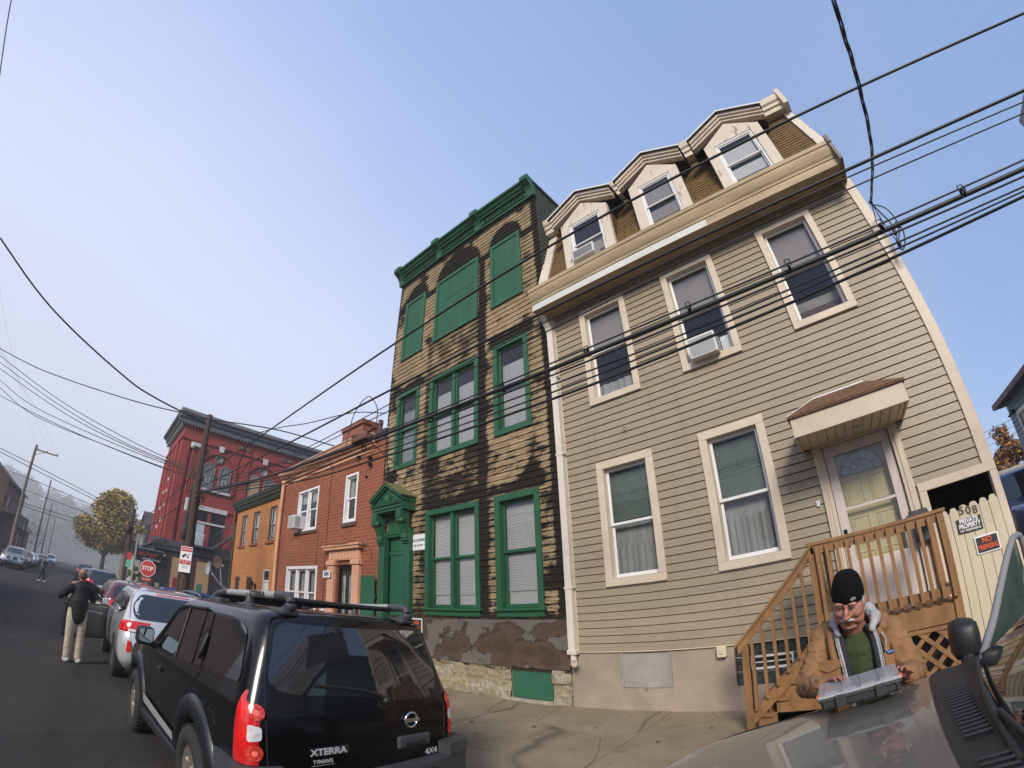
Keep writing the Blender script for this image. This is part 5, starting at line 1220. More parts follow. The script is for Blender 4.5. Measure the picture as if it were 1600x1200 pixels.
lettering(m, 'MON-FRI', .05, T(0, -.01, -.23)); lettering(m, '7AM-7PM', .05, T(0, -.01, -.29)); part(m, 'symbol', ink, so_)
# stop sign
st = thing('stop_sign', 'red octagonal stop sign with a small plate on a metal post at the corner', 'stop sign', (-24.0, -4.0, 0))
m = MB(); m.box(-24.03, -23.97, -4.03, -3.97, -.05, 2.55); part(m, 'post', grey_metal, st)
SM = T(-23.94, -4.02, 2.06) @ Rz(radians(72))
m = MB(); m.M = SM; m.prism([(.40*cos(pi/8+k*pi/4), .40*sin(pi/8+k*pi/4)) for k in range(8)], 'y', -.006, .006); part(m, 'white_border', sign_white, st)
m = MB(); m.M = SM; m.prism([(.372*cos(pi/8+k*pi/4), .372*sin(pi/8+k*pi/4)) for k in range(8)], 'y', -.010, -.0065); part(m, 'red_face', MATS['sign_red_field'], st)
m = MB(); m.M = SM; lettering(m, 'STOP', .27, T(0, -.0125, 0), sx=.82, bold=.008); part(m, 'lettering', sign_white, st)
m = MB(); m.M = SM; m.bev(-.23, .23, -.008, .004, -.57, -.42, .01); ap_ = part(m, 'all_way_plate', MATS['sign_red_field'], st)
m = MB(); m.M = SM; lettering(m, 'ALL WAY', .095, T(0, -.011, -.495)); part(m, 'plate_lettering', sign_white, ap_)
# second pole with permit sign down the block
pl = thing('utility_pole', 'short looking dark pole in front of the yellow tree beyond the stop sign', 'utility pole', (-34.7, -4.45, 0), group='utility poles')
m = MB(); m.tube([(-34.5, -4.45, -.1), (-34.72, -4.45, 3.0), (-35.0, -4.45, 5.9)], [.16, .15, .13], 12); part(m, 'shaft', pole_m, pl)
m = MB(); m.tube([(-34.95, -4.7, 4.9), (-34.85, -4.2, 4.85)], .05, 6); m.lathe([(0, 4.2), (.14, 4.25), (.14, 4.7), (0, 4.75)], 'z', (-34.7, -4.65, 0), 10); m.tube(catmull([(-34.9, -4.45, 5.0), (-34.4, -4.2, 4.5), (-33.6, -3.9, 4.35), (-33.0, -3.8, 4.5)], 5), .03, 5); part(m, 'line_hardware', MATS['rusty_hardware'], pl)
so_ = thing('sign', 'small red and green parking sign on a post beyond the stop sign', 'sign', (-31.6, -4.45, 0))
m = MB(); m.box(-31.63, -31.57, -4.48, -4.42, 0, 2.7); part(m, 'post', grey_metal, so_)
m = MB(); m.M = T(-31.53, -4.45, 2.45) @ Rz(radians(75)); m.bev(-.17, .17, -.01, .01, .0, .42, .01); part(m, 'red_plate', MATS['sign_red_field'], so_)
m = MB(); m.M = T(-31.53, -4.45, 2.45) @ Rz(radians(75)); m.bev(-.17, .17, -.01, .01, -.46, -.02, .01); part(m, 'green_plate', mat('sign_green', (.12, .42, .30), .5), so_)
# poles on the far side
def far_pole(x, y, h, lean, label, r=.14, arm=None):
    p = thing('utility_pole', label, 'utility pole', (x, y, -.1), group='utility poles')
    m = MB(); m.tube([(x, y, -.1), (x+lean*.5, y, h*.5), (x+lean, y, h)], [r*1.15, r, r*.8], 10); part(m, 'shaft', pole_grey, p)
    if arm:
        m = MB(); m.bev(x+lean-.06, x+lean+.06, y-.15, y+arm, h-.55, h-.42, .01); m.tube([(x+lean, y, h-1.1), (x+lean, y+arm*.45, h-.5)], .03, 5)
        for q in (.1, .5, .95): m.lathe([(0, 0), (.05, .02), (.05, .12), (.02, .16), (0, .17)], 'z', (x+lean, y+arm*q, h-.42), 8)
        part(m, 'crossarm', pole_grey, p)
    return p
HAZE = .0012
far_pole(-56.8, -15.1, 12.0, 1.1, 'grey leaning utility pole with a crossarm behind the parked pickup', .17, 2.5)
far_pole(-83.5, -15.6, 12.4, .6, 'tall grey utility pole in the fog before the wooded hill', .14)
p = far_pole(-90, -15.2, 9.8, .3, 'foggy grey pole carrying a street lamp arm', .11)
m = MB(); m.tube(catmull([(-89.8, -15.2, 8.4), (-89.8, -14.0, 8.9), (-89.8, -12.9, 9.0)], 5), .05, 6); m.bev(-90.0, -89.6, -13.0, -12.3, 8.93, 9.07, .03); part(m, 'lamp_arm', grey_metal, p)
far_pole(-108, -15.6, 8.4, .8, 'thin pale pole farthest down the foggy street', .12)
# ---- overhead lines
WIRES = {"w1":[[-15.6,-3.35,5.55],[-10.61,-3.22,5.57],[-5.59,-3.08,5.74],[-2.46,-3.0,5.87],[-0.1,-2.93,5.95],[1.41,-2.89,5.99],[3.01,-2.85,6.03]],"w2":[[-14.17,-3.35,4.99],[-8.47,-3.25,4.84],[-5.26,-3.2,4.8],[-2.73,-3.16,4.79],[-0.64,-3.12,4.8],[1.05,-3.09,4.82],[2.74,-3.06,4.86]],"w3":[[-16.76,-3.38,5.41],[-11.39,-3.2,4.71],[-8.44,-3.09,4.65],[-5.54,-3.0,4.73],[-2.4,-2.89,4.88],[-0.47,-2.82,4.96],[1.06,-2.77,5.01],[3.22,-2.7,5.05]],"w4":[[-16.88,-3.38,5.27],[-12.0,-3.2,4.69],[-8.36,-3.06,4.6],[-5.6,-2.96,4.65],[-2.44,-2.84,4.78],[-0.52,-2.77,4.87],[1.16,-2.7,4.93],[3.17,-2.63,4.98]],"w5":[[-16.79,-3.39,4.9],[-11.12,-3.23,4.44],[-7.54,-3.13,4.29],[-4.24,-3.04,4.24],[-1.4,-2.97,4.24],[0.32,-2.92,4.26],[1.52,-2.89,4.29],[2.64,-2.86,4.33]],"w6":[[-16.74,-3.39,4.84],[-11.1,-3.23,4.41],[-7.53,-3.13,4.26],[-4.24,-3.04,4.19],[-2.01,-2.98,4.17],[-0.67,-2.95,4.17],[0.93,-2.9,4.2],[2.57,-2.86,4.25]],"w7":[[-16.78,-3.37,4.81],[-9.0,-3.05,4.16],[-5.56,-2.91,4.04],[-2.81,-2.8,4.02],[-1.46,-2.75,4.04],[0.66,-2.66,4.12],[2.61,-2.58,4.22]],"w8":[[-16.74,-3.37,4.76],[-8.97,-3.05,4.07],[-5.55,-2.91,3.95],[-2.47,-2.79,3.94],[-1.47,-2.75,3.96],[0.66,-2.66,4.05],[2.58,-2.58,4.17]],"w9":[[-16.78,-3.37,4.84],[-8.95,-3.08,4.23],[-5.52,-2.95,4.12],[-2.48,-2.84,4.08],[-0.75,-2.78,4.09],[2.6,-2.68,4.2]],"w9b":[[-16.8,-3.38,4.89],[-8.9,-3.11,4.3],[-5.47,-2.99,4.19],[-2.43,-2.89,4.16],[-0.71,-2.83,4.18],[1.33,-2.76,4.23],[2.64,-2.72,4.27]],
"A":[[-16.1,-13.0,10.65],[-16.62,-10.37,9.32],[-17.26,-7.14,8.22],[-17.53,-5.81,7.94],[-17.9,-3.5,7.72]],"B":[[-22.5,-13.0,9.28],[-20.53,-10.37,8.43],[-17.69,-6.57,7.59],[-16.3,-4.72,7.3],[-15.51,-3.66,7.16],[-14.09,-1.75,7.0],[-12.6,-.2,6.5]],
"L1":[[-22.97,-13.0,9.14],[-21.17,-9.54,7.71],[-19.7,-6.7,6.76],[-18.71,-4.78,6.2],[-17.8,-3.4,5.84]],"L2":[[-23.4,-13.0,9.0],[-21.43,-9.5,7.58],[-19.82,-6.65,6.59],[-18.75,-4.74,6.1],[-17.8,-3.4,5.74]],"L3":[[-23.85,-13.0,8.86],[-21.28,-8.8,7.21],[-19.43,-5.77,6.3],[-17.8,-3.45,5.75]],"L4":[[-24.66,-13.0,8.59],[-23.13,-10.8,7.6],[-20.44,-6.93,6.54],[-18.89,-4.7,6.0],[-17.75,-3.4,5.65]],"L5":[[-25.21,-13.0,8.4],[-23.5,-10.73,7.32],[-20.62,-6.9,6.38],[-18.92,-4.64,5.84],[-17.7,-3.4,5.57]],"L6":[[-25.77,-13.0,8.19],[-22.77,-9.3,7.07],[-18.97,-4.62,5.81],[-17.7,-3.4,5.47]],
"M1":[[-29.84,-13.0,6.49],[-31.05,-10.88,6.3],[-32.83,-7.76,5.9],[-34.9,-4.45,5.3]],"M2":[[-30.15,-13.0,6.34],[-31.3,-10.84,6.1],[-32.99,-7.68,5.7],[-34.9,-4.45,5.1]],"M3":[[-35.72,-13.0,6.17],[-35.41,-10.31,5.9],[-35.09,-7.64,5.5],[-34.85,-4.45,4.9]],"M4":[[-33.84,-13.0,5.2],[-34.11,-10.4,5.05],[-34.41,-7.44,4.8],[-34.8,-4.45,4.5]],"M5":[[-35.13,-13.0,4.5],[-35.0,-10.27,4.4],[-34.86,-7.3,4.3],[-34.8,-4.45,4.2]],"M6":[[-35.37,-13.0,4.36],[-35.16,-10.23,4.18],[-34.93,-7.2,4.03],[-34.75,-4.45,3.9]],
"S1":[[-17.6,-3.3,5.0],[-16.8,-1.55,5.66],[-16.2,-0.3,6.2]],"S2":[[-17.9,-3.4,6.6],[-14.45,-2.06,6.97],[-12.51,-1.31,6.95],[-10.89,-0.69,7.0],[-9.97,-0.1,6.9]],"red1":[[-34.8,-4.45,4.6],[-27.63,-4.01,5.0],[-22.14,-3.67,5.4],[-17.7,-3.42,5.9]],"red2":[[-34.8,-4.45,4.0],[-25.95,-3.91,4.35],[-21.58,-3.64,4.6],[-17.55,-3.42,5.0]],
"TL":[[-8.2,-10.7,7.4],[-7.23,-11.45,8.77],[-6.49,-12.0,9.73],[-5.5,-12.7,11]],"P1":[[-55.7,-14.9,11.75],[-41,-14.6,11.55],[-32.4,-14.5,11.85],[-23.4,-14.5,12.1],[-12,-14.5,13]],"P2":[[-55.7,-13.7,11.65],[-36,-13.4,10.8],[-28,-13.3,10.0],[-20,-13.3,9.2],[-12,-13.3,8.6]],"P3":[[-55.7,-12.7,11.55],[-36,-12.5,10.3],[-28,-12.5,9.5],[-20,-12.5,8.7],[-12,-12.5,8.1]]}
LBL = {'w1': ('thick black power line crossing highest over both front houses', .017), 'w2': ('twin black line running along under the eave of the tan house', .016), 'w3': ('thin line just below the tan house eave, upper of two', .008), 'w4': ('thin line just below the tan house eave, lower of two', .008),
 'w5': ('thin messenger strand looped above the fat grey cable', .009), 'w6': ('fat grey telephone cable crossing in front of the houses', .0225), 'w7': ('thin line just above the lowest black cable before the houses', .009), 'w8': ('lowest black cable crossing in front of both tall houses', .0145), 'w9': ('thin cable under the fat grey cable before the burnt house', .009), 'w9b': ('thin cable hugging the underside of the fat grey cable', .010),
 'A': ('twisted black service line dropping steeply from the upper left sky to the dark pole', .030), 'B': ('black line sagging across the sky over the red hall to the brick house', .020), 'S1': ('short service drop from the dark pole to the brick house cornice', .018), 'S2': ('thin drop line arching above the brick house cornice to the burnt house', .014),
 'red1': ('upper thin line crossing the red hall front to the pole by the tree', .018), 'red2': ('lower thin line crossing the red hall front to the pole by the tree', .022), 'TL': ('short dark wire crossing the top left corner of the sky', .010)}
def wire(pts, r, label, group=None, name='overhead_cable'):
    P = catmull(pts, 8); m = MB(); m.tube(P, r, 6)
    b = P[0]; o = m.build(name, cable_mat, None, off=b); tag(o, label, 'cable', group); return o
for k, pts in WIRES.items():
    if k[0] == 'w':
        a, b_ = Vector(pts[-2]), Vector(pts[-1]); d = (b_-a)/(b_.x-a.x); pts = list(pts)+[b_+d*(q-b_.x)+Vector((0, 0, .35*((q-b_.x)/(13-b_.x))**2)) for q in (b_.x+1.2, b_.x+2.6, b_.x+4.4, b_.x+6.6, 13)]; s = Vector(pts[0]); pts = [(-17.6, -3.42, s.z+.12)]+[p for p in pts if p[0] > -16.0]
    if k in LBL: wire(pts, LBL[k][1], LBL[k][0])
    elif k[0] == 'L': wire(pts, .016, 'one of six black lines fanning from the dark pole to the left edge', 'lines fanning left from the dark pole')
    elif k[0] == 'M': wire(pts, .020, 'one of six lines crossing low over the foggy street to the left', 'lines low over the foggy street')
    else: wire(pts, .0045, 'one of three faint thin lines rising from the crossarm pole', 'faint lines from the crossarm pole')
# lashing clips between strand and cable
for x in (-9.2, -6.1, -4.4, -3.1, -1.95, -.8, .2, 1.1, 1.9):
    t_ = (x+7.5)/10.0; zs = 4.26; m = MB(); m.tube([(x-.03, -2.98, 4.20), (x-.02, -2.98, 4.27), (x+.02, -2.98, 4.27), (x+.03, -2.98, 4.20)], .006, 5)
    m.lathe([(.034, -.012), (.044, -.01), (.044, .01), (.034, .012)], 'x', (x, -2.96, 4.20), 10)
    single(m, 'cable_clip', dark_metal, 'small wire clip lashing the strand to the fat grey cable', 'cable clip', (x, -2.97, 4.2), 'clips on the fat grey cable')
m = MB()
m.bev(-6.2, -5.75, -3.16, -3.0, 4.24, 4.34, .02); m.tube([(-6.3, -3.08, 4.42), (-5.9, -3.08, 4.36), (-5.6, -3.08, 4.40)], .028, 8); m.tube(catmull([(-6.5, -3.08, 4.3), (-6.3, -3.1, 4.8), (-5.9, -3.1, 5.0), (-5.6, -3.08, 4.7), (-5.65, -3.05, 4.35)], 5), .008, 5); m.tube(catmull([(-5.8, -3.0, 4.2), (-5.65, -2.4, 3.9), (-5.3, -1.2, 3.9), (-5.0, -.3, 4.4)], 5), .008, 5)
single(m, 'cable_splice', mat('rusty_splice', (.12, .05, .03), .7, var=.4), 'rusty splice clamp on the fat grey cable before the burnt house', 'cable splice', (-6, -3.08, 4.25))
# service drop to the tan house
m = MB()
D0 = [(1.30, -6.2, 4.72), (1.43, -4.5, 5.11), (1.55, -3.61, 5.3), (1.71, -2.34, 5.59), (1.96, -.44, 6.38)]; Pd = catmull(D0, 12)
for ph in (0, 2.1, 4.2):
    m.tube([p+Vector((.013*cos(i*.4+ph), 0, .013*sin(i*.4+ph))) for i, p in enumerate(Pd)], .0085, 5)
m.tube(catmull([(2.02,-0.25,6.45),(2.06,-0.25,6.23),(2.1,-0.25,6.01),(2.08,-0.25,5.82),(2.01,-0.25,5.62),(2.04,-0.25,5.53),(2.13,-0.25,5.63),(2.2,-0.25,5.83),(2.18,-0.25,5.97)], 5), .012, 6)
m.tube(catmull([(1.98,-0.35,6.40),(2.14,-0.3,6.28),(2.2,-0.25,6.07),(2.17,-0.25,5.89),(2.06,-0.2,5.7)], 5), .010, 6); m.tube(catmull([(1.97, -.4, 6.38), (2.02, -.2, 6.2), (2.06, -.1, 6.0), (2.08, -.1, 5.8)], 5), .008, 5)
for p in ((2.08, -.25, 5.86), (2.18, -.25, 5.95), (2.04, -.25, 5.66)): m.bev(p[0]-.025, p[0]+.025, -.29, -.21, p[2]-.05, p[2]+.05, .012)
m.lathe([(0, 0), (.03, .01), (.03, .05), (0, .06)], 'z', (1.96, -.42, 6.36), 8)
m.tube([(1.96, -.42, 6.38), (2.0, -.03, 6.35)], .008, 5)
single(m, 'service_drop', cable_mat, 'twisted black service drop ending in loops at the tan house corner', 'cable', (1.96, -.4, 6.4))
m = MB(); m.tube(catmull([(-11.9, -3.25, 5.62), (-12.4, -3.3, 5.0), (-12.2, -3.3, 4.2), (-12.0, -3.25, 3.8), (-12.2, -3.2, 3.5)], 6), .015, 6); m.tube(catmull([(-11.6, -3.25, 5.62), (-11.3, -3.25, 5.3), (-11.5, -3.28, 4.95), (-12.1, -3.3, 4.7)], 6), .010, 6)
single(m, 'hanging_wire', cable_mat, 'loose wire loop hanging from the line before the brick house', 'cable', (-12, -3.25, 4.5))

# ---- foliage
def leaf_cloud(name, n, shape, size, mats, parent, seed, base):
    """n small bent leaf faces spread through a crown: shape(rnd) -> point"""
    rnd = random.Random(seed); vs = []; fs = []; mi = []
    for i in range(n):
        p, k = shape(rnd); s = size*rnd.uniform(.6, 1.35)
        a = Vector((rnd.gauss(0, 1), rnd.gauss(0, 1), rnd.gauss(0, .6))).normalized(); b_ = a.cross(Vector((rnd.gauss(0, 1), rnd.gauss(0, 1), rnd.gauss(0, 1)))).normalized()
        o = len(vs); vs += [p-a*s, p+b_*s*.55, p+a*s, p-b_*s*.55]; fs.append((o, o+1, o+2, o+3)); mi.append(k)
    me = bpy.data.meshes.new(name); me.from_pydata([tuple(Vector(v)-Vector(base)) for v in vs], [], fs)
    for m_ in mats: me.materials.append(m_)
    me.polygons.foreach_set('material_index', mi); me.update()
    o = bpy.data.objects.new(name, me); COL.objects.link(o); o.parent = parent; return o
def leaf_mat(name, c, var=.35):
    m_ = mat(name, c, .65, var=var, vs=1.1); b = m_.node_tree.nodes['Principled BSDF']
    b.inputs['Subsurface Weight'].default_value = 0.0
    return m_
ly = leaf_mat('yellow_leaf', (.42, .30, .05)); lo = leaf_mat('orange_leaf', (.40, .19, .025)); lg = leaf_mat('olive_leaf', (.19, .18, .04)); lr = leaf_mat('russet_leaf', (.16, .055, .035)); lbn = leaf_mat('brown_leaf', (.13, .075, .04))
bark = mat('bark', (.07, .05, .038), .9, var=.3, vs=4, bump=.8, bs=15)
def lobes(c, rad, nl, seed, conic=.0):
    rnd = random.Random(seed); L = []
    while len(L) < nl:
        u = Vector((rnd.uniform(-1, 1), rnd.uniform(-1, 1), rnd.uniform(-1, 1)))
        if u.length > 1: continue
        k = 1-conic*max(0, (u.z+.3))*.75
        L.append((Vector(c)+Vector((u.x*rad[0]*k*.8, u.y*rad[1]*k*.8, u.z*rad[2]*.85)), rnd.uniform(.16, .36)*min(rad)))
    return L
def tree(x, y, h, zc, rad, n, size, mats, label, seed, conic=.3, nl=34, group=None, weights=None, shell=.75):
    t_ = thing('tree', label, 'tree', (x, y, 0), group=group)
    rnd = random.Random(seed); L = lobes((x, y, zc), rad, nl, seed, conic)
    m = MB(); top = zc+rad[2]*.6
    m.tube([(x, y, -.3), (x+.05, y, zc*.4), (x-.05, y+.05, zc), (x, y, top)], [h*.022+.06, h*.018+.04, h*.012, .02], 10)
    for c, r_ in L[::2]:
        z0 = min(max(.35*zc, c.z-rad[2]*.7), top*.9); m.tube(catmull([(x, y, z0), (x+(c.x-x)*.45, y+(c.y-y)*.45, z0+(c.z-z0)*.65), c], 4), [.07*h/12]*4+[.05*h/12]*4+[.02], 5)
    part(m, 'trunk', bark, t_)
    lo_z = zc-rad[2]
    def shape(r):
        c, rr_ = r.choice(L); u = Vector((r.gauss(0, 1), r.gauss(0, 1), r.gauss(0, 1))).normalized()*(rr_*(shell+(1-shell)*r.random())*r.uniform(.5, 1.1))
        p = c+Vector((u.x*1.15, u.y*1.15, u.z*.9)); f = (p.z-lo_z)/(2*rad[2]); q = noise.noise(p*.45)*.5+.5
        if weights: k = weights(f, q, r)
        else: k = r.randrange(len(mats))
        return p, k
    leaf_cloud('crown', n, shape, size, mats, t_, seed+1, (x, y, 0))
    return t_
tree(-75, -5.3, 13.0, 7.7, (5.2, 5.6, 5.6), 24000, .23, [ly, lo, lg], 'broad yellow and olive autumn tree on the sidewalk beyond the red hall', 11, .55, 46, weights=lambda f, q, r: (0 if r.random() < .05+f*.62+.7*(q-.5) else (1 if r.random() < .22 else 2)))
tree(8.6, 18.5, 6.2, 4.2, (1.5, 1.5, 2.2), 5200, .10, [lr, lbn, lo], 'russet brown conical tree behind the white block wall', 23, 1.05, 30)
tree(11.5, 20.5, 5.6, 3.7, (1.7, 1.7, 1.9), 3800, .10, [lr, lbn], 'smaller russet tree between the conical tree and the blue house', 29, .9, 24)
# wooded hill in the fog
def hz_(x, y):
    d = max(0., min(1., (-300-x)/420)); s = d*d*(3-2*d)
    f = .52+.48*max(0., min(1., (-y+20)/190.0))
    return -.3+s*82*f+noise.noise(Vector((x*.006, y*.006, 0)))*7*s
m = MB(); nx, ny = 26, 34; vs = []; fs = []
for i in range(nx+1):
    for j in range(ny+1):
        x = -290-i*28; y = -600+j*27; vs.append((x, y, hz_(x, y)))
for i in range(nx):
    for j in range(ny): a = i*(ny+1)+j; fs.append((a, a+1, a+ny+2, a+ny+1))
m.add(vs, fs, 0, True); tag(m.build('hillside', mat('hill_ground', (.06, .055, .03), .95, var=.4, vs=.05)), kind='structure')
rnd = random.Random(77); cl = []
while len(cl) < 420:
    x = rnd.uniform(-760, -300); y = rnd.uniform(-330, 70)
    if abs(y-(kerb_y(x)-4.6)) < 14 and x > -360: continue
    if rnd.random() > .35+.65*min(1, (y+330)/200.): continue
    cl.append((x, y, hz_(x, y), rnd.uniform(13, 23)))
def wshape(r):
    x, y, z, h = r.choice(cl); u = Vector((r.gauss(0, 1), r.gauss(0, 1), r.gauss(0, 1))).normalized()*r.uniform(.45, 1.05)
    w_ = h*.42*(1+.35*noise.noise(Vector((u.x*2+x, u.y*2+y, u.z*2))))
    p = Vector((x+u.x*w_, y+u.y*w_, z+h*.58+u.z*h*.42)); q = noise.noise(Vector((x*.02, y*.02, 3)))
    return p, (0 if q > .12 else (1 if q > -.1 else 2))
o = leaf_cloud('woodland', 60000, wshape, 1.15, [leaf_mat('wood_olive', (.085, .085, .03)), leaf_mat('wood_rust', (.15, .085, .04)), leaf_mat('wood_green', (.05, .065, .03))], None, 5, (0, 0, 0)); tag(o, kind='stuff')
m = MB()
for (x, y, z, h) in cl: m.tube([(x, y, z-.5), (x+.4, y, z+h*.7)], [.4, .15], 5)
o = m.build('woodland_trunks', bark); tag(o, kind='stuff')

# ---- houses beyond
def plain_house(name_label, x0, x1, y0, y1, zw, zr, wallm, roofm, ridge='x', wins=(), trim=vinyl):
    h = thing('house', name_label, 'house', ((x0+x1)/2, (y0+y1)/2, 0))
    m = MB(); m.box(x0, x1, y0, y1, -.3, zw)
    xm, ym = (x0+x1)/2, (y0+y1)/2
    if ridge == 'x': m.prism([(y0, zw), (y1, zw), (ym, zr)], 'x', x0+.01, x1-.01)
    else: m.prism([(x0, zw), (x1, zw), (xm, zr)], 'y', y0+.01, y1-.01)
    part(m, 'wall', wallm, h)
    m = MB(); o = .45
    if ridge == 'x':
        s = (zr-zw)/(ym-y0)
        for sg, ye in ((1, y0-o), (-1, y1+o)): ze_ = zw-o*s; m.prism([(ye, ze_), (ym, zr), (ym, zr+.18), (ye, ze_+.18)], 'x', x0-o, x1+o)
    else:
        s = (zr-zw)/(xm-x0)
        for sg, xe in ((1, x0-o), (-1, x1+o)): ze_ = zw-o*s; m.prism([(xe, ze_), (xm, zr), (xm, zr+.18), (xe, ze_+.18)], 'y', y0-o, y1+o)
    part(m, 'roof', roofm, h)
    for (face, a, b_, z0, z1) in wins:
        m = MB(); q = MB()
        if face == '+x': fr = T(x1, 0, 0) @ Rz(pi/2)
        elif face == '+y': fr = T(0, y1, 0) @ Rz(pi)
        elif face == '-x': fr = T(x0, 0, 0) @ Rz(-pi/2)
        else: fr = T(0, y0, 0)
        if face == '+y': a, b_ = -b_, -a
        if face == '-x': a, b_ = -b_, -a
        m.M = fr; q.M = fr
        frame(m, a, b_, z0, z1, .09, -.06, .01); m.box(a+.09, b_-.09, -.03, -.01, (z0+z1)/2-.03, (z0+z1)/2+.03); q.box(a+.09, b_-.09, -.02, .01, z0+.09, z1-.09)
        wo = part(m, 'window', trim, h); part(q, 'glass', MATS['dark_glazing'], wo)
    return h
brown_brick = brick_mat('brown_brick', (.10, .035, .022), (.08, .03, .02), (.14, .08, .06), .3, .1, .01, axis='y'); dark_roof = mat('dark_shingles', (.045, .03, .035), .8, var=.3, vs=5)
h = plain_house('dark brick house with steep purple roof and porch at the far left edge', -78, -62.5, -32, -18, 8.6, 13.5, brown_brick, dark_roof, 'x', [('+y', -66, -64.6, 4.8, 7), ('+y', -70, -68.6, 4.8, 7), ('+x', -22, -20.5, 4.8, 7), ('+x', -27, -25.5, 4.8, 7), ('+x', -22.5, -20.5, 1, 3.2)], mat('brown_trim', (.15, .07, .05), .6))
m = MB(); m.bev(-72, -61.8, -18, -15.9, 5.0, 5.3, .05); m.bev(-72, -61.8, -16.1, -15.9, 4.6, 5.0, .03)
for x in (-62, -65, -68, -71.8): m.tube([(x, -16.1, 0), (x, -16.1, 4.7)], .1, 8)
part(m, 'porch_roof', mat('dark_porch', (.06, .03, .025), .8), h)
h = plain_house('dark roofed brick house with a white framed dormer beside the foggy pole', -100, -83, -30, -19, 4.9, 9.2, brown_brick, mat('blue_black_shingles', (.03, .032, .042), .8, var=.25, vs=5), 'x', [('+y', -88, -86.6, 1.4, 3.4), ('+y', -94, -92.6, 1.4, 3.4)])
m = MB(); frame(m, -85.9, -83.9, 5.9, 8.2, .35, -19.4, -19.15); part(m, 'dormer_frame', vinyl, h)
m = MB(); m.box(-85.8, -84.0, -19.6, -24, 5.8, 8.1); m.prism([(-86.2, 8.1), (-83.6, 8.1), (-84.9, 8.9)], 'y', -24, -19.2); part(m, 'dormer', mat('grey_dormer', (.2, .2, .2), .7), h)
m = MB(); m.bev(-100.5, -82.5, -18.7, -18.4, 4.35, 4.6, .03); part(m, 'eaves_board', mat('tan_eaves', (.35, .28, .2), .6), h)
plain_house('grey house with dark roof half hidden behind the yellow tree', -90, -78, .5, 9, 8.4, 11.5, mat('grey_boards', (.16, .14, .13), .8, var=.2), dark_roof, 'y', [('+x', 2, 3.2, 5.5, 7.2), ('-y', -84, -82.8, 5.5, 7.2)])
plain_house('low pale shopfront just past the black shop corner', -60, -47, -3.1, 6, 3.5, 4.4, mat('pale_green_stucco', (.42, .43, .36), .8, var=.12), dark_roof, 'x', [('-y', -53, -50, 1, 2.8), ('+x', -2.2, -.8, 1, 2.6)])
plain_house('small brown house far down the right side in the fog', -112, -100, -1, 8, 5.5, 8.5, mat('fog_brown', (.12, .08, .06), .8), dark_roof, 'x', [('+x', 1, 2.2, 2, 3.6)])
# bushes
tree(-64, -16.2, 2.0, 1.1, (1.8, 1.2, 1.0), 900, .16, [leaf_mat('hedge_green', (.04, .07, .02))], 'round green bush in front of the dark brick house', 41, 0, 10)
tree(-40.5, -3.4, 2.4, 1.5, (.7, .7, 1.1), 700, .12, [lg, leaf_mat('ivy_green', (.10, .13, .02))], 'yellow green bush climbing beside the stop sign corner', 43, .3, 10)

# ---- neighbours on the right
blue_sd = mat('blue_vinyl_siding', (.14, .27, .37), .5, var=.08, vs=1.5)
nb = thing('house', 'blue vinyl sided house past the driveway, at the right edge', 'house', (7, 3, 0))
m = MB(); zs = .4
X0 = 5.05; y0, y1 = -.6, 7.0
while zs < 4.3:
    m.quad((X0-.014, y1, zs), (X0-.014, y0, zs), (X0, y0, zs+.11), (X0, y1, zs+.11)); m.quad((X0, y1, zs+.11), (X0, y0, zs+.11), (X0-.014, y0, zs+.11), (X0-.014, y1, zs+.11)); zs += .115
m.box(X0, 12, y0, y1, -.1, 4.36); part(m, 'wall', blue_sd, nb)
m = MB(); m.prism([(X0-.25, 4.36), (X0-.25, 4.5), (8.5, 5.9), (12.2, 4.5), (12.2, 4.36)], 'y', y0-.2, y1+.2); m.bev(X0-.32, X0-.2, y0-.2, y1+.2, 4.36, 4.5, .01); part(m, 'roof', mat('mauve_roof_edge', (.15, .11, .12), .6, var=.2), nb)
m = MB(); m.M = T(X0-.02, 0, 0) @ Rz(-pi/2); frame(m, -6.35, -5.6, 2.9, 4.0, .1, -.05, .01); wo = part(m, 'window', vinyl, nb); q = MB(); q.M = T(X0-.02, 0, 0) @ Rz(-pi/2); q.box(-6.25, -5.7, -.02, .01, 3.0, 3.9); part(q, 'glass', MATS['dark_glazing'], wo)
m = MB(); m.bev(4.93, 5.03, 6.5, 6.6, 4.0, 4.12, .01); m.tube([(4.98, 6.55, 4.05), (4.85, 6.6, 3.98)], .03, 6); part(m, 'flood_lamp', dark_metal, nb)
m = MB(); m.box(7.9, 14, -.5, 3.0, 4.5, 9.0); part(m, 'upper_storey', mat('mauve_siding', (.22, .19, .26), .6, var=.1), nb)
m = MB(); m.bev(7.42, 7.95, 2.0, 2.9, 8.35, 9.3, .04); part(m, 'eave_box', MATS['mauve_siding'], nb)
gw_ = thing('block_wall', 'low white painted block garage wall behind the blue truck', 'wall', (9, 13, 0))
m = MB(); m.box(5.0, 16, 13, 13.4, -.1, 3.15); part(m, 'blockwork', brick_mat('white_block', (.42, .42, .41), (.36, .36, .36), (.25, .25, .25), .4, .2, .012), gw_)
m = MB(); m.bev(4.9, 16.1, 12.9, 13.5, 3.15, 3.28, .02); part(m, 'coping', mat('coping', (.4, .38, .34), .7), gw_)
for i, z in enumerate((4.9, 5.25, 5.6)): wire([(-3, 30, z+1.5), (7, 22, z+.4), (20, 15, z+1.2)], .012, 'one of three thin lines in the gap between tan and blue house', 'lines between tan and blue house')
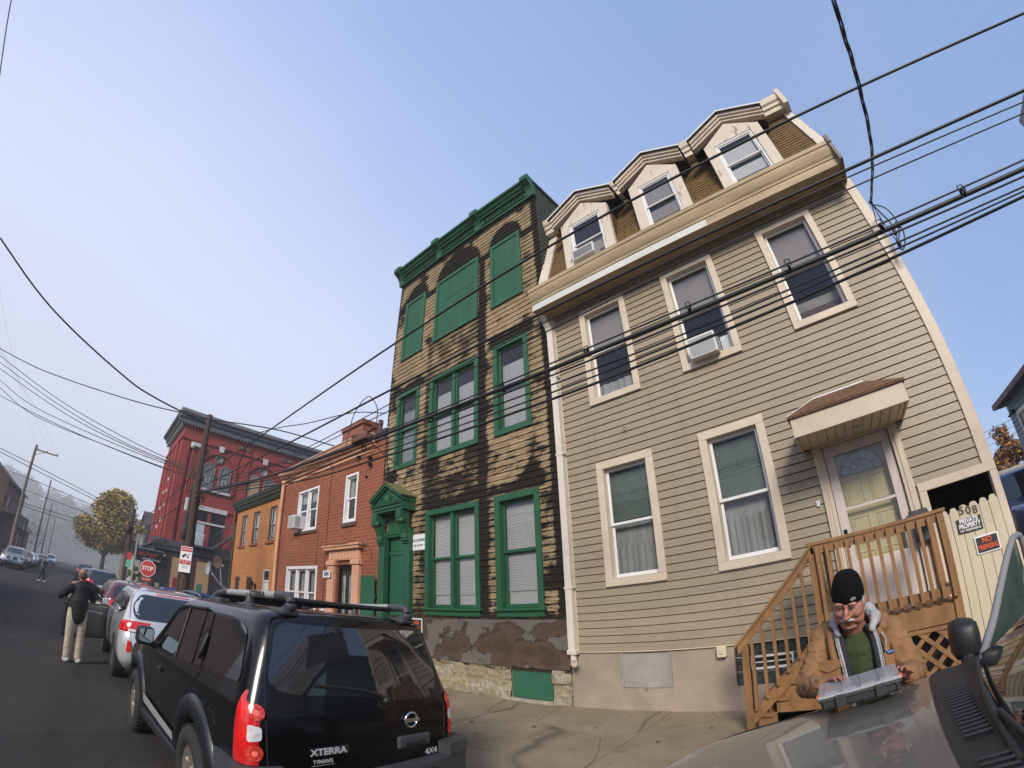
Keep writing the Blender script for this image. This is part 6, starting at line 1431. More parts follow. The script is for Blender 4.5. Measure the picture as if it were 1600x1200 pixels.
# houses opposite, behind the camera
for i, (x0, x1, zw, c_) in enumerate(((-16, -9.6, 5.8, (.16, .05, .035)), (-23, -16.2, 5.8, (.2, .1, .05)), (8.4, 15, 6.5, (.18, .18, .17)))):
    plain_house(['red brick row house across the street from the burnt house', 'orange brown row house across the street from the brick house', 'grey row house standing alone across from the driveway'][i], x0, x1, -26, -16.6, zw, zw+2.2, mat('opposite_wall_%s' % 'abc'[i], c_, .8, var=.2), dark_roof, 'x', [('+y', x0+1, x0+2, 1.2, 2.9), ('+y', x1-2.2, x1-1.2, 1.2, 2.9), ('+y', x0+1, x0+2, 4, 5.4), ('+y', x1-2.2, x1-1.2, 4, 5.4)])
tree(-3.5, -20, 7.0, 4.4, (2.4, 2.4, 2.6), 5200, .16, [leaf_mat('hedge_green', (.04, .07, .02)), lg], 'olive green tree in the empty lot across from the tan house', 61, .3, 20)
# ---- morning haze
hm = bpy.data.materials.new('haze_air'); hm.use_nodes = True; tt = NT(hm); tt.n.remove(tt.n['Principled BSDF'])
pv = tt.a('ShaderNodeVolumePrincipled'); pv.inputs['Color'].default_value = (.97, .98, 1.0, 1); pv.inputs['Density'].default_value = HAZE; pv.inputs['Anisotropy'].default_value = 0.0
tt.k(pv.outputs[0], tt.n['Material Output'].inputs['Volume'])
m = MB(); m.box(-1050, 60, -620, 330, -1.7, 132); o = m.build('haze', hm); tag(o, kind='stuff')
S.cycles.volume_bounces = 2; S.cycles.transparent_max_bounces = 16
# ------------------------------------------------------------------ vehicles: a body is a stack of rounded plan outlines
def car_paint(name, c, metal=.0, rough=.32, dirt=.15):
    m_ = mat(name, c, rough, metal=metal, var=.03, vs=2, coat=(.45 if name.startswith('black') else 1.0), spec=(.25 if name.startswith('black') else .5), dirt=dirt, dirtcol=[x*.6+.02 for x in c]); return m_
car_glass = mat('tinted_car_glass', (.010, .011, .012), .03, var=.0, spec=.9, coat=.6)
car_glass2 = mat('clear_car_glass', (.022, .026, .026), .03, var=.3, vs=1.2, spec=.9, coat=.5)
tyre_m = mat('tyre', (.018, .018, .018), .85, var=.25, vs=12); alloy = mat('alloy_rim', (.34, .30, .25), .35, metal=.7, var=.15); chrome = mat('chrome', (.75, .76, .78), .08, metal=1, var=.0)
plast = mat('grey_bumper_plastic', (.045, .047, .052), .55, var=.15, vs=8); plast_b = mat('black_plastic', (.014, .014, .015), .5, var=.2, vs=8)
red_lens = mat('red_lens', (.62, .012, .010), .12, var=.25, vs=9, coat=1.0); white_lens = mat('white_lens', (.62, .6, .6), .12, var=.25, vs=20, coat=1.0); amber = mat('amber_lens', (.6, .2, .02), .2); head_lens = mat('headlamp_lens', (.55, .57, .6), .08, var=.4, vs=14, coat=1.0); seam = mat('panel_gap', (.004, .004, .004), .8, var=0)
class Body:
    def __init__(s, rows):
        s.rows = rows; s.z = [r[0] for r in rows]
    def par(s, z):
        R = s.rows; z = max(s.z[0], min(s.z[-1], z))
        for i in range(len(R)-1):
            if z <= R[i+1][0]: break
        t_ = (z-R[i][0])/max(R[i+1][0]-R[i][0], 1e-6)
        return [a+(b-a)*t_ for a, b in zip(R[i][1:], R[i+1][1:])]
    def rear_x(s, y, z):
        xr, xf, w_, rr_, rf, br, bf = s.par(z); ay = abs(y); k = w_-rr_
        if ay <= k: return xr-br*(1-(ay/max(k, .01))**2)
        d = min(ay-k, rr_*.9999); return xr+rr_-sqrt(max(rr_**2-d*d, 0))
    def front_x(s, y, z):
        xr, xf, w_, rr_, rf, br, bf = s.par(z); ay = abs(y); k = w_-rf
        if ay <= k: return xf+bf*(1-(ay/max(k, .01))**2)
        d = min(ay-k, rf*.9999); return xf-rf+sqrt(max(rf**2-d*d, 0))
    def side_y(s, x, z):
        xr, xf, w_, rr_, rf, br, bf = s.par(z)
        if x < xr+rr_: d = min(xr+rr_-x, rr_*.9999); return w_-rr_+sqrt(max(rr_**2-d*d, 0))
        if x > xf-rf: d = min(x-xf+rf, rf*.9999); return w_-rf+sqrt(max(rf**2-d*d, 0))
        return w_
    def half(s, z, ne=5, nc=7, ns=26):
        xr, xf, w_, rr_, rf, br, bf = s.par(z); P = []
        for i in range(ne): y = (w_-rr_)*i/ne; P.append((s.rear_x(y, z), y))
        for i in range(nc): a = pi-(pi/2)*i/nc; P.append((xr+rr_+rr_*cos(a), w_-rr_+rr_*sin(a)))
        for i in range(ns): P.append((xr+rr_+(xf-rf-xr-rr_)*i/ns, w_))
        for i in range(nc): a = pi/2-(pi/2)*i/nc; P.append((xf-rf+rf*cos(a), w_-rf+rf*sin(a)))
        for i in range(ne+1): y = (w_-rf)*(1-i/ne); P.append((xf+bf*(1-(y/max(w_-rf, .01))**2), y))
        return P
    def mesh(s, wells, dz=.035):
        zs = []
        for a, b in zip(s.z, s.z[1:]):
            n = max(1, int(round((b-a)/dz))); zs += [a+(b-a)*i/n for i in range(n)]
        zs.append(s.z[-1]); rings = []
        for z in zs:
            h = s.half(z); rings.append([(x, y, z) for x, y in h]+[(x, -y, z) for x, y in h[-2:0:-1]])
        n = len(rings[0]); mb = MB(); vs = [p for r_ in rings for p in r_]; fs = []
        for i in range(len(rings)-1):
            for k in range(n): fs.append((i*n+k, i*n+(k+1) % n, (i+1)*n+(k+1) % n, (i+1)*n+k)[::-1])
        fs.append(tuple(range(n))); fs.append(tuple(range((len(rings)-1)*n, len(rings)*n))[::-1])
        mb.add(vs, fs, 0, True); return mb
def smooth_rows(rows, n=3):
    out = []
    for i in range(len(rows)-1):
        a = rows[max(i-1, 0)]; b = rows[i]; c = rows[i+1]; d = rows[min(i+2, len(rows)-1)]
        for k in range(n):
            t_ = k/n; r_ = []
            for j in range(len(b)):
                h = c[0]-b[0]
                m0 = (c[j]-a[j])/max(c[0]-a[0], 1e-6)*h; m1 = (d[j]-b[j])/max(d[0]-b[0], 1e-6)*h
                lin = (c[j]-b[j])
                m0 = max(min(m0, 2.5*abs(lin)), -2.5*abs(lin)) if lin else 0; m1 = max(min(m1, 2.5*abs(lin)), -2.5*abs(lin)) if lin else 0
                h00 = 2*t_**3-3*t_**2+1; h10 = t_**3-2*t_**2+t_; h01 = -2*t_**3+3*t_**2; h11 = t_**3-t_**2
                r_.append(h00*b[j]+h10*m0+h01*c[j]+h11*m1)
            r_[0] = b[0]+(c[0]-b[0])*t_; out.append(r_)
    out.append(list(rows[-1])); return out
def rounded_poly(pts, r, n=4):
    out = []; N = len(pts)
    for i in range(N):
        p = Vector(pts[i]).to_2d(); a = Vector(pts[i-1]).to_2d(); b = Vector(pts[(i+1) % N]).to_2d()
        da = (a-p); db = (b-p); ra = min(r, da.length*.45, db.length*.45); pa = p+da.normalized()*ra; pb = p+db.normalized()*ra
        for k in range(n+1): t_ = k/n; out.append((1-t_)**2*pa+2*t_*(1-t_)*p+t_*t_*pb)
    return out
def skin_panel(mb, outline, fn, r=.04, rings=6, seg=.06, flip=False, rim=None):
    """patch lying on a curved body: outline in two surface coordinates, fn maps to 3-D"""
    P = rounded_poly(outline, r); Q = []
    for i in range(len(P)):
        a, b = P[i], P[(i+1) % len(P)]; k = max(1, int((b-a).length/seg))
        for j in range(k): Q.append(a+(b-a)*j/k)
    c = sum(Q, Vector((0, 0)))/len(Q); n = len(Q); vs = [fn(*c)]; fs = []
    for k in range(1, rings+1):
        for q in Q: p = c+(q-c)*(k/rings); vs.append(fn(p.x, p.y))
    for i in range(n): fs.append((0, 1+i, 1+(i+1) % n))
    for k in range(rings-1):
        for i in range(n): fs.append((1+k*n+i, 1+(k+1)*n+i, 1+(k+1)*n+(i+1) % n, 1+k*n+(i+1) % n))
    if flip: fs = [f[::-1] for f in fs]
    mb.add(vs, fs, 0, True)
    return [fn(q.x, q.y) for q in Q]
def wheel(par, x, y, R, w_, rimm, spokes=6, name='wheel', rr_=.62):
    sg = 1 if y > 0 else -1; e = MB(); k = R
    e.lathe([(R*rr_, -w_/2), (R*.80, -w_*.52), (R*.95, -w_*.46), (R*.995, -w_*.30), (R, 0), (R*.995, w_*.30), (R*.95, w_*.46), (R*.80, w_*.52), (R*rr_, w_/2), (R*rr_*.96, w_*.3)], 'y', (x, y, R), 30)
    if True:
        for i in range(36):
            a = 2*pi*i/36; c, s_ = cos(a), sin(a); rad = Vector((c, 0, s_)); tg = Vector((-s_, 0, c)); o = Vector((x, y, R))+rad*(R*.985)
            vs = [o+tg*q*.018+Vector((0, yy, 0))+rad*h for q in (-1, 1) for yy in (-w_*.42, w_*.42) for h in (0, R*.022)]
            e.add(vs, [(0, 1, 3, 2), (4, 6, 7, 5), (1, 5, 7, 3), (0, 4, 5, 1), (2, 3, 7, 6)])
    wo = part(e, name, tyre_m, par)
    m = MB(); yo = y+sg*w_*.33
    m.lathe([(R*.60, sg*w_*.15), (R*.64, sg*w_*.36), (R*.57, sg*w_*.40), (R*.52, sg*w_*.2), (R*.45, sg*w_*.05), (R*.0, sg*w_*.02)], 'y', (x, y, R), 26)
    for i in range(spokes):
        a = 2*pi*i/spokes; d = Vector((cos(a), 0, sin(a))); t_ = Vector((-sin(a), 0, cos(a))); o = Vector((x, y+sg*w_*.24, R))
        ws = .17*R*(6/spokes)**.5
        vs = []
        for (rad, hw, yy) in ((R*.10, ws*1.0, .07), (R*.34, ws*.72, .05), (R*.57, ws*1.05, .08)):
            for q in (-1, 1): vs += [o+d*rad+t_*hw*q+Vector((0, sg*w_*yy*1.4, 0)), o+d*rad+t_*hw*q+Vector((0, -sg*w_*.15, 0))]
        fs = []
        for j in (0, 4): fs += [(j, j+2, j+6, j+4), (j, j+4, j+5, j+1), (j+2, j+3, j+7, j+6)]
        m.add(vs, fs)
    m.lathe([(.0, sg*w_*.40), (R*.14, sg*w_*.38), (R*.17, sg*w_*.28), (R*.17, sg*w_*.05)], 'y', (x, y, R), 16)
    rim_ = part(m, 'rim', rimm, wo, fixn=True)
    m = MB(); m.lathe([(R*.40, sg*w_*.0), (.01, sg*w_*-.02)], 'y', (x, y, R), 18); part(m, 'brake_disc', mat('brake_dark', (.03, .03, .03), .6), wo)
    return wo
def carve(o, wells):
    """cut wheel wells (x, R) out of a body mesh"""
    m = MB()
    for (x, R, zc) in wells:
        for sg in (1, -1): m.lathe([(.0, sg*.52), (R, sg*.52), (R, sg*1.3), (.0, sg*1.3)] if sg > 0 else [(.0, sg*1.3), (R, sg*1.3), (R, sg*.52), (.0, sg*.52)], 'y', (x, 0, zc), 32)
    c = m.build('cutter', plast_b); bm = bmesh.new(); bm.from_mesh(c.data); bmesh.ops.remove_doubles(bm, verts=bm.verts, dist=1e-4); bmesh.ops.recalc_face_normals(bm, faces=bm.faces); bm.to_mesh(c.data); bm.free()
    bm = bmesh.new(); bm.from_mesh(o.data); bmesh.ops.recalc_face_normals(bm, faces=bm.faces); bm.to_mesh(o.data); bm.free()
    c.matrix_world = o.matrix_world.copy()
    def mods(ob):
        b = ob.modifiers.new('b', 'BOOLEAN'); b.operation = 'DIFFERENCE'; b.object = c; b.solver = 'EXACT'
    p = o.parent; mw = o.matrix_world.copy(); 
    c.parent = p; bpy.context.view_layer.update()
    applied(o, mods)
    me = c.data; bpy.data.objects.remove(c); bpy.data.meshes.remove(me)
    o.data.set_sharp_from_angle(angle=radians(38))
    return o
def arch_trim(mb, x, R0, R1, zc, yfun, a0, a1, depth, n=18):
    """flared lip round a wheel opening on both edges"""
    vs = []; fs = []
    for i in range(n+1):
        a = a0+(a1-a0)*i/n; c, s_ = cos(a), sin(a)
        for rad, dy in ((R0, -.12), (R0, depth), ((R0+R1)/2, depth*1.25), (R1, depth*.55), (R1+.02, -.02)):
            px, pz = x+rad*c, zc+rad*s_; y, sg = yfun(px, pz); vs.append((px, sg*(y+dy), pz))
    for i in range(n):
        for k in range(4): fs.append((5*i+k, 5*i+k+1, 5*i+6+k, 5*i+5+k))
    mb.add(vs, fs, 0, True)
def tail_patch(mb, B, sg, z0, z1, fy, fx, eps, nz=12, ns=12, front=False):
    """lamp wrapping a corner: fy(z) inner edge on the end face, fx(z) edge on the side"""
    vs = []; fs = []
    for i in range(nz+1):
        z = z0+(z1-z0)*i/nz; xr, xf, w_, rr_, rf, br, bf = B.par(z); ya = min(fy(z), w_-.02); xa = fx(z); path = []
        r_ = rf if front else rr_
        for k in range(4): y = ya+(w_-r_-ya)*k/4; path.append(((B.front_x if front else B.rear_x)(y, z), y)) if ya < w_-r_ else None
        for k in range(7):
            a = (pi/2)*k/6
            if front: path.append((xf-r_+r_*cos(a), w_-r_+r_*sin(a)))
            else: path.append((xr+r_-r_*cos(a), w_-r_+r_*sin(a)))
        if ya >= w_-r_: path = [p for p in path if p[1] >= ya]
        path = [p for p in path if (p[0] >= xa if front else p[0] <= xa)]
        if not path: path.append(((B.front_x if front else B.rear_x)(ya, z), ya))
        path.append((xa, B.side_y(xa, z)))
        L = [0]
        for p, q in zip(path, path[1:]): L.append(L[-1]+hypot(q[0]-p[0], q[1]-p[1]))
        for k in range(ns+1):
            d = L[-1]*k/ns; j = 0
            while j < len(L)-2 and L[j+1] < d: j += 1
            t_ = (d-L[j])/max(L[j+1]-L[j], 1e-6); px = path[j][0]+(path[j+1][0]-path[j][0])*t_; py = path[j][1]+(path[j+1][1]-path[j][1])*t_
            e = eps*min(1, 6*k/ns+.15, 6*(1-k/ns)+.15, 6*i/nz+.15, 6*(1-i/nz)+.15)
            a = pi/2*max(0, min(1, (k/ns-.15)/.7)); sx = 1 if front else -1
            vs.append((px+sx*e*cos(a), sg*(py+e*sin(a)), z))
    for i in range(nz):
        for k in range(ns): a = i*(ns+1)+k; fs.append((a, a+1, a+ns+2, a+ns+1) if (sg > 0) != front else (a, a+ns+1, a+ns+2, a+1))
    mb.add(vs, fs, 0, True)
def car(name, label, cat, loc, head, rows, paint, wells, R, tw, ww=.22, rimm=None, side_wins=(), rear_win=None, front_win=None, tail=None, headl=None, glassm=None, rx=0, ry=0, group=None, plate=None, lod=0, spokes=6, arch=None, seams=(), wheels=True):
    t_ = thing(name, label, cat, loc, head, group, local=True, rx=rx, ry=ry); bpy.context.view_layer.update()
    B = Body(smooth_rows(rows)); g_ = glassm or car_glass
    b = part(B.mesh(wells, .05 if lod else .035), 'body', paint, t_)
    carve(b, [(x, R+.065, R+.02) for x in wells])
    m = MB(); z0 = rows[0][0]; m.box(rows[0][1]+.1, rows[0][2]-.1, -.55, .55, z0-.06, z0+.25); part(m, 'chassis', plast_b, t_)
    if wheels:
        for x in wells:
            for sg in (1, -1): wheel(t_, x, sg*tw, R, ww, rimm or alloy, spokes)
    for (poly, r_) in side_wins:
        for sg in (1, -1):
            m = MB(); skin_panel(m, poly, lambda x, z: (x, sg*(B.side_y(x, z)+.006), z), r_, flip=sg > 0); part(m, 'side_window', g_, t_)
    if rear_win:
        m = MB(); skin_panel(m, rear_win, lambda y, z: (B.rear_x(y, z)-.007, y, z), .09); part(m, 'rear_window', g_, t_)
    if front_win:
        m = MB(); skin_panel(m, front_win, lambda y, z: (B.front_x(y, z)+.007, y, z), .08, flip=True); part(m, 'windscreen', car_glass2, t_)
    if tail:
        for sg in (1, -1): m = MB(); tail_patch(m, B, sg, *tail, .018); part(m, 'tail_light', red_lens, t_)
    if headl:
        for sg in (1, -1): m = MB(); tail_patch(m, B, sg, *headl, .015, front=True); part(m, 'headlight', head_lens, t_)
    if seams:
        m = MB()
        for pts in seams:
            for sg in (1, -1): m.tube(catmull([(x, sg*(B.side_y(x, z)+.001), z) for x, z in pts], 6), .005, 4)
        part(m, 'door_seam', seam, t_)
    return t_, B

# ================================================================== the black vehicle with the roof rack
xt_rows = [(.32, -2.06, 2.20, .78, .10, .25, .0, .05), (.42, -2.12, 2.42, .86, .12, .3, .02, .08), (.60, -2.14, 2.50, .885, .13, .32, .03, .10), (.85, -2.14, 2.50, .895, .13, .32, .035, .10), (1.00, -2.135, 2.42, .892, .13, .30, .04, .10),
 (1.06, -2.13, 2.20, .888, .13, .28, .04, .10), (1.10, -2.125, 1.80, .885, .13, .26, .04, .10), (1.14, -2.115, 1.28, .878, .13, .22, .04, .10), (1.20, -2.10, 1.16, .862, .14, .22, .04, .12), (1.45, -2.04, .78, .80, .15, .20, .045, .12), (1.65, -1.985, .46, .745, .17, .2, .05, .12), (1.73, -1.95, .30, .71, .2, .2, .05, .1), (1.775, -1.88, .14, .64, .22, .22, .05, .1), (1.80, -1.72, -.1, .50, .2, .2, .03, .05), (1.805, -1.4, -.4, .30, .15, .15, .0, .0)]
xpaint = car_paint('black_car_paint', (.0025, .0025, .0032), 0, .25, .0)
xs_, XB = car('black_suv', 'black off road SUV with a grey tubular roof rack parked before the green doorway', 'car', (-5.06, -4.84, -.13), 3.2012, xt_rows, xpaint, [-1.05, 1.62], .385, .80, .27, alloy,
  side_wins=[([(.74, 1.19), (.22, 1.62), (-.10, 1.665), (-.16, 1.19)], .05), ([(-.26, 1.19), (-.22, 1.67), (-.70, 1.68), (-.78, 1.22)], .05), ([(-.82, 1.23), (-.74, 1.68), (-.92, 1.68), (-1.04, 1.24)], .05), ([(-1.12, 1.25), (-1.02, 1.66), (-1.60, 1.66), (-1.78, 1.60), (-1.90, 1.27)], .07)],
  rear_win=[(.645, 1.695), (-.60, 1.695), (-.70, 1.42), (-.69, 1.22), (-.56, 1.14), (-.2, 1.165), (.0, 1.205), (.62, 1.235), (.735, 1.30)],
  tail=None, rx=radians(2.0), ry=radians(1.3), spokes=6,
  front_win=[(.60, 1.20), (-.60, 1.20), (-.54, 1.66), (.54, 1.66)], headl=(.72, .95, lambda z: .42, lambda z: 2.2),
  seams=[[(.82, .5), (.84, .9), (.84, 1.16)], [(-.21, .46), (-.21, .9), (-.21, 1.2)], [(-.60, .62), (-.72, .95), (-.98, 1.12), (-1.06, 1.25)], [(.84, 1.165), (-.2, 1.175), (-1.9, 1.215)], [(-1.36, .80), (-1.36, .97), (-1.55, .97), (-1.55, .8), (-1.36, .8)]])
xs_['label'] = 'black off road SUV with a grey tubular roof rack parked before the green doorway'
for sg in (1, -1):
    m = MB(); tail_patch(m, XB, sg, .79, 1.245, lambda z: .765 if z < 1.06 else .765+.115*((z-1.06)/.185)**1.6, lambda z: -1.955-.05*max(0, (z-1.0)/.245)**2, .011, 16, 14)
    tl = part(m, 'tail_light', red_lens, xs_)
    for (z, r_) in ((1.12, .052), (.868, .052)):
        for q, mm, nm, e in ((1.0, MATS['bright_red_reflector'] if 'bright_red_reflector' in MATS else mat('bright_red_reflector', (.80, .06, .04), .10, metal=.25, var=.6, vs=45), 'lamp_reflector', .0135), (.36, mat('hot_red_bulb', (.85, .16, .12), .1, var=.2), 'lamp_bulb', .0165)):
            m = MB(); cy = .822-.012*(z > 1); skin_panel(m, [(cy+r_*q*cos(2*pi*k/14), z+r_*q*sin(2*pi*k/14)) for k in range(14)], lambda y, zz: (XB.rear_x(min(y, .885), zz)-e, sg*(min(y, .885)+.004), zz), .004, 3, seg=.03, flip=sg < 0); part(m, nm, mm, tl)
    m = MB(); skin_panel(m, [(.785, .95), (.785, 1.03), (.862, 1.045), (.866, .935)], lambda y, z: (XB.rear_x(y, z)-.0145, sg*y, z), .02, 3, flip=sg < 0); part(m, 'reversing_lamp', white_lens, tl)
# rear bumper, lower cladding
m = MB(); out = [(-1.62, .905), (-1.80, .945), (-2.05, .955), (-2.20, .93), (-2.27, .85), (-2.30, .62), (-2.31, 0)]; out = out+[(x, -y) for x, y in out[-2::-1]]; inn = [(x+.16 if x < -2 else x, y*.86) for x, y in out[::-1]]
m.prism(out+inn, 'z', .42, .68); part(m, 'rear_bumper', plast, xs_)
for sg in (1, -1):
    m = MB(); m.prism([(-1.62, sg*.912), (-1.80, sg*.95), (-2.05, sg*.96), (-2.21, sg*.935), (-2.28, sg*.85), (-2.295, sg*.66), (-2.16, sg*.66), (-2.12, sg*.80), (-1.9, sg*.86)], 'z', .685, .785); part(m, 'bumper_corner', plast, xs_)
m = MB(); m.bev(-2.318, -2.28, -.5, .5, .50, .64, .015); part(m, 'bumper_step', plast_b, xs_)
for sg in (1, -1):
    for (x, a0, a1) in ((-1.05, radians(-8), radians(188)), (1.62, radians(-8), radians(188))):
        m = MB(); arch_trim(m, x, .445, .60 if x < 0 else .58, .405, lambda px, pz: (XB.side_y(max(-1.9, min(px, 2.2)), pz), sg), a0, a1, .035); part(m, 'fender_flare', mat('flare_black', (.008, .009, .012), .38, var=.1, coat=.2), xs_)
    m = MB(); skin_panel(m, [(1.04, .50), (1.04, .60), (-.42, .545), (-.42, .465)], lambda x, z: (x, sg*(XB.side_y(x, z)+.022), z), .015, 3, flip=sg > 0); part(m, 'rocker_moulding', mat('silver_grey_moulding', (.26, .26, .26), .5, var=.1), xs_)
    m = MB(); m.bev(-.7, 1.15, sg*.80, sg*.91, .33, .42, .02); part(m, 'side_step', plast_b, xs_)
    for (x, z) in ((.30, 1.0), ):
        m = MB(); m.bev(x-.09, x+.09, sg*(XB.side_y(x, z)+.0), sg*(XB.side_y(x, z)+.035), z-.02, z+.02, .012); m.bev(x-.03, x+.03, sg*(XB.side_y(x, z)-.01), sg*(XB.side_y(x, z)+.012), z-.05, z+.05, .015); part(m, 'door_handle', plast_b, xs_)
    m = MB(); m.tube([(-.96, sg*(XB.side_y(-.96, 1.3)+.02), 1.30), (-1.0, sg*(XB.side_y(-1.0, 1.4)+.025), 1.40), (-.98, sg*(XB.side_y(-.98, 1.5)+.02), 1.50)], [.016, .02, .016], 8); part(m, 'door_handle', plast_b, xs_)
    m = MB(); m.tube(catmull([(.72, sg*(XB.side_y(.72, 1.24)+.012), 1.24), (.26, sg*(XB.side_y(.26, 1.635)+.02), 1.635), (-.10, sg*(XB.side_y(-.1, 1.69)+.02), 1.69)], 6), .013, 5); m.tube([(-.20, sg*(XB.side_y(-.2, 1.69)+.02), 1.69), (-.72, sg*(XB.side_y(-.7, 1.70)+.02), 1.70)], .016, 5)
    m.tube(catmull([(-.13, sg*(XB.side_y(-.1, 1.66)+.008), 1.67), (-.19, sg*(XB.side_y(-.1, 1.4)+.008), 1.4), (-.21, sg*(XB.side_y(-.1, 1.2)+.008), 1.2)], 4), .012, 5); part(m, 'window_visor', plast_b, xs_)
    mm_ = MB(); mm_.bev(.70, .86, sg*.90, sg*1.10, 1.17, 1.37, .05); mm_.tube([(.78, sg*.86, 1.16), (.79, sg*.93, 1.2)], .035, 8); mo = part(mm_, 'door_mirror', plast_b, xs_)
    mm_ = MB(); skin_panel(mm_, [(.925, 1.195), (.915, 1.35), (1.075, 1.345), (1.08, 1.21)], lambda y, z: (.694, sg*y, z), .035, 2, flip=sg < 0); part(mm_, 'mirror_glass', mat('mirror_glass', (.55, .62, .60), .03, metal=1, var=.02), mo)
# roof rack
m = MB(); 
for sg in (1, -1):
    y = sg*.53
    m = MB(); m.tube([(-.55, y, 1.88), (-1.72, y, 1.885)], .029, 12); rk = part(m, 'roof_rail', mat('rack_grey', (.33, .33, .325), .5, metal=.2, var=.05), xs_)
    m = MB(); m.tube(catmull([(-1.70, y, 1.885), (-1.87, y, 1.88), (-1.93, y, 1.85), (-1.92, y, 1.80), (-1.82, y, 1.76)], 5), [.033]*12+[.042]*9, 12)
    m.tube(catmull([(-.60, y, 1.88), (-.36, y*.98, 1.872), (-.14, y*.96, 1.835), (.05, y*.95, 1.77)], 5), .032, 12)
    m.lathe([(.085, 0), (.07, .02), (.036, .04), (.034, .11)], 'z', (-1.15, y, 1.775), 10); m.bev(-1.95, -1.66, y-.07, y+.07, 1.745, 1.795, .02); m.bev(-1.32, -.98, y-.06, y+.06, 1.76, 1.80, .02); m.bev(-.5, -.2, y-.06, y+.06, 1.76, 1.82, .02)
    part(m, 'rail_foot', plast, rk)
m = MB()
for x in (-.5, -1.15, -1.75): m.tube([(x, -.5, 1.865), (x, .5, 1.865)], .02, 8)
part(m, 'cross_bar', plast_b, xs_)
m = MB(); m.prism([(-.12, 1.80), (.02, 1.80), (-.12, 1.89), (-.2, 1.89)], 'y', -.5, .5); part(m, 'air_dam', plast, xs_)
m = MB(); m.M = T(-1.36, .561, 1.883) @ Rz(pi); lettering(m, 'XTERRA', .058, T(-.0, 0, 0), sx=1.55, bold=.002); part(m, 'rail_lettering', ink, xs_)
# tailgate furniture
def rear_pt(y, z, e): return (XB.rear_x(y, z)-e, y, z)
m = MB(); m.tube(catmull([rear_pt(y, z, .001) for y, z in ((.735, .70), (.75, 1.0), (.745, 1.25), (.69, 1.62), (.60, 1.735), (0, 1.75), (-.60, 1.735), (-.69, 1.62), (-.745, 1.25), (-.75, 1.0), (-.735, .70))], 6), .006, 5); part(m, 'tailgate_seam', seam, xs_)
m = MB(); m.tube(catmull([rear_pt(y, z, .012) for y, z in ((-.16, 1.17), (-.06, 1.225), (.12, 1.265), (.40, 1.295))], 5), [.018]*6+[.010]*10, 6); m.lathe([(.035, 0), (.03, -.03), (.0, -.035)], 'x', rear_pt(-.16, 1.165, 0), 12); m.tube([rear_pt(.0, 1.245, .008), rear_pt(.42, 1.285, .008)], .009, 5); part(m, 'wiper', plast_b, xs_)
m = MB(); e = rear_pt(-.37, 1.0, .014); m.lathe([(.064, .004), (.066, -.006), (.056, -.012), (.048, -.006), (.047, .004)], 'x', e, 28); m.bev(e[0]-.014, e[0], -.37-.075, -.37+.075, .986, 1.014, .004); em = part(m, 'emblem', chrome, xs_)
RM = lambda y, z, e: T(*rear_pt(y, z, e)) @ Rz(-pi/2)
m = MB(); lettering(m, 'NISSAN', .026, RM(-.37, 1.0, .0145+.003), sx=1.15, bold=.0006); part(m, 'emblem_lettering', ink, em)
m = MB(); m.M = RM(.335, .855, .010); m.bev(-.10, .158, -.002, .004, -.028, .028, .004); pb = part(m, 'nameplate', mat('nameplate_dark', (.03, .03, .032), .3), xs_)
m = MB(); lettering(m, 'XTERRA', .062, RM(.333, .853, .016), sx=1.18, bold=.0022); part(m, 'badge_lettering', mat('bright_badge', (.62, .62, .63), .3, metal=.3, var=.0), pb)
m = MB(); lettering(m, "TYNAN'S", .036, RM(.37, .785, .008), sx=1.0, bold=.0008); m.M = RM(.37, .785, .007); m.box(-.085, .085, 0, .001, -.026, -.0235); part(m, 'dealer_lettering', MATS['bright_badge'], xs_)
m = MB(); lettering(m, '4X4', .066, RM(-.585, .715, .008) @ Matrix.Shear('XZ', 4, (.25, 0)) if False else RM(-.585, .715, .008), sx=1.1, bold=.0015); part(m, 'badge_lettering', MATS['bright_badge'], xs_)
m = MB(); p = rear_pt(-.39, .83, 0); m.bev(p[0]-.035, p[0]+.01, -.55, -.24, .785, .885, .03); hd = part(m, 'tailgate_handle', plast, xs_)
m = MB(); m.bev(p[0]-.041, p[0]-.03, -.49, -.30, .805, .835, .01); part(m, 'handle_recess', plast_b, hd)
m = MB(); p = rear_pt(0, .6, 0); 
# interior hints behind the dark glass are left to reflection

# ================================================================== the grey vehicle in the foreground whose bonnet carries the tool case
HX, HY = 1.15, -4.985
hv_rows = [(.30, -2.40, 2.30, .80, .2, .35, .05, .05), (.45, -2.48, 2.46, .93, .22, .40, .05, .06), (.65, -2.52, 2.50, .975, .22, .45, .06, .08), (.85, -2.52, 2.42, .985, .22, .48, .06, .10), (.96, -2.50, 2.28, .982, .22, .46, .06, .10), (1.08, -2.48, 2.10, .980, .22, .40, .06, .11), (1.15, -2.46, 1.95, .978, .22, .36, .06, .11), (1.20, -2.44, 1.78, .974, .22, .32, .06, .10), (1.24, -2.43, 1.60, .970, .22, .28, .06, .09), (1.295, -2.42, 1.27, .962, .22, .22, .06, .07), (1.345, -2.40, .95, .950, .22, .16, .06, .05), (1.362, -2.395, .885, .944, .22, .14, .06, .04), (1.368, -2.39, .75, .93, .22, .15, .06, .05), (1.40, -2.37, .705, .90, .22, .18, .06, .07), (1.65, -2.22, .37, .80, .22, .2, .06, .08), (1.82, -2.08, .02, .72, .24, .2, .05, .08), (1.88, -1.95, -.15, .62, .22, .2, .04, .06), (1.91, -1.6, -.4, .4, .2, .2, .02, .02)]
hpaint = car_paint('taupe_metallic_paint', (.17, .163, .152), .35, .3, .06)
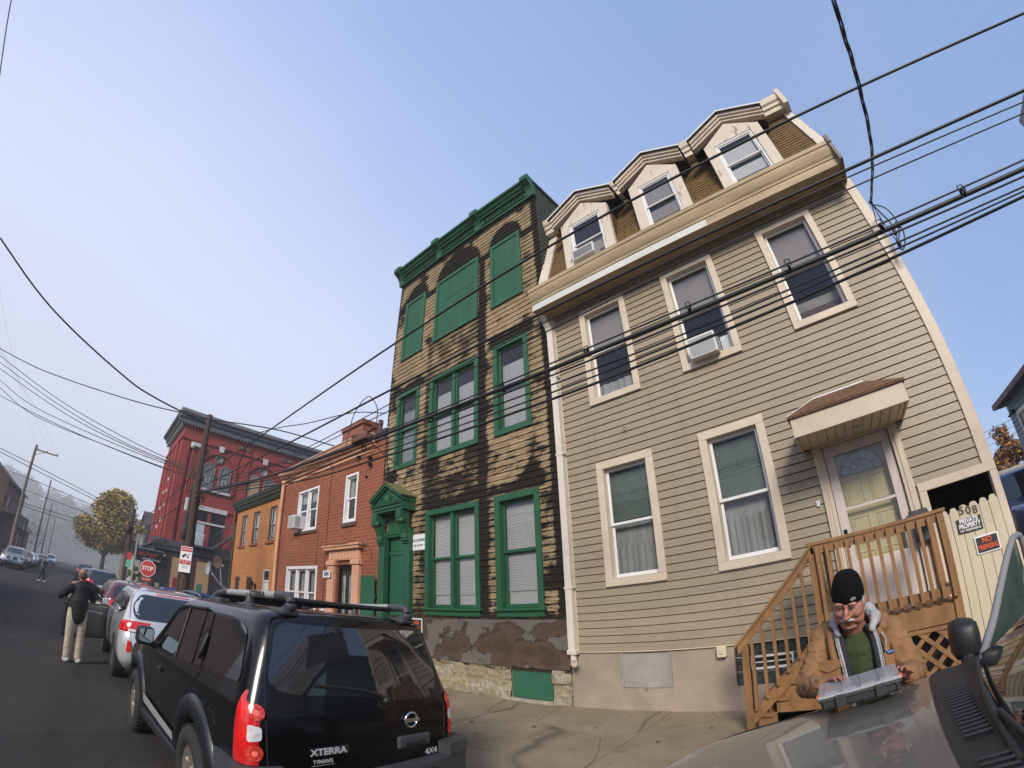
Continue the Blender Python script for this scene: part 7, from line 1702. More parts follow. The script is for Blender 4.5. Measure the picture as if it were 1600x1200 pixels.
hv, HB = car('grey_van', 'taupe grey vehicle in the foreground with a tool case resting on its bonnet', 'car', (HX, HY, -.13), pi, hv_rows, hpaint, [-1.45, 1.50], .37, .84, .24, alloy,
  side_wins=[([(-.25, 1.33), (-.2, 1.72), (-1.1, 1.74), (-1.15, 1.33)], .05), ([(-1.22, 1.33), (-1.18, 1.74), (-2.0, 1.70), (-2.15, 1.34)], .06)], rear_win=[(.7, 1.68), (-.7, 1.68), (-.78, 1.3), (.78, 1.3)], tail=(.8, 1.3, lambda z: .75, lambda z: -2.25), front_win=[(.80, 1.385), (-.80, 1.385), (-.68, 1.80), (.68, 1.80)],
  headl=(.75, .98, lambda z: .45, lambda z: 1.95))
m = MB(); N = 24; vs = []; fs = []
def cowl_p(y, k):
    xf_ = HB.front_x(y, 1.358)+.004; xb_ = HB.front_x(y*.97, 1.40)+.02; x = xf_+(xb_-xf_)*k; return (x, y, (1.360, 1.371, 1.374, 1.388, 1.404)[int(round(k*4))])
for i in range(N+1):
    y = -.885+1.77*i/N
    for k in range(5): vs.append(cowl_p(y, k/4))
for i in range(N):
    for k in range(4): fs.append((5*i+k, 5*i+k+1, 5*i+6+k, 5*i+5+k))
m.add(vs, fs, 0, True); cw = part(m, 'cowl', plast_b, hv)
m = MB()
for k in range(30):
    y = -.55+k*.034
    if abs(y-.05) < .06: continue
    a = Vector(cowl_p(y, .25)); b_ = Vector(cowl_p(y+.015, .75)); up_ = Vector((0, 0, .006)); m.tube([a+up_, b_+up_], .0055, 5)
part(m, 'cowl_louvre', mat('louvre_black', (.02, .02, .022), .45, var=.1), cw)
m = MB(); m.tube(catmull([(HB.front_x(.2, 1.37)+.03, .2, 1.385), (HB.front_x(-.2, 1.40)+.03, -.25, 1.42), (HB.front_x(-.75, 1.41)+.03, -.72, 1.425)], 5), [.016]*6+[.010]*5, 6); m.tube(catmull([(HB.front_x(.75, 1.36)+.03, .75, 1.38), (HB.front_x(.4, 1.39)+.03, .35, 1.41), (HB.front_x(.0, 1.40)+.03, -.05, 1.43)], 5), [.016]*6+[.010]*5, 6); part(m, 'wiper', plast_b, hv)
m = MB()
for sg in (1, -1):
    pts = [(HB.front_x(.86*sg, z)-.01, sg*(HB.side_y(HB.par(z)[1]-.05, z)-.01), z) for z in (1.385, 1.45, 1.6, 1.75, 1.84)]
    m = MB(); m.tube(pts, .028, 8); part(m, 'windscreen_pillar', plast_b, hv)
m = MB(); m.tube(catmull([(HB.front_x(y, 1.385)+.012, y, 1.385) for y in (-.8, -.4, 0, .4, .8)], 4), .012, 5); part(m, 'windscreen_seal', plast_b, hv)
for sg in (1, -1):                                  # bonnet shut lines
    m = MB(); m.tube(catmull([(HB.front_x(sg*(HB.par(z)[2]-.12), z)+.002, sg*(HB.par(z)[2]-.12), z) for z in (.97, 1.08, 1.15, 1.215, 1.27, 1.32)], 5), .004, 4); part(m, 'bonnet_seam', seam, hv)
m = MB(); skin_panel(m, [(.55, .60), (-.55, .60), (-.5, .95), (.5, .95)], lambda y, z: (HB.front_x(y, z)+.01, y, z), .05, 3, flip=True); part(m, 'grille', plast_b, hv)
# near-side door windows closed; off-side passenger door stands open
for sg in (1,):
    m = MB(); skin_panel(m, [(.52, 1.36), (.12, 1.70), (-.18, 1.72), (-.2, 1.34)], lambda x, z: (x, sg*(HB.side_y(x, z)+.006), z), .05, flip=True); part(m, 'side_window', car_glass2, hv)
m = MB(); m.M = T(.66, -.955, 0) @ Rz(radians(60))
# door local: hinge at origin, runs towards -x
top = [(-.02, 1.10), (-.03, 1.34), (-.29, 1.47), (-.60, 1.62), (-.9, 1.74), (-1.15, 1.80)]
m.tube(catmull([(x, 0, z) for x, z in top]+[(-1.24, .02, 1.72), (-1.26, .02, 1.12)], 5), .021, 10); fr_ = part(m, 'door_frame', mat('silver_door_frame', (.26, .25, .25), .5, metal=.2, var=.05), hv)
m = MB(); m.M = T(.66, -.955, 0) @ Rz(radians(60)); m.bev(-1.28, .02, -.05, .05, .36, 1.12, .03); dr_ = part(m, 'passenger_door', hpaint, hv)
m = MB(); m.M = T(.66, -.955, 0) @ Rz(radians(60)); q = [(-.05, 1.12), (-.06, 1.36), (-.29, 1.45), (-.60, 1.60), (-.9, 1.72), (-1.15, 1.78), (-1.24, 1.12)]; m.add([(x, .0, z) for x, z in q], [tuple(range(len(q)))]); part(m, 'door_glass', mat('green_reflection_glass', (.06, .085, .06), .04, var=.3, spec=.9, coat=.5), dr_)  # green reflection in the pane is painted into its base colour
m = MB(); m.M = T(.685, -1.12, 1.435)
m.ell((0, 0, 0), (.075, .125, .105), 20, 14)
for v in range(len(m.v)):
    p = m.v[v]-Vector((.685, -1.12, 1.435)); k = max(abs(p.x)/.075, abs(p.y)/.125, abs(p.z)/.105); r_ = sqrt((p.x/.075)**2+(p.y/.125)**2+(p.z/.105)**2)
    f = (r_/max(k, .01))**.55; m.v[v] = Vector((.685, -1.12, 1.435))+p*f*.93
mi_ = part(m, 'door_mirror', plast_b, hv); m = MB(); m.tube([(.70, -.92, 1.31), (.71, -1.0, 1.33), (.685, -1.05, 1.37)], [.035, .03, .04], 8); part(m, 'mirror_arm', plast_b, mi_)
m = MB(); m.ell((.72, 1.12, 1.415), (.075, .125, .105), 18, 12); part(m, 'door_mirror', plast_b, hv)
m = MB(); m.box(-2.0, .3, -.7, .7, .5, 1.0); part(m, 'cabin_floor', plast_b, hv)
# ================================================================== other vehicles along the kerb
def suv_rows(L=4.68, W=.94, H=1.70, hood=1.02, rake=.55, rear=.30, nose=.10, gh=1.10):
    h = L/2
    return [(.28, -h+.22, h-.2, W-.14, .2, .3, .03, .05), (.42, -h+.06, h-.05, W-.04, .26, .36, .06, .10), (.62, -h, h, W-.005, .30, .40, .07, .12), (.82, -h+.01, h-.02, W, .30, .42, .08, .12), (hood-.08, -h+.04, h-.16, W-.01, .30, .40, .08, .12), (hood, -h+.06, h-.55, W-.02, .29, .36, .08, .12), (gh-.02, -h+.08, h-1.15, W-.035, .28, .26, .08, .10), (gh+.04, -h+.10, h-1.35, W-.06, .28, .22, .08, .12),
     (gh+.28, -h+.10+rear*.55, h-1.35-rake*.62, W-.15, .26, .20, .08, .12), (H-.14, -h+.10+rear*1.0, h-1.35-rake*1.0, W-.23, .25, .2, .07, .10), (H-.06, -h+.2+rear*1.2, h-1.5-rake*1.1, W-.30, .24, .2, .06, .08), (H-.015, -h+.45+rear*1.4, h-1.75-rake*1.1, W-.44, .2, .2, .03, .04), (H, -h+.9+rear*1.4, h-2.1-rake*1.1, W-.62, .15, .15, 0, 0)]
silver = car_paint('silver_car_paint', (.60, .60, .61), .4, .28, .05); maroon = car_paint('maroon_car_paint', (.10, .012, .014), .2, .25, .05); charcoal = car_paint('charcoal_car_paint', (.022, .024, .028), .2, .3, .05)
navy = car_paint('navy_car_paint', (.012, .022, .06), .2, .3, .05); gold = car_paint('pewter_car_paint', (.17, .16, .15), .4, .3, .08); whitep = car_paint('white_car_paint', (.62, .63, .64), .0, .3, .08); bluep = car_paint('bright_blue_car_paint', (.02, .09, .30), .1, .3, .05)
kr = suv_rows(4.68, .94, 1.70, 1.02, .6, .34)
def std_wins(L, H, gh=1.14): h = L/2; return [([(h-1.45, gh), (h-2.0, H-.2), (h-2.45, H-.17), (h-2.5, gh)], .05), ([(h-2.6, gh), (h-2.55, H-.17), (-h+1.38, H-.18), (-h+1.22, gh+.01)], .05), ([(-h+1.12, gh+.02), (-h+1.28, H-.19), (-h+.75, H-.22), (-h+.45, gh+.14)], .06)]
kia, KB = car('silver_suv', 'silver hatchback SUV with its driver door open ahead of the black SUV', 'car', (-11.32, -5.06, -.13), pi+radians(2.2), kr, silver, [-1.32, 1.40], .355, .83, .24, alloy, side_wins=std_wins(4.68, 1.70),
  rear_win=[(.60, 1.58), (-.60, 1.58), (-.74, 1.36), (-.70, 1.16), (.70, 1.16), (.74, 1.36)], tail=(.93, 1.12, lambda z: .42+(1.12-z)*.6, lambda z: -2.0), front_win=[(.68, 1.16), (-.68, 1.16), (-.56, 1.55), (.56, 1.55)], headl=(.72, .92, lambda z: .5, lambda z: 1.8), spokes=10,
  seams=[[(.9, .45), (.92, .8), (.86, 1.12)], [(-.2, .45), (-.2, .8), (-.18, 1.14)], [(-1.15, .8), (-1.25, 1.0), (-1.2, 1.14)]])
m = MB(); skin_panel(m, [(.32, 1.60), (-.32, 1.60), (-.30, 1.625), (.30, 1.625)], lambda y, z: (KB.rear_x(y, z)-.012, y, z), .008, 2); part(m, 'high_brake_light', red_lens, kia)
for sg in (1, -1):
    m = MB(); skin_panel(m, [(.74, .60), (.74, .78), (.80, .80), (.81, .60)], lambda y, z: (KB.rear_x(y, z)-.012, sg*y, z), .015, 3, flip=sg < 0); part(m, 'bumper_reflector', red_lens, kia)
    m = MB(); skin_panel(m, [(.46, .945), (.46, .99), (.80, .985), (.80, .945)], lambda y, z: (KB.rear_x(y, z)-.026, sg*y, z), .01, 3, flip=sg < 0); part(m, 'reversing_lamp', white_lens, kia)
m = MB(); skin_panel(m, [(.30, .74), (-.30, .74), (-.30, .90), (.30, .90)], lambda y, z: (KB.rear_x(y, z)-.01, y, z), .02, 3); part(m, 'licence_plate', mat('plate_plain', (.5, .52, .55), .5, var=.1), kia)
m = MB(); m.tube(catmull([(KB.rear_x(y, z)-.002, y, z) for y, z in ((.86, .70), (.72, .72), (.68, .62), (0, .60), (-.68, .62), (-.72, .72), (-.86, .70))], 4), .006, 4); m.tube(catmull([(KB.rear_x(y, z)-.002, y, z) for y, z in ((.72, .72), (.78, 1.12), (.66, 1.6), (0, 1.64), (-.66, 1.6), (-.78, 1.12), (-.72, .72))], 4), .005, 4); part(m, 'tailgate_seam', seam, kia)
m = MB(); m.prism([(-2.34, .40), (-2.36, .56), (-2.2, .56), (-2.1, .36)], 'y', -.66, .66); part(m, 'bumper_skirt', plast_b, kia)
m = MB(); m.tube(catmull([(KB.rear_x(.1, 1.18)-.015, .1, 1.18), (KB.rear_x(-.1, 1.2)-.015, -.1, 1.21), (KB.rear_x(-.35, 1.22)-.015, -.38, 1.22)], 4), .010, 5); part(m, 'wiper', plast_b, kia)
for sg in (1, -1):
    m = MB(); m.bev(.72, .84, sg*.93, sg*1.10, 1.10, 1.26, .04); part(m, 'door_mirror', silver, kia)
    m = MB(); m.bev(-.05, .12, sg*(KB.side_y(0, .98)), sg*(KB.side_y(0, .98)+.03), .96, .985, .01); part(m, 'door_handle', chrome, kia)
    m = MB(); m.tube(catmull([(.2, sg*.62, 1.69), (-.2, sg*.63, 1.73), (-1.3, sg*.62, 1.72), (-1.6, sg*.6, 1.67)], 5), .018, 6); part(m, 'roof_rail', MATS['grey_plastic_rail'] if 'grey_plastic_rail' in MATS else mat('grey_plastic_rail', (.12, .12, .13), .5), kia)
# open driver door
m = MB(); m.M = T(.86, .93, 0) @ Rz(radians(-62)); m.bev(-1.08, .0, -.05, .05, .36, 1.10, .03); kd = part(m, 'driver_door', charcoal, kia)
m = MB(); m.M = T(.86, .93, 0) @ Rz(radians(-62)); m.tube(catmull([(-.02, 0, 1.10), (-.3, 0, 1.38), (-.62, 0, 1.54), (-.95, 0, 1.54), (-1.06, 0, 1.40), (-1.08, 0, 1.1)], 5), .022, 8); part(m, 'door_frame', plast_b, kd)
m = MB(); m.M = T(.86, .93, 0) @ Rz(radians(-62)); q = [(-.04, 1.10), (-.3, 1.37), (-.62, 1.52), (-.95, 1.52), (-1.06, 1.1)]; m.add([(x, 0, z) for x, z in q], [tuple(range(5))]); part(m, 'door_glass', car_glass2, kd)
m = MB(); m.M = T(.86, .93, 0) @ Rz(radians(-62)); m.tube([(-.95, -.07, .95), (-.6, -.09, .93), (-.2, -.08, .9)], .025, 6); part(m, 'door_pull', mat('pale_pull', (.2, .2, .2), .5), kd)
def simple_car(nm, label, loc, head, rows, paint, L, H, group, front=False, win_gh=1.14, big=False, lod=1):
    h = L/2
    c, B = car(nm, label, 'car', loc, head, rows, paint, [-h+1.0, h-.95], .35 if not big else .40, .80, .23, alloy, side_wins=std_wins(L, H, win_gh), rear_win=[(.58, H-.14), (-.58, H-.14), (-.70, win_gh+.04), (.70, win_gh+.04)],
      front_win=[(.66, win_gh+.02), (-.66, win_gh+.02), (-.55, H-.16), (.55, H-.16)], tail=(.86, 1.08, lambda z: .52, lambda z: -h+.30), headl=(.70, .90, lambda z: .48, lambda z: h-.45), group=group, lod=lod)
    m = MB(); skin_panel(m, [(.42, .58), (-.42, .58), (-.42, .86), (.42, .86)], lambda y, z: (B.front_x(y, z)+.012, y, z), .05, 2, flip=True); g = part(m, 'grille', plast_b, c)
    m = MB()
    for z in (.64, .72, .80): m.tube([(B.front_x(-.4, z)+.022, -.4, z), (B.front_x(0, z)+.022, 0, z), (B.front_x(.4, z)+.022, .4, z)], .016, 5)
    part(m, 'grille_bar', chrome, g)
    m = MB(); skin_panel(m, [(.24, .74), (-.24, .74), (-.24, .86), (.24, .86)], lambda y, z: (B.rear_x(y, z)-.012, y, z), .02, 2); part(m, 'licence_plate', MATS['plate_plain'], c)
    for sg in (1, -1): m = MB(); m.bev(h-1.62, h-1.50, sg*.90, sg*1.06, win_gh-.04, win_gh+.11, .035); part(m, 'door_mirror', paint, c)
    return c, B
G1 = 'cars parked along the kerb'; G2 = 'cars parked on the far side of the street'
simple_car('red_suv', 'maroon car parked ahead of the silver SUV', (-17.0, -5.25, -.13), pi+radians(2.5), suv_rows(4.6, .93, 1.64), maroon, 4.6, 1.64, G1, lod=0)
simple_car('dark_suv', 'dark SUV parked ahead of the maroon car by the pedestrian', (-31.6, -5.95, -.13), pi+radians(2.5), suv_rows(4.7, .94, 1.70), charcoal, 4.7, 1.7, G1)
simple_car('distant_car', 'distant dark blue car farthest along the near kerb', (-58, -7.3, -.13), pi+radians(2.5), suv_rows(4.7, .93, 1.70), navy, 4.7, 1.7, G1)
simple_car('distant_car', 'small pale car between the dark SUV and the farthest parked car', (-44, -6.6, -.13), pi+radians(2.5), suv_rows(4.5, .9, 1.5), gold, 4.5, 1.5, G1)
pr = suv_rows(5.3, 1.0, 1.86, 1.18, .5, .2, gh=1.24)
pk, PB = simple_car('pickup_truck', 'pewter pickup with chrome grille facing us at the far left edge', (-50.2, -13.55, -.13), radians(2.5), pr, gold, 5.3, 1.86, G2, win_gh=1.27, big=True, lod=0)
m = MB(); skin_panel(m, [(.62, .74), (-.62, .74), (-.62, 1.05), (.62, 1.05)], lambda y, z: (PB.front_x(y, z)+.02, y, z), .05, 3, flip=True); gq = part(m, 'chrome_grille', mat('bright_grille', (.5, .5, .5), .2, metal=.8), pk)
m = MB()
for y in (-.28, .28): skin_panel(m, [(y+.2, .78), (y-.2, .78), (y-.16, 1.01), (y+.16, 1.01)], lambda yy, z: (PB.front_x(yy, z)+.03, yy, z), .04, 2, flip=True)
part(m, 'grille_mesh', plast_b, gq)
m = MB(); m.bev(2.55, 2.78, -.95, .95, .50, .68, .04); part(m, 'chrome_bumper', chrome, pk)
simple_car('parked_car', 'dark SUV right behind the pewter pickup', (-57.2, -13.8, -.13), radians(2.5), suv_rows(4.7, .94, 1.72), charcoal, 4.7, 1.72, G2)
simple_car('parked_car', 'silver grey SUV, third car back on the far side', (-63.5, -14.05, -.13), radians(2.5), suv_rows(4.6, .93, 1.66), silver, 4.6, 1.66, G2)
simple_car('parked_car', 'white hatchback parked fourth back on the far side', (-70, -14.3, -.13), radians(2.5), suv_rows(4.4, .9, 1.55), whitep, 4.4, 1.55, G2)
simple_car('parked_car', 'long dark car parked beyond the white hatchback', (-86, -14.4, -.13), radians(4), suv_rows(5.0, .95, 1.6), charcoal, 5.0, 1.6, G2)
simple_car('parked_car', 'small white van parked last at the end of the far row', (-99, -14.2, -.13), radians(3), suv_rows(4.8, .95, 1.9), whitep, 4.8, 1.9, G2)
simple_car('side_street_car', 'bright blue car in the side street beside the orange brick house', (-28.6, -.6, -.13), pi/2, suv_rows(4.5, .9, 1.45), bluep, 4.5, 1.45, None)
# blue heavy truck standing nose out in the driveway on the right
tr_rows = [(.45, -3.2, 2.9, .95, .1, .2, 0, .05), (.7, -3.2, 3.0, 1.02, .1, .25, 0, .08), (1.3, -3.2, 3.0, 1.04, .1, .3, 0, .10), (1.75, -3.2, 2.85, 1.0, .1, .3, 0, .12), (1.92, -3.2, 2.3, .98, .1, .25, 0, .12), (1.98, -3.2, 1.55, .97, .1, .2, 0, .1), (2.05, -3.2, 1.35, .95, .1, .2, 0, .1), (2.55, -3.15, 1.0, .88, .12, .2, 0, .1), (2.7, -3.1, .8, .78, .12, .2, 0, .08), (2.74, -2.9, .4, .5, .1, .15, 0, 0)]
tk, TB = car('blue_truck', 'navy blue heavy truck with chrome grille and mirrors standing in the driveway', 'truck', (4.55, 7.3, .0), -pi/2, tr_rows, car_paint('truck_blue', (.012, .03, .11), .1, .25, .05), [-1.8, 1.9], .5, .9, .3, chrome, side_wins=[([(1.2, 2.05), (.9, 2.5), (-.3, 2.5), (-.3, 2.0)], .06)], front_win=[(.78, 2.06), (-.78, 2.06), (-.7, 2.55), (.7, 2.55)], headl=(1.0, 1.25, lambda z: .7, lambda z: 2.6), lod=1)
m = MB(); skin_panel(m, [(.66, .85), (-.66, .85), (-.6, 1.78), (.6, 1.78)], lambda y, z: (TB.front_x(y, z)+.02, y, z), .05, 3, flip=True); gq = part(m, 'grille', plast_b, tk)
m = MB()
for k in range(7): z = .95+k*.125; m.tube([(TB.front_x(-.6, z)+.04, -.6, z), (TB.front_x(0, z)+.045, 0, z), (TB.front_x(.6, z)+.04, .6, z)], .022, 6)
part(m, 'grille_bar', chrome, gq)
for sg in (1, -1):
    m = MB(); m.bev(1.15, 1.28, sg*1.12, sg*1.36, 2.05, 2.5, .04); m.tube([(1.2, sg*.9, 2.1), (1.2, sg*1.2, 2.15)], .025, 6); m.tube([(1.2, sg*.88, 2.45), (1.2, sg*1.2, 2.42)], .025, 6); part(m, 'chrome_mirror', chrome, tk)
    m = MB(); m.ell((2.35, sg*1.12, 2.05), (.09, .10, .09), 14, 10); m.tube([(2.3, sg*.85, 1.85), (2.35, sg*1.1, 2.0)], .018, 6); part(m, 'convex_mirror', chrome, tk)
m = MB(); m.bev(2.95, 3.2, -1.0, 1.0, .5, .8, .04); part(m, 'chrome_bumper', chrome, tk)
# ------------------------------------------------------------------ people: solid shapes fused into one continuous skin
def cap(mb, p, q, r0, r1, n=12):
    p, q = Vector(p), Vector(q); k = 5
    mb.tube([p+(q-p)*i/k for i in range(k+1)], [r0+(r1-r0)*i/k for i in range(k+1)], n); mb.ell(p, (r0,)*3, n, 8); mb.ell(q, (r1,)*3, n, 8)
def chain(mb, pts, rs):
    for i in range(len(pts)-1): cap(mb, pts[i], pts[i+1], rs[i], rs[i+1])
def fuse(mb, name, m_, par, voxel, smooth=4, noise_amp=0, nscale=9, cutter=None):
    o = part(mb, name, m_, par)
    def mods(ob):
        a = ob.modifiers.new('r', 'REMESH'); a.mode = 'VOXEL'; a.voxel_size = voxel; a.use_smooth_shade = True
        if smooth: b = ob.modifiers.new('s', 'SMOOTH'); b.iterations = smooth; b.factor = .5
    applied(o, mods)
    if noise_amp:
        me = o.data; me.update()
        nn = [v.normal.copy() for v in me.vertices]
        for v, nv in zip(me.vertices, nn):
            c = v.co; q_ = noise.noise(Vector((c.x*nscale*.8, c.y*nscale*.8, c.z*nscale*.8+5))); f = .55*noise.noise(Vector((c.x*nscale, c.y*nscale, c.z*nscale*1.7)))+.9*(.45-abs(noise.noise(Vector((c.x*nscale*1.1+q_, c.y*nscale*1.1, c.z*nscale*2.4+q_*1.5))))*2)+.35*(.4-abs(noise.noise(Vector((c.x*nscale*2.6, c.y*nscale*2.6+q_, c.z*nscale*5.0))))*2)
            v.co = c+nv*f*noise_amp
    for p in o.data.polygons: p.use_smooth = True
    return o
skin = mat('ruddy_skin', (.36, .15, .10), .5, var=.18, vs=18, bump=.15, bs=120); skin.node_tree.nodes['Principled BSDF'].inputs['Subsurface Weight'].default_value = .08; skin.node_tree.nodes['Principled BSDF'].inputs['Subsurface Radius'].default_value = (.01, .004, .002)
canvas = mat('tan_work_canvas', (.245, .128, .055), .9, var=.16, vs=9, dirt=.30, dirtcol=(.17, .08, .035), bump=.5, bs=55)
fleece = mat('grey_fleece', (.38, .38, .39), .95, var=.2, vs=30, bump=.8, bs=90); navy_c = mat('navy_lining', (.018, .02, .03), .8, var=.2); tee = mat('dark_green_tee', (.035, .05, .016), .9, var=.12, vs=6, bump=.4, bs=14)
knit = mat('black_knit', (.004, .004, .0045), .95, var=.3, vs=60, bump=.6, bs=160, stretch=(3, 3, .6), spec=.15); jeans = mat('dark_trousers', (.03, .035, .05), .9, var=.2); hair_g = mat('white_hair', (.50, .48, .46), .9, var=.25, vs=60); steel = mat('thin_gold_frame', (.45, .36, .22), .25, metal=.9, var=.0)
mn = thing('person', 'man in tan canvas jacket and black knit cap bending over the tool case', 'person', (-.06, -3.5, 0))
HM = T(-.072, -3.775, 1.598) @ Rz(radians(-8)) @ Ry(radians(6)) @ Rx(radians(24))      # head frame: face looks along -y
b = MB()
P_sh = [(-.245, -3.62, 1.385), (.125, -3.62, 1.38)]; P_el = [(-.350, -3.72, 1.165), (.212, -3.74, 1.17)]; P_wr = [(-.235, -3.975, 1.205), (.168, -3.965, 1.205)]
chain(b, [(-.06, -3.43, .95), (-.06, -3.50, 1.12), (-.062, -3.58, 1.30), (-.064, -3.62, 1.40)], [.15, .14, .14, .09])
for s_ in (0, 1):
    chain(b, [(-.06+(-.12, .12)[s_], -3.60, 1.375), P_sh[s_], P_el[s_], P_wr[s_]], [.07, .055, .042, .028])
    hx = (-.15, .03)[s_]; chain(b, [(hx, -3.42, .92), (hx-.01+.02*s_, -3.40, .50), (hx, -3.33, .09)], [.09, .06, .045]); chain(b, [(hx, -3.33, .05), (hx, -3.50, .04)], [.045, .035])
cap(b, (-.066, -3.635, 1.40), (-.07, -3.72, 1.53), .062, .058)
b.M = HM
b.ell((0, .012, .045), (.078, .096, .088)); b.ell((0, -.018, -.035), (.070, .078, .075)); b.ell((0, -.045, -.085), (.044, .046, .034)); b.ell((0, -.040, -.115), (.050, .050, .024))
b.ell((0, -.105, -.018), (.015, .022, .024)); b.ell((0, -.118, -.034), (.019, .016, .013)); b.ell((-.014, -.104, -.036), (.011, .014, .010)); b.ell((.014, -.104, -.036), (.011, .014, .010)); cap(b, (0, -.088, .022), (0, -.108, -.018), .010, .014)
for sg in (-1, 1):
    b.ell((sg*.040, -.066, -.030), (.030, .030, .024)); b.ell((sg*.032, -.082, .030), (.030, .016, .010)); b.ell((sg*.050, -.035, -.075), (.033, .044, .036)); b.ell((sg*.062, -.02, -.03), (.022, .05, .05)); b.ell((sg*.082, .012, -.012), (.010, .022, .032)); cap(b, (sg*.018, -.080, -.055), (sg*.036, -.075, -.075), .010, .010)
b.ell((0, -.090, -.066), (.026, .012, .007)); b.ell((0, -.086, -.080), (.024, .013, .008))
b.M = None
# hands: palm, four unequal bent fingers, thumb off the side of the palm
def hand(mb, wr, palm, curl, sg, side):
    wr, palm = Vector(wr), Vector(palm); d = (palm-wr).normalized(); up = Vector((0, 0, 1)); lat = d.cross(up).normalized()*sg; upn = lat.cross(d).normalized()*sg
    cap(mb, wr, palm-d*.02, .028, .026); k0 = palm+d*.035
    for i in range(4):
        o = lat*(.0285-.019*i); mb.ell(palm+o*.85+d*.008, (.0125, .0125, .0125), 8, 6); cap(mb, palm+o*.8-d*.01, k0+o, .0125, .0095)
    L = (.036, .042, .039, .030)
    for i in range(4):
        o = lat*(.031-.0205*i); a0 = k0+o; dd = d.copy(); r_ = .0088; n_ = upn
        for j, seg in enumerate((L[i], L[i]*.72, L[i]*.55)):
            ang = curl[j]+.05*(i-1.5); dd = (dd*cos(ang)-upn*sin(ang)).normalized(); a1 = a0+dd*seg+lat*.0012*(1.5-i); cap(mb, a0, a1, r_, r_*.92, 8); a0 = a1; r_ *= .92
    t0 = palm+lat*.030-d*.022; t1 = t0+lat*.022+d*.020-upn*.004; t2 = t1+d*.026+lat*.004-upn*.008; cap(mb, t0, t1, .0115, .0105, 8); cap(mb, t1, t2, .010, .0085, 8)
hand(b, P_wr[0], (-.195, -4.032, 1.245), (.15, .45, .5), 1, 0)
hand(b, P_wr[1], (.138, -4.035, 1.250), (.12, .5, .55), -1, 1)
body_o = fuse(b, 'body', skin, mn, .0056, 3)
# jacket: bulky, open in front
j = MB()
chain(j, [(-.06, -3.45, 1.00), (-.06, -3.52, 1.16), (-.062, -3.57, 1.30)], [.20, .20, .185]); j.ell((-.06, -3.55, 1.22), (.245, .17, .24)); j.ell((-.06, -3.585, 1.365), (.222, .125, .09)); j.ell((-.06, -3.60, 1.16), (.225, .155, .18))
for s_ in (0, 1):
    sg = (-1, 1)[s_]
    chain(j, [(-.06+sg*.13, -3.60, 1.40), P_sh[s_], Vector(P_el[s_])+Vector((0, 0, .0)), Vector(P_wr[s_])*.92+Vector(P_el[s_])*.08], [.080, .080, .070, .050])
    e, w_ = Vector(P_el[s_]), Vector(P_wr[s_])
    for k in range(3): q = e+(w_-e)*(.25+.26*k); j.ell(q+Vector((0, 0, .006)), (.064-.007*k, .030, .064-.007*k), 12, 8)
    for k in range(2): q = Vector(P_sh[s_])+(e-Vector(P_sh[s_]))*(.45+.3*k); j.ell(q, (.083, .080, .028), 12, 8)
jk = fuse(j, 'jacket', canvas, mn, .009, 3, .0085, 13)
c = MB(); c.prism([(-.165, 1.50), (-.152, 1.36), (-.132, 1.20), (-.112, .95), (.058, .95), (.060, 1.20), (.052, 1.36), (.030, 1.50)], 'y', -4.2, -3.585); co = c.build('cutter', canvas)
bm = bmesh.new(); bm.from_mesh(co.data); bmesh.ops.recalc_face_normals(bm, faces=bm.faces); bm.to_mesh(co.data); bm.free()
def cutm(ob):
    q = ob.modifiers.new('b', 'BOOLEAN'); q.operation = 'DIFFERENCE'; q.object = co; q.solver = 'EXACT'
bpy.context.view_layer.update(); applied(jk, cutm); md = co.data; bpy.data.objects.remove(co); bpy.data.meshes.remove(md)
m = MB(); chain(m, [(-.055, -3.47, 1.0), (-.05, -3.56, 1.18), (-.052, -3.60, 1.32), (-.06, -3.63, 1.395)], [.165, .165, .145, .085]); fuse(m, 't_shirt', tee, mn, .011, 4, .004, 8)
for sg, pts in ((-1, [(-.160, -3.728, 1.452), (-.156, -3.740, 1.38), (-.142, -3.746, 1.28), (-.130, -3.742, 1.18), (-.114, -3.735, 1.06)]), (1, [(.022, -3.728, 1.452), (.044, -3.740, 1.38), (.054, -3.746, 1.28), (.058, -3.742, 1.18), (.056, -3.735, 1.06)])):
    m = MB(); P = catmull(pts, 5); m.tube([p+Vector((sg*.000, -.004, 0)) for p in P], [.0075]*len(P), 8); m.tube([p+Vector((sg*.012, -.003, 0)) for p in P], [.0035]*len(P), 6); part(m, 'hoodie_edge', fleece, mn)
    m = MB(); m.tube([p+Vector((-sg*.017, .012, 0)) for p in P], [.018]*len(P), 8); part(m, 'vest_lining', navy_c, mn)
    m = MB(); m.tube([p+Vector((sg*.040, .016, -.03)) for p in P], [.020]*len(P), 8); m.tube([p+Vector((sg*.062, .028, -.03)) for p in P], [.004]*len(P), 6); part(m, 'jacket_placket', canvas, mn)
m = MB()
chain(m, [(-.150, -3.755, 1.425), (-.172, -3.70, 1.482), (-.150, -3.62, 1.515), (-.065, -3.585, 1.53), (.030, -3.62, 1.520), (.058, -3.69, 1.485), (.030, -3.752, 1.43)], [.014, .023, .034, .040, .036, .031, .018]); m.ell((.050, -3.69, 1.470), (.028, .046, .036)); fuse(m, 'hood', fleece, mn, .0065, 2, .006, 20)
m = MB(); chain(m, [(-.195, -3.70, 1.42), (-.225, -3.60, 1.455), (-.06, -3.52, 1.49), (.10, -3.60, 1.455), (.085, -3.70, 1.42)], [.026, .036, .034, .036, .028]); fuse(m, 'collar', canvas, mn, .009, 3, .003, 20)
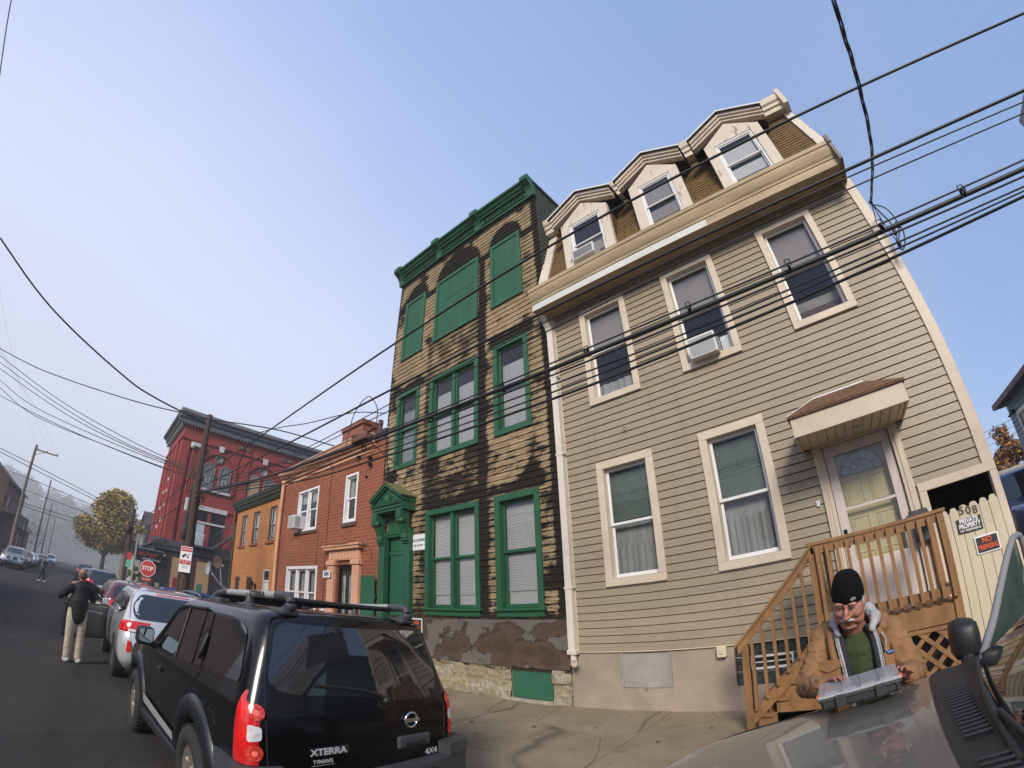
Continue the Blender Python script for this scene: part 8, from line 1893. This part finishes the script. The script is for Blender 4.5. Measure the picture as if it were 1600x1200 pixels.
for (x, z, w_) in ((-.232, 1.235, .115), ):
    m = MB(); m.M = T(x+.012, -3.722, z) @ Rz(radians(-14)); m.bev(-.062, .062, -.022, .03, -.10, .02, .012); pk_ = part(m, 'chest_pocket', canvas, mn)
    m = MB(); m.M = T(x+.012, -3.722, z) @ Rz(radians(-14)); m.prism([(-.068, .06), (.068, .06), (.068, .022), (.0, -.002), (-.068, .022)], 'y', -.034, .0); part(m, 'pocket_flap', canvas, pk_)
m = MB(); m.M = T(.105, -3.728, 1.25) @ Rz(radians(14)); m.bev(-.04, .04, -.022, .03, -.10, .045, .012); pk_ = part(m, 'chest_pocket', canvas, mn)
m = MB(); m.ell((.105, -3.752, 1.292), (.024, .010, .012), 12, 8); part(m, 'blue_pocket_item', mat('blue_plastic', (.03, .10, .28), .3), pk_)
m = MB(); m.tube(catmull([(.075, -3.745, 1.40), (.092, -3.762, 1.36), (.085, -3.768, 1.32), (.10, -3.76, 1.29)], 5), .0035, 5); part(m, 'pocket_cord', fleece, mn)
for s_ in (0, 1):
    hx = (-.15, .03)[s_]
m = MB()
for s_ in (0, 1): hx = (-.15, .03)[s_]; chain(m, [(-.06+(hx+.06)*.7, -3.43, 1.0), (hx, -3.42, .90), (hx-.01+.02*s_, -3.40, .50), (hx, -3.34, .10)], [.14, .115, .085, .075])
fuse(m, 'trousers', jeans, mn, .014, 3, .005, 9)
for s_ in (0, 1): hx = (-.15, .03)[s_]; m = MB(); chain(m, [(hx, -3.31, .055), (hx, -3.42, .06), (hx, -3.52, .042)], [.05, .052, .042]); m.ell((hx, -3.41, .03), (.05, .14, .03)); fuse(m, 'shoe', mat('brown_shoe', (.05, .03, .02), .6), mn, .009, 2)
# cap, hair, moustache, brows, glasses
m = MB(); m.M = HM; pf = []; n = 28; vs = []; fs = []
prof = [(.0, .164), (.030, .162), (.055, .152), (.073, .132), (.085, .104), (.092, .072), (.095, .046), (.0955, .034), (.096, .022), (.090, .020)]
for r_, h in prof:
    for k in range(n):
        a = 2*pi*k/n; vs.append((r_*cos(a)*.925, .014+r_*sin(a)*1.13+(h-.03)*.10, h+.012*sin(a)*-1*(1 if h < .05 else .4)))
for i in range(len(prof)-1):
    for k in range(n): fs.append((i*n+k, (i+1)*n+k, (i+1)*n+(k+1) % n, i*n+(k+1) % n))
m.add(vs, fs, 0, True); hat = part(m, 'knit_cap', knit, mn)
m = MB(); m.M = HM @ T(.040, -.0865, .062) @ Rz(radians(24)) @ Rx(radians(-6)); m.tube(catmull([(-.013, -.004, -.002), (-.006, -.005, .005), (.004, -.005, .006), (.012, -.004, .003), (.013, -.004, -.002), (.004, -.005, -.004), (-.008, -.005, -.005), (-.013, -.004, -.002)], 4), .0018, 5); part(m, 'cap_emblem', mat('pale_green_thread', (.42, .5, .42), .8), hat)
m = MB(); m.M = HM
for sg in (-1, 1):
    chain(m, [(sg*.079, -.018, .03), (sg*.080, -.012, -.005), (sg*.076, .0, -.03)], [.010, .010, .006]); m.ell((sg*.066, .055, -.015), (.020, .040, .05))
m.ell((0, .085, -.02), (.06, .03, .05)); fuse(m, 'hair', hair_g, mn, .005, 2, .003, 60)
m = MB(); m.M = HM; chain(m, [(-.034, -.086, -.064), (-.016, -.102, -.054), (0, -.106, -.052), (.016, -.102, -.054), (.034, -.086, -.064)], [.006, .0085, .0075, .0085, .006]); fuse(m, 'moustache', hair_g, mn, .0032, 1, .0015, 120)
m = MB(); m.M = HM
for sg in (-1, 1): chain(m, [(sg*.014, -.093, .032), (sg*.034, -.089, .038), (sg*.052, -.074, .032)], [.0035, .0042, .003])
fuse(m, 'eyebrows', mat('sandy_brow', (.30, .21, .17), .9), mn, .003, 1, .001, 120)
m = MB(); m.M = HM
for sg in (-1, 1): m.ell((sg*.033, -.0845, .012), (.014, .010, .0075), 12, 8)
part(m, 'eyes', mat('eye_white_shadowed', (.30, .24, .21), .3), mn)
m = MB(); m.M = HM
for sg in (-1, 1): m.ell((sg*.033, -.0925, .009), (.0055, .003, .0050), 10, 6); m.tube(catmull([(sg*.018, -.094, .017), (sg*.033, -.097, .0175), (sg*.047, -.086, .013)], 4), .0024, 5)
part(m, 'eyelid_line', mat('dark_eyelid', (.10, .04, .03), .6), mn)
m = MB(); m.M = HM; chain(m, [(-.020, -.094, -.0735), (0, -.099, -.0725), (.020, -.094, -.0735)], [.002, .003, .002]); part(m, 'mouth_line', mat('mouth_dark', (.07, .02, .018), .6), mn)
m = MB(); m.M = HM
for sg in (-1, 1):
    L = [(sg*(.034+.023*cos(2*pi*k/20)), -.108+.010*abs(cos(2*pi*k/20))*(1 if sg*cos(2*pi*k/20)*sg > 0 else .2), -.004+.015*sin(2*pi*k/20)) for k in range(21)]; m.tube(L, .0012, 5); m.tube([(sg*.057, -.098, .0), (sg*.080, -.03, .004), (sg*.083, .02, .004)], .0011, 5)
m.tube([(-.011, -.108, .0), (0, -.113, .003), (.011, -.108, .0)], .0012, 5); part(m, 'glasses', steel, mn)
# tool case on the bonnet
tcs = thing('tool_case', 'flat black tool case with a grey lid resting on the grey bonnet', 'tool case', (-.06, -4.18, 1.2))
BM = T(-.058, -4.185, 1.208) @ Rz(radians(3)) @ Ry(radians(-7.5)) @ Rx(radians(-1))
m = MB(); m.M = BM; m.bev(-.172, .172, -.125, .125, .0, .048, .012); m.bev(-.178, .178, -.131, .131, .036, .050, .006)
for x in (-.155, -.10, .10, .155): m.bev(x-.006, x+.006, -.132, -.12, .004, .044, .003)
part(m, 'case_body', mat('black_case_plastic', (.020, .021, .022), .5, var=.15, vs=10), tcs)
m = MB(); m.M = BM; m.bev(-.180, .180, -.133, .133, .0505, .066, .008)
for x in (-.12, -.04, .04, .12): m.bev(x-.03, x+.03, -.11, .11, .0655, .070, .004)
part(m, 'case_lid', mat('grey_translucent_lid', (.30, .30, .32), .3, var=.1, vs=6, coat=.4), tcs)
for x in (-.085, .085): m = MB(); m.M = BM; m.bev(x-.022, x+.022, -.142, -.130, .006, .058, .004); part(m, 'latch', mat('latch_plastic', (.03, .03, .032), .4), tcs)
for x in (-.176, .176): m = MB(); m.M = BM; m.bev(x-.008, x+.008, -.128, -.09, .050, .069, .004); part(m, 'corner_clip', mat('orange_clip', (.55, .12, .04), .4), tcs)

# pedestrian beside the silver car, seen from behind
def simple_person(label, base, rz, h, jacket, trousers, shoes, hairm, arms, stride=.10, bald=False, voxel=.014):
    p = thing('person', label, 'person', base, rz, local=True); s = h/1.76
    def V(*q): return Vector(q)*s
    b = MB(); chain(b, [V(0, 0, .95), V(0, .01, 1.2), V(0, 0, 1.42)], [.13*s, .13*s, .09*s]); cap(b, V(0, 0, 1.42), V(0, -.02, 1.55), .055*s, .052*s); b.ell(V(0, -.02, 1.655), V(.075, .095, .115)); b.ell(V(0, -.06, 1.60), V(.05, .05, .05)); b.ell(V(0, -.125, 1.64), V(.014, .016, .02)); b.ell(V(-.078, -.01, 1.645), V(.01, .02, .03)); b.ell(V(.078, -.01, 1.645), V(.01, .02, .03))
    for i, sg in enumerate((-1, 1)):
        el, wr, hd = arms[i]; chain(b, [V(sg*.13, 0, 1.40), V(sg*.19, 0, 1.38), V(*el), V(*wr)], [.06*s, .05*s, .04*s, .028*s]); d = (Vector(hd)-Vector(wr)).normalized(); lat = d.cross(Vector((0, 0, 1))).normalized()
        cap(b, V(*wr), V(*hd), .03*s, .03*s)
        for k in range(4): o = lat*(.024-.016*k); cap(b, V(*(Vector(hd)+o)), V(*(Vector(hd)+o*1.2+d*(.075, .085, .08, .065)[k])), .0095*s, .008*s, 6)
        cap(b, V(*(Vector(hd)+lat*.03)), V(*(Vector(hd)+lat*.05+d*.04)), .011*s, .009*s, 6)
        fx = sg*.10; ft = (stride, -stride)[i]; chain(b, [V(sg*.085, 0, .92), V(fx, ft*.5, .5), V(fx, ft, .09)], [.085*s, .055*s, .042*s]); cap(b, V(fx, ft+.03, .05), V(fx, ft-.12, .035), .04*s, .03*s)
    fuse(b, 'body', skin, p, voxel*.7, 2)
    j = MB(); chain(j, [V(0, 0, .88), V(0, .015, 1.15), V(0, 0, 1.38)], [.175*s, .185*s, .15*s]); j.ell(V(0, 0, 1.36), V(.20, .12, .09)); j.ell(V(0, .0, 1.10), V(.20, .15, .25)); cap(j, V(0, .0, 1.42), V(0, -.01, 1.49), .075*s, .07*s)
    for i, sg in enumerate((-1, 1)): el, wr, hd = arms[i]; chain(j, [V(sg*.14, 0, 1.39), V(sg*.205, 0, 1.375), V(*el), V(*(Vector(el)*.1+Vector(wr)*.9))], [.08*s, .085*s, .072*s, .055*s])
    fuse(j, 'jacket', jacket, p, voxel, 3, .006, 9)
    t_ = MB()
    for i, sg in enumerate((-1, 1)): fx = sg*.10; ft = (stride, -stride)[i]; chain(t_, [V(sg*.06, 0, .98), V(sg*.09, 0, .88), V(fx, ft*.5, .5), V(fx, ft, .11)], [.135*s, .115*s, .085*s, .078*s])
    fuse(t_, 'trousers', trousers, p, voxel, 3, .006, 9)
    for i, sg in enumerate((-1, 1)):
        fx = sg*.10; ft = (stride, -stride)[i]; q = MB(); chain(q, [V(fx, ft+.05, .055), V(fx, ft-.06, .055), V(fx, ft-.15, .04)], [.048*s, .048*s, .038*s]); q.ell(V(fx, ft-.05, .025), V(.05, .14, .025)); fuse(q, 'shoe', shoes, p, voxel*.7, 2)
    q = MB()
    if bald: q.ell(V(0, .045, 1.645), V(.077, .058, .075)); q.ell(V(-.06, .02, 1.64), V(.02, .05, .05)); q.ell(V(.06, .02, 1.64), V(.02, .05, .05))
    else: q.ell(V(0, .01, 1.69), V(.082, .10, .095)); q.ell(V(0, .05, 1.64), V(.08, .065, .09))
    fuse(q, 'hair', hairm, p, voxel*.6, 2, .004, 40)
    return p
khaki = mat('khaki_trousers', (.40, .34, .25), .9, var=.15, vs=6, bump=.3, bs=10); blackj = mat('black_jacket', (.006, .006, .008), .8, var=.3); whites = mat('pale_shoe', (.45, .45, .45), .7); hairb = mat('brown_grey_hair', (.10, .065, .045), .9, var=.3, vs=50); greyj = mat('grey_green_jacket', (.14, .14, .11), .9, var=.2)
simple_person('man in black jacket and khaki trousers standing with raised hands by the open car door', (-10.75, -6.66, -.13), radians(-70), 1.80, blackj, khaki, whites, hairb, (((-.34, -.16, 1.20), (-.20, -.36, 1.36), (-.15, -.41, 1.42)), ((.32, -.18, 1.20), (.10, -.38, 1.38), (.05, -.42, 1.44))), .04, True)
simple_person('small distant pedestrian in a grey jacket and dark trousers crossing the street', (-38.6, -9.9, -.13), radians(160), 1.72, greyj, MATS['dark_trousers'], whites, mat('dark_hair', (.03, .02, .015), .9), (((-.28, .02, 1.12), (-.22, -.14, 1.0), (-.2, -.18, .96)), ((.28, .0, 1.12), (.24, -.15, 1.02), (.22, -.2, 1.0))), .17, False, .018)
# ------------------------------------------------------------------ parts that came out of one loop but are separate pieces become parts of their own
SPLIT = {'window_filler': .05, 'symbol': .02, 'door_seam': .02, 'rail_foot': .02, 'cowl_louvre': .05, 'wall_insulator': .05, 'terracotta_panel': .05, 'white_block': .05, 'spot_lamp': .1, 'gate_rail': .05, 'pilaster_strip': .06, 'capital': .1, 'dark_opening': .05, 'tan_panel': .05, 'lintel': .05, 'lettering': .03, 'white_lettering': .05, 'bumper_trim': .05, 'cross_bar': .05, 'window_visor': .02, 'red_field': .03, 'door_light': .03, 'trim_strip': .1, 'stair_side_panel': .02, 'bead_course': .18, 'rim_joist': .03, 'eyes': .01, 'eyelid_line': .004, 'mouth_line': .004, 'grille_mesh': .03, 'glass': .05, 'side_wall': 9, 'service_conduit': .1, 'blind': .06, 'wiper': .05, 'porch_roof': .2, 'window_sill': .05, 'corner_board': .02, 'vent_frame': .05, 'interior_board': .05}
def split_part(o, thr):
    me = o.data; n = len(me.vertices); par = list(range(n))
    def find(a):
        while par[a] != a: par[a] = par[par[a]]; a = par[a]
        return a
    for e in me.edges:
        a, b = find(e.vertices[0]), find(e.vertices[1])
        if a != b: par[a] = b
    isl = {}
    for i in range(n): isl.setdefault(find(i), []).append(i)
    if len(isl) < 2: return
    B = []
    for k, vs in isl.items():
        co = [me.vertices[i].co for i in vs]; B.append([k, [min(c[j] for c in co) for j in range(3)], [max(c[j] for c in co) for j in range(3)]])
    m = len(B)
    if m > 900: return
    gp = list(range(m))
    def f2(a):
        while gp[a] != a: gp[a] = gp[gp[a]]; a = gp[a]
        return a
    for i in range(m):
        for j in range(i+1, m):
            d = max(max(B[i][1][q]-B[j][2][q], B[j][1][q]-B[i][2][q]) for q in range(3))
            if d < thr: gp[f2(i)] = f2(j)
    cl = {}
    for i in range(m): cl.setdefault(f2(i), []).append(B[i][0])
    if len(cl) < 2 or len(cl) > 60: return
    root2c = {r: c for c, rs in cl.items() for r in rs}; old = me; first = True
    for c in cl:
        fs = [p for p in old.polygons if root2c[find(p.vertices[0])] == c]; idx = {}; vs = []; out = []
        for p in fs:
            q = []
            for v in p.vertices:
                if v not in idx: idx[v] = len(vs); vs.append(tuple(old.vertices[v].co))
                q.append(idx[v])
            out.append(q)
        nm = bpy.data.meshes.new(o.name.split('.')[0]); nm.from_pydata(vs, [], out)
        for mm in old.materials: nm.materials.append(mm)
        nm.polygons.foreach_set('material_index', [p.material_index for p in fs]); nm.polygons.foreach_set('use_smooth', [p.use_smooth for p in fs]); nm.update()
        if first: o.data = nm; first = False
        else:
            d = bpy.data.objects.new(o.name.split('.')[0], nm); COL.objects.link(d); d.parent = o.parent; d.matrix_parent_inverse = o.matrix_parent_inverse; d.location = o.location
for o in list(S.objects):
    if o.type == 'MESH' and o.parent is not None and not o.children:
        k = o.name.split('.')[0]
        if k in SPLIT: split_part(o, SPLIT[k])
for o in BASES:
    if '_base' in o: del o['_base']
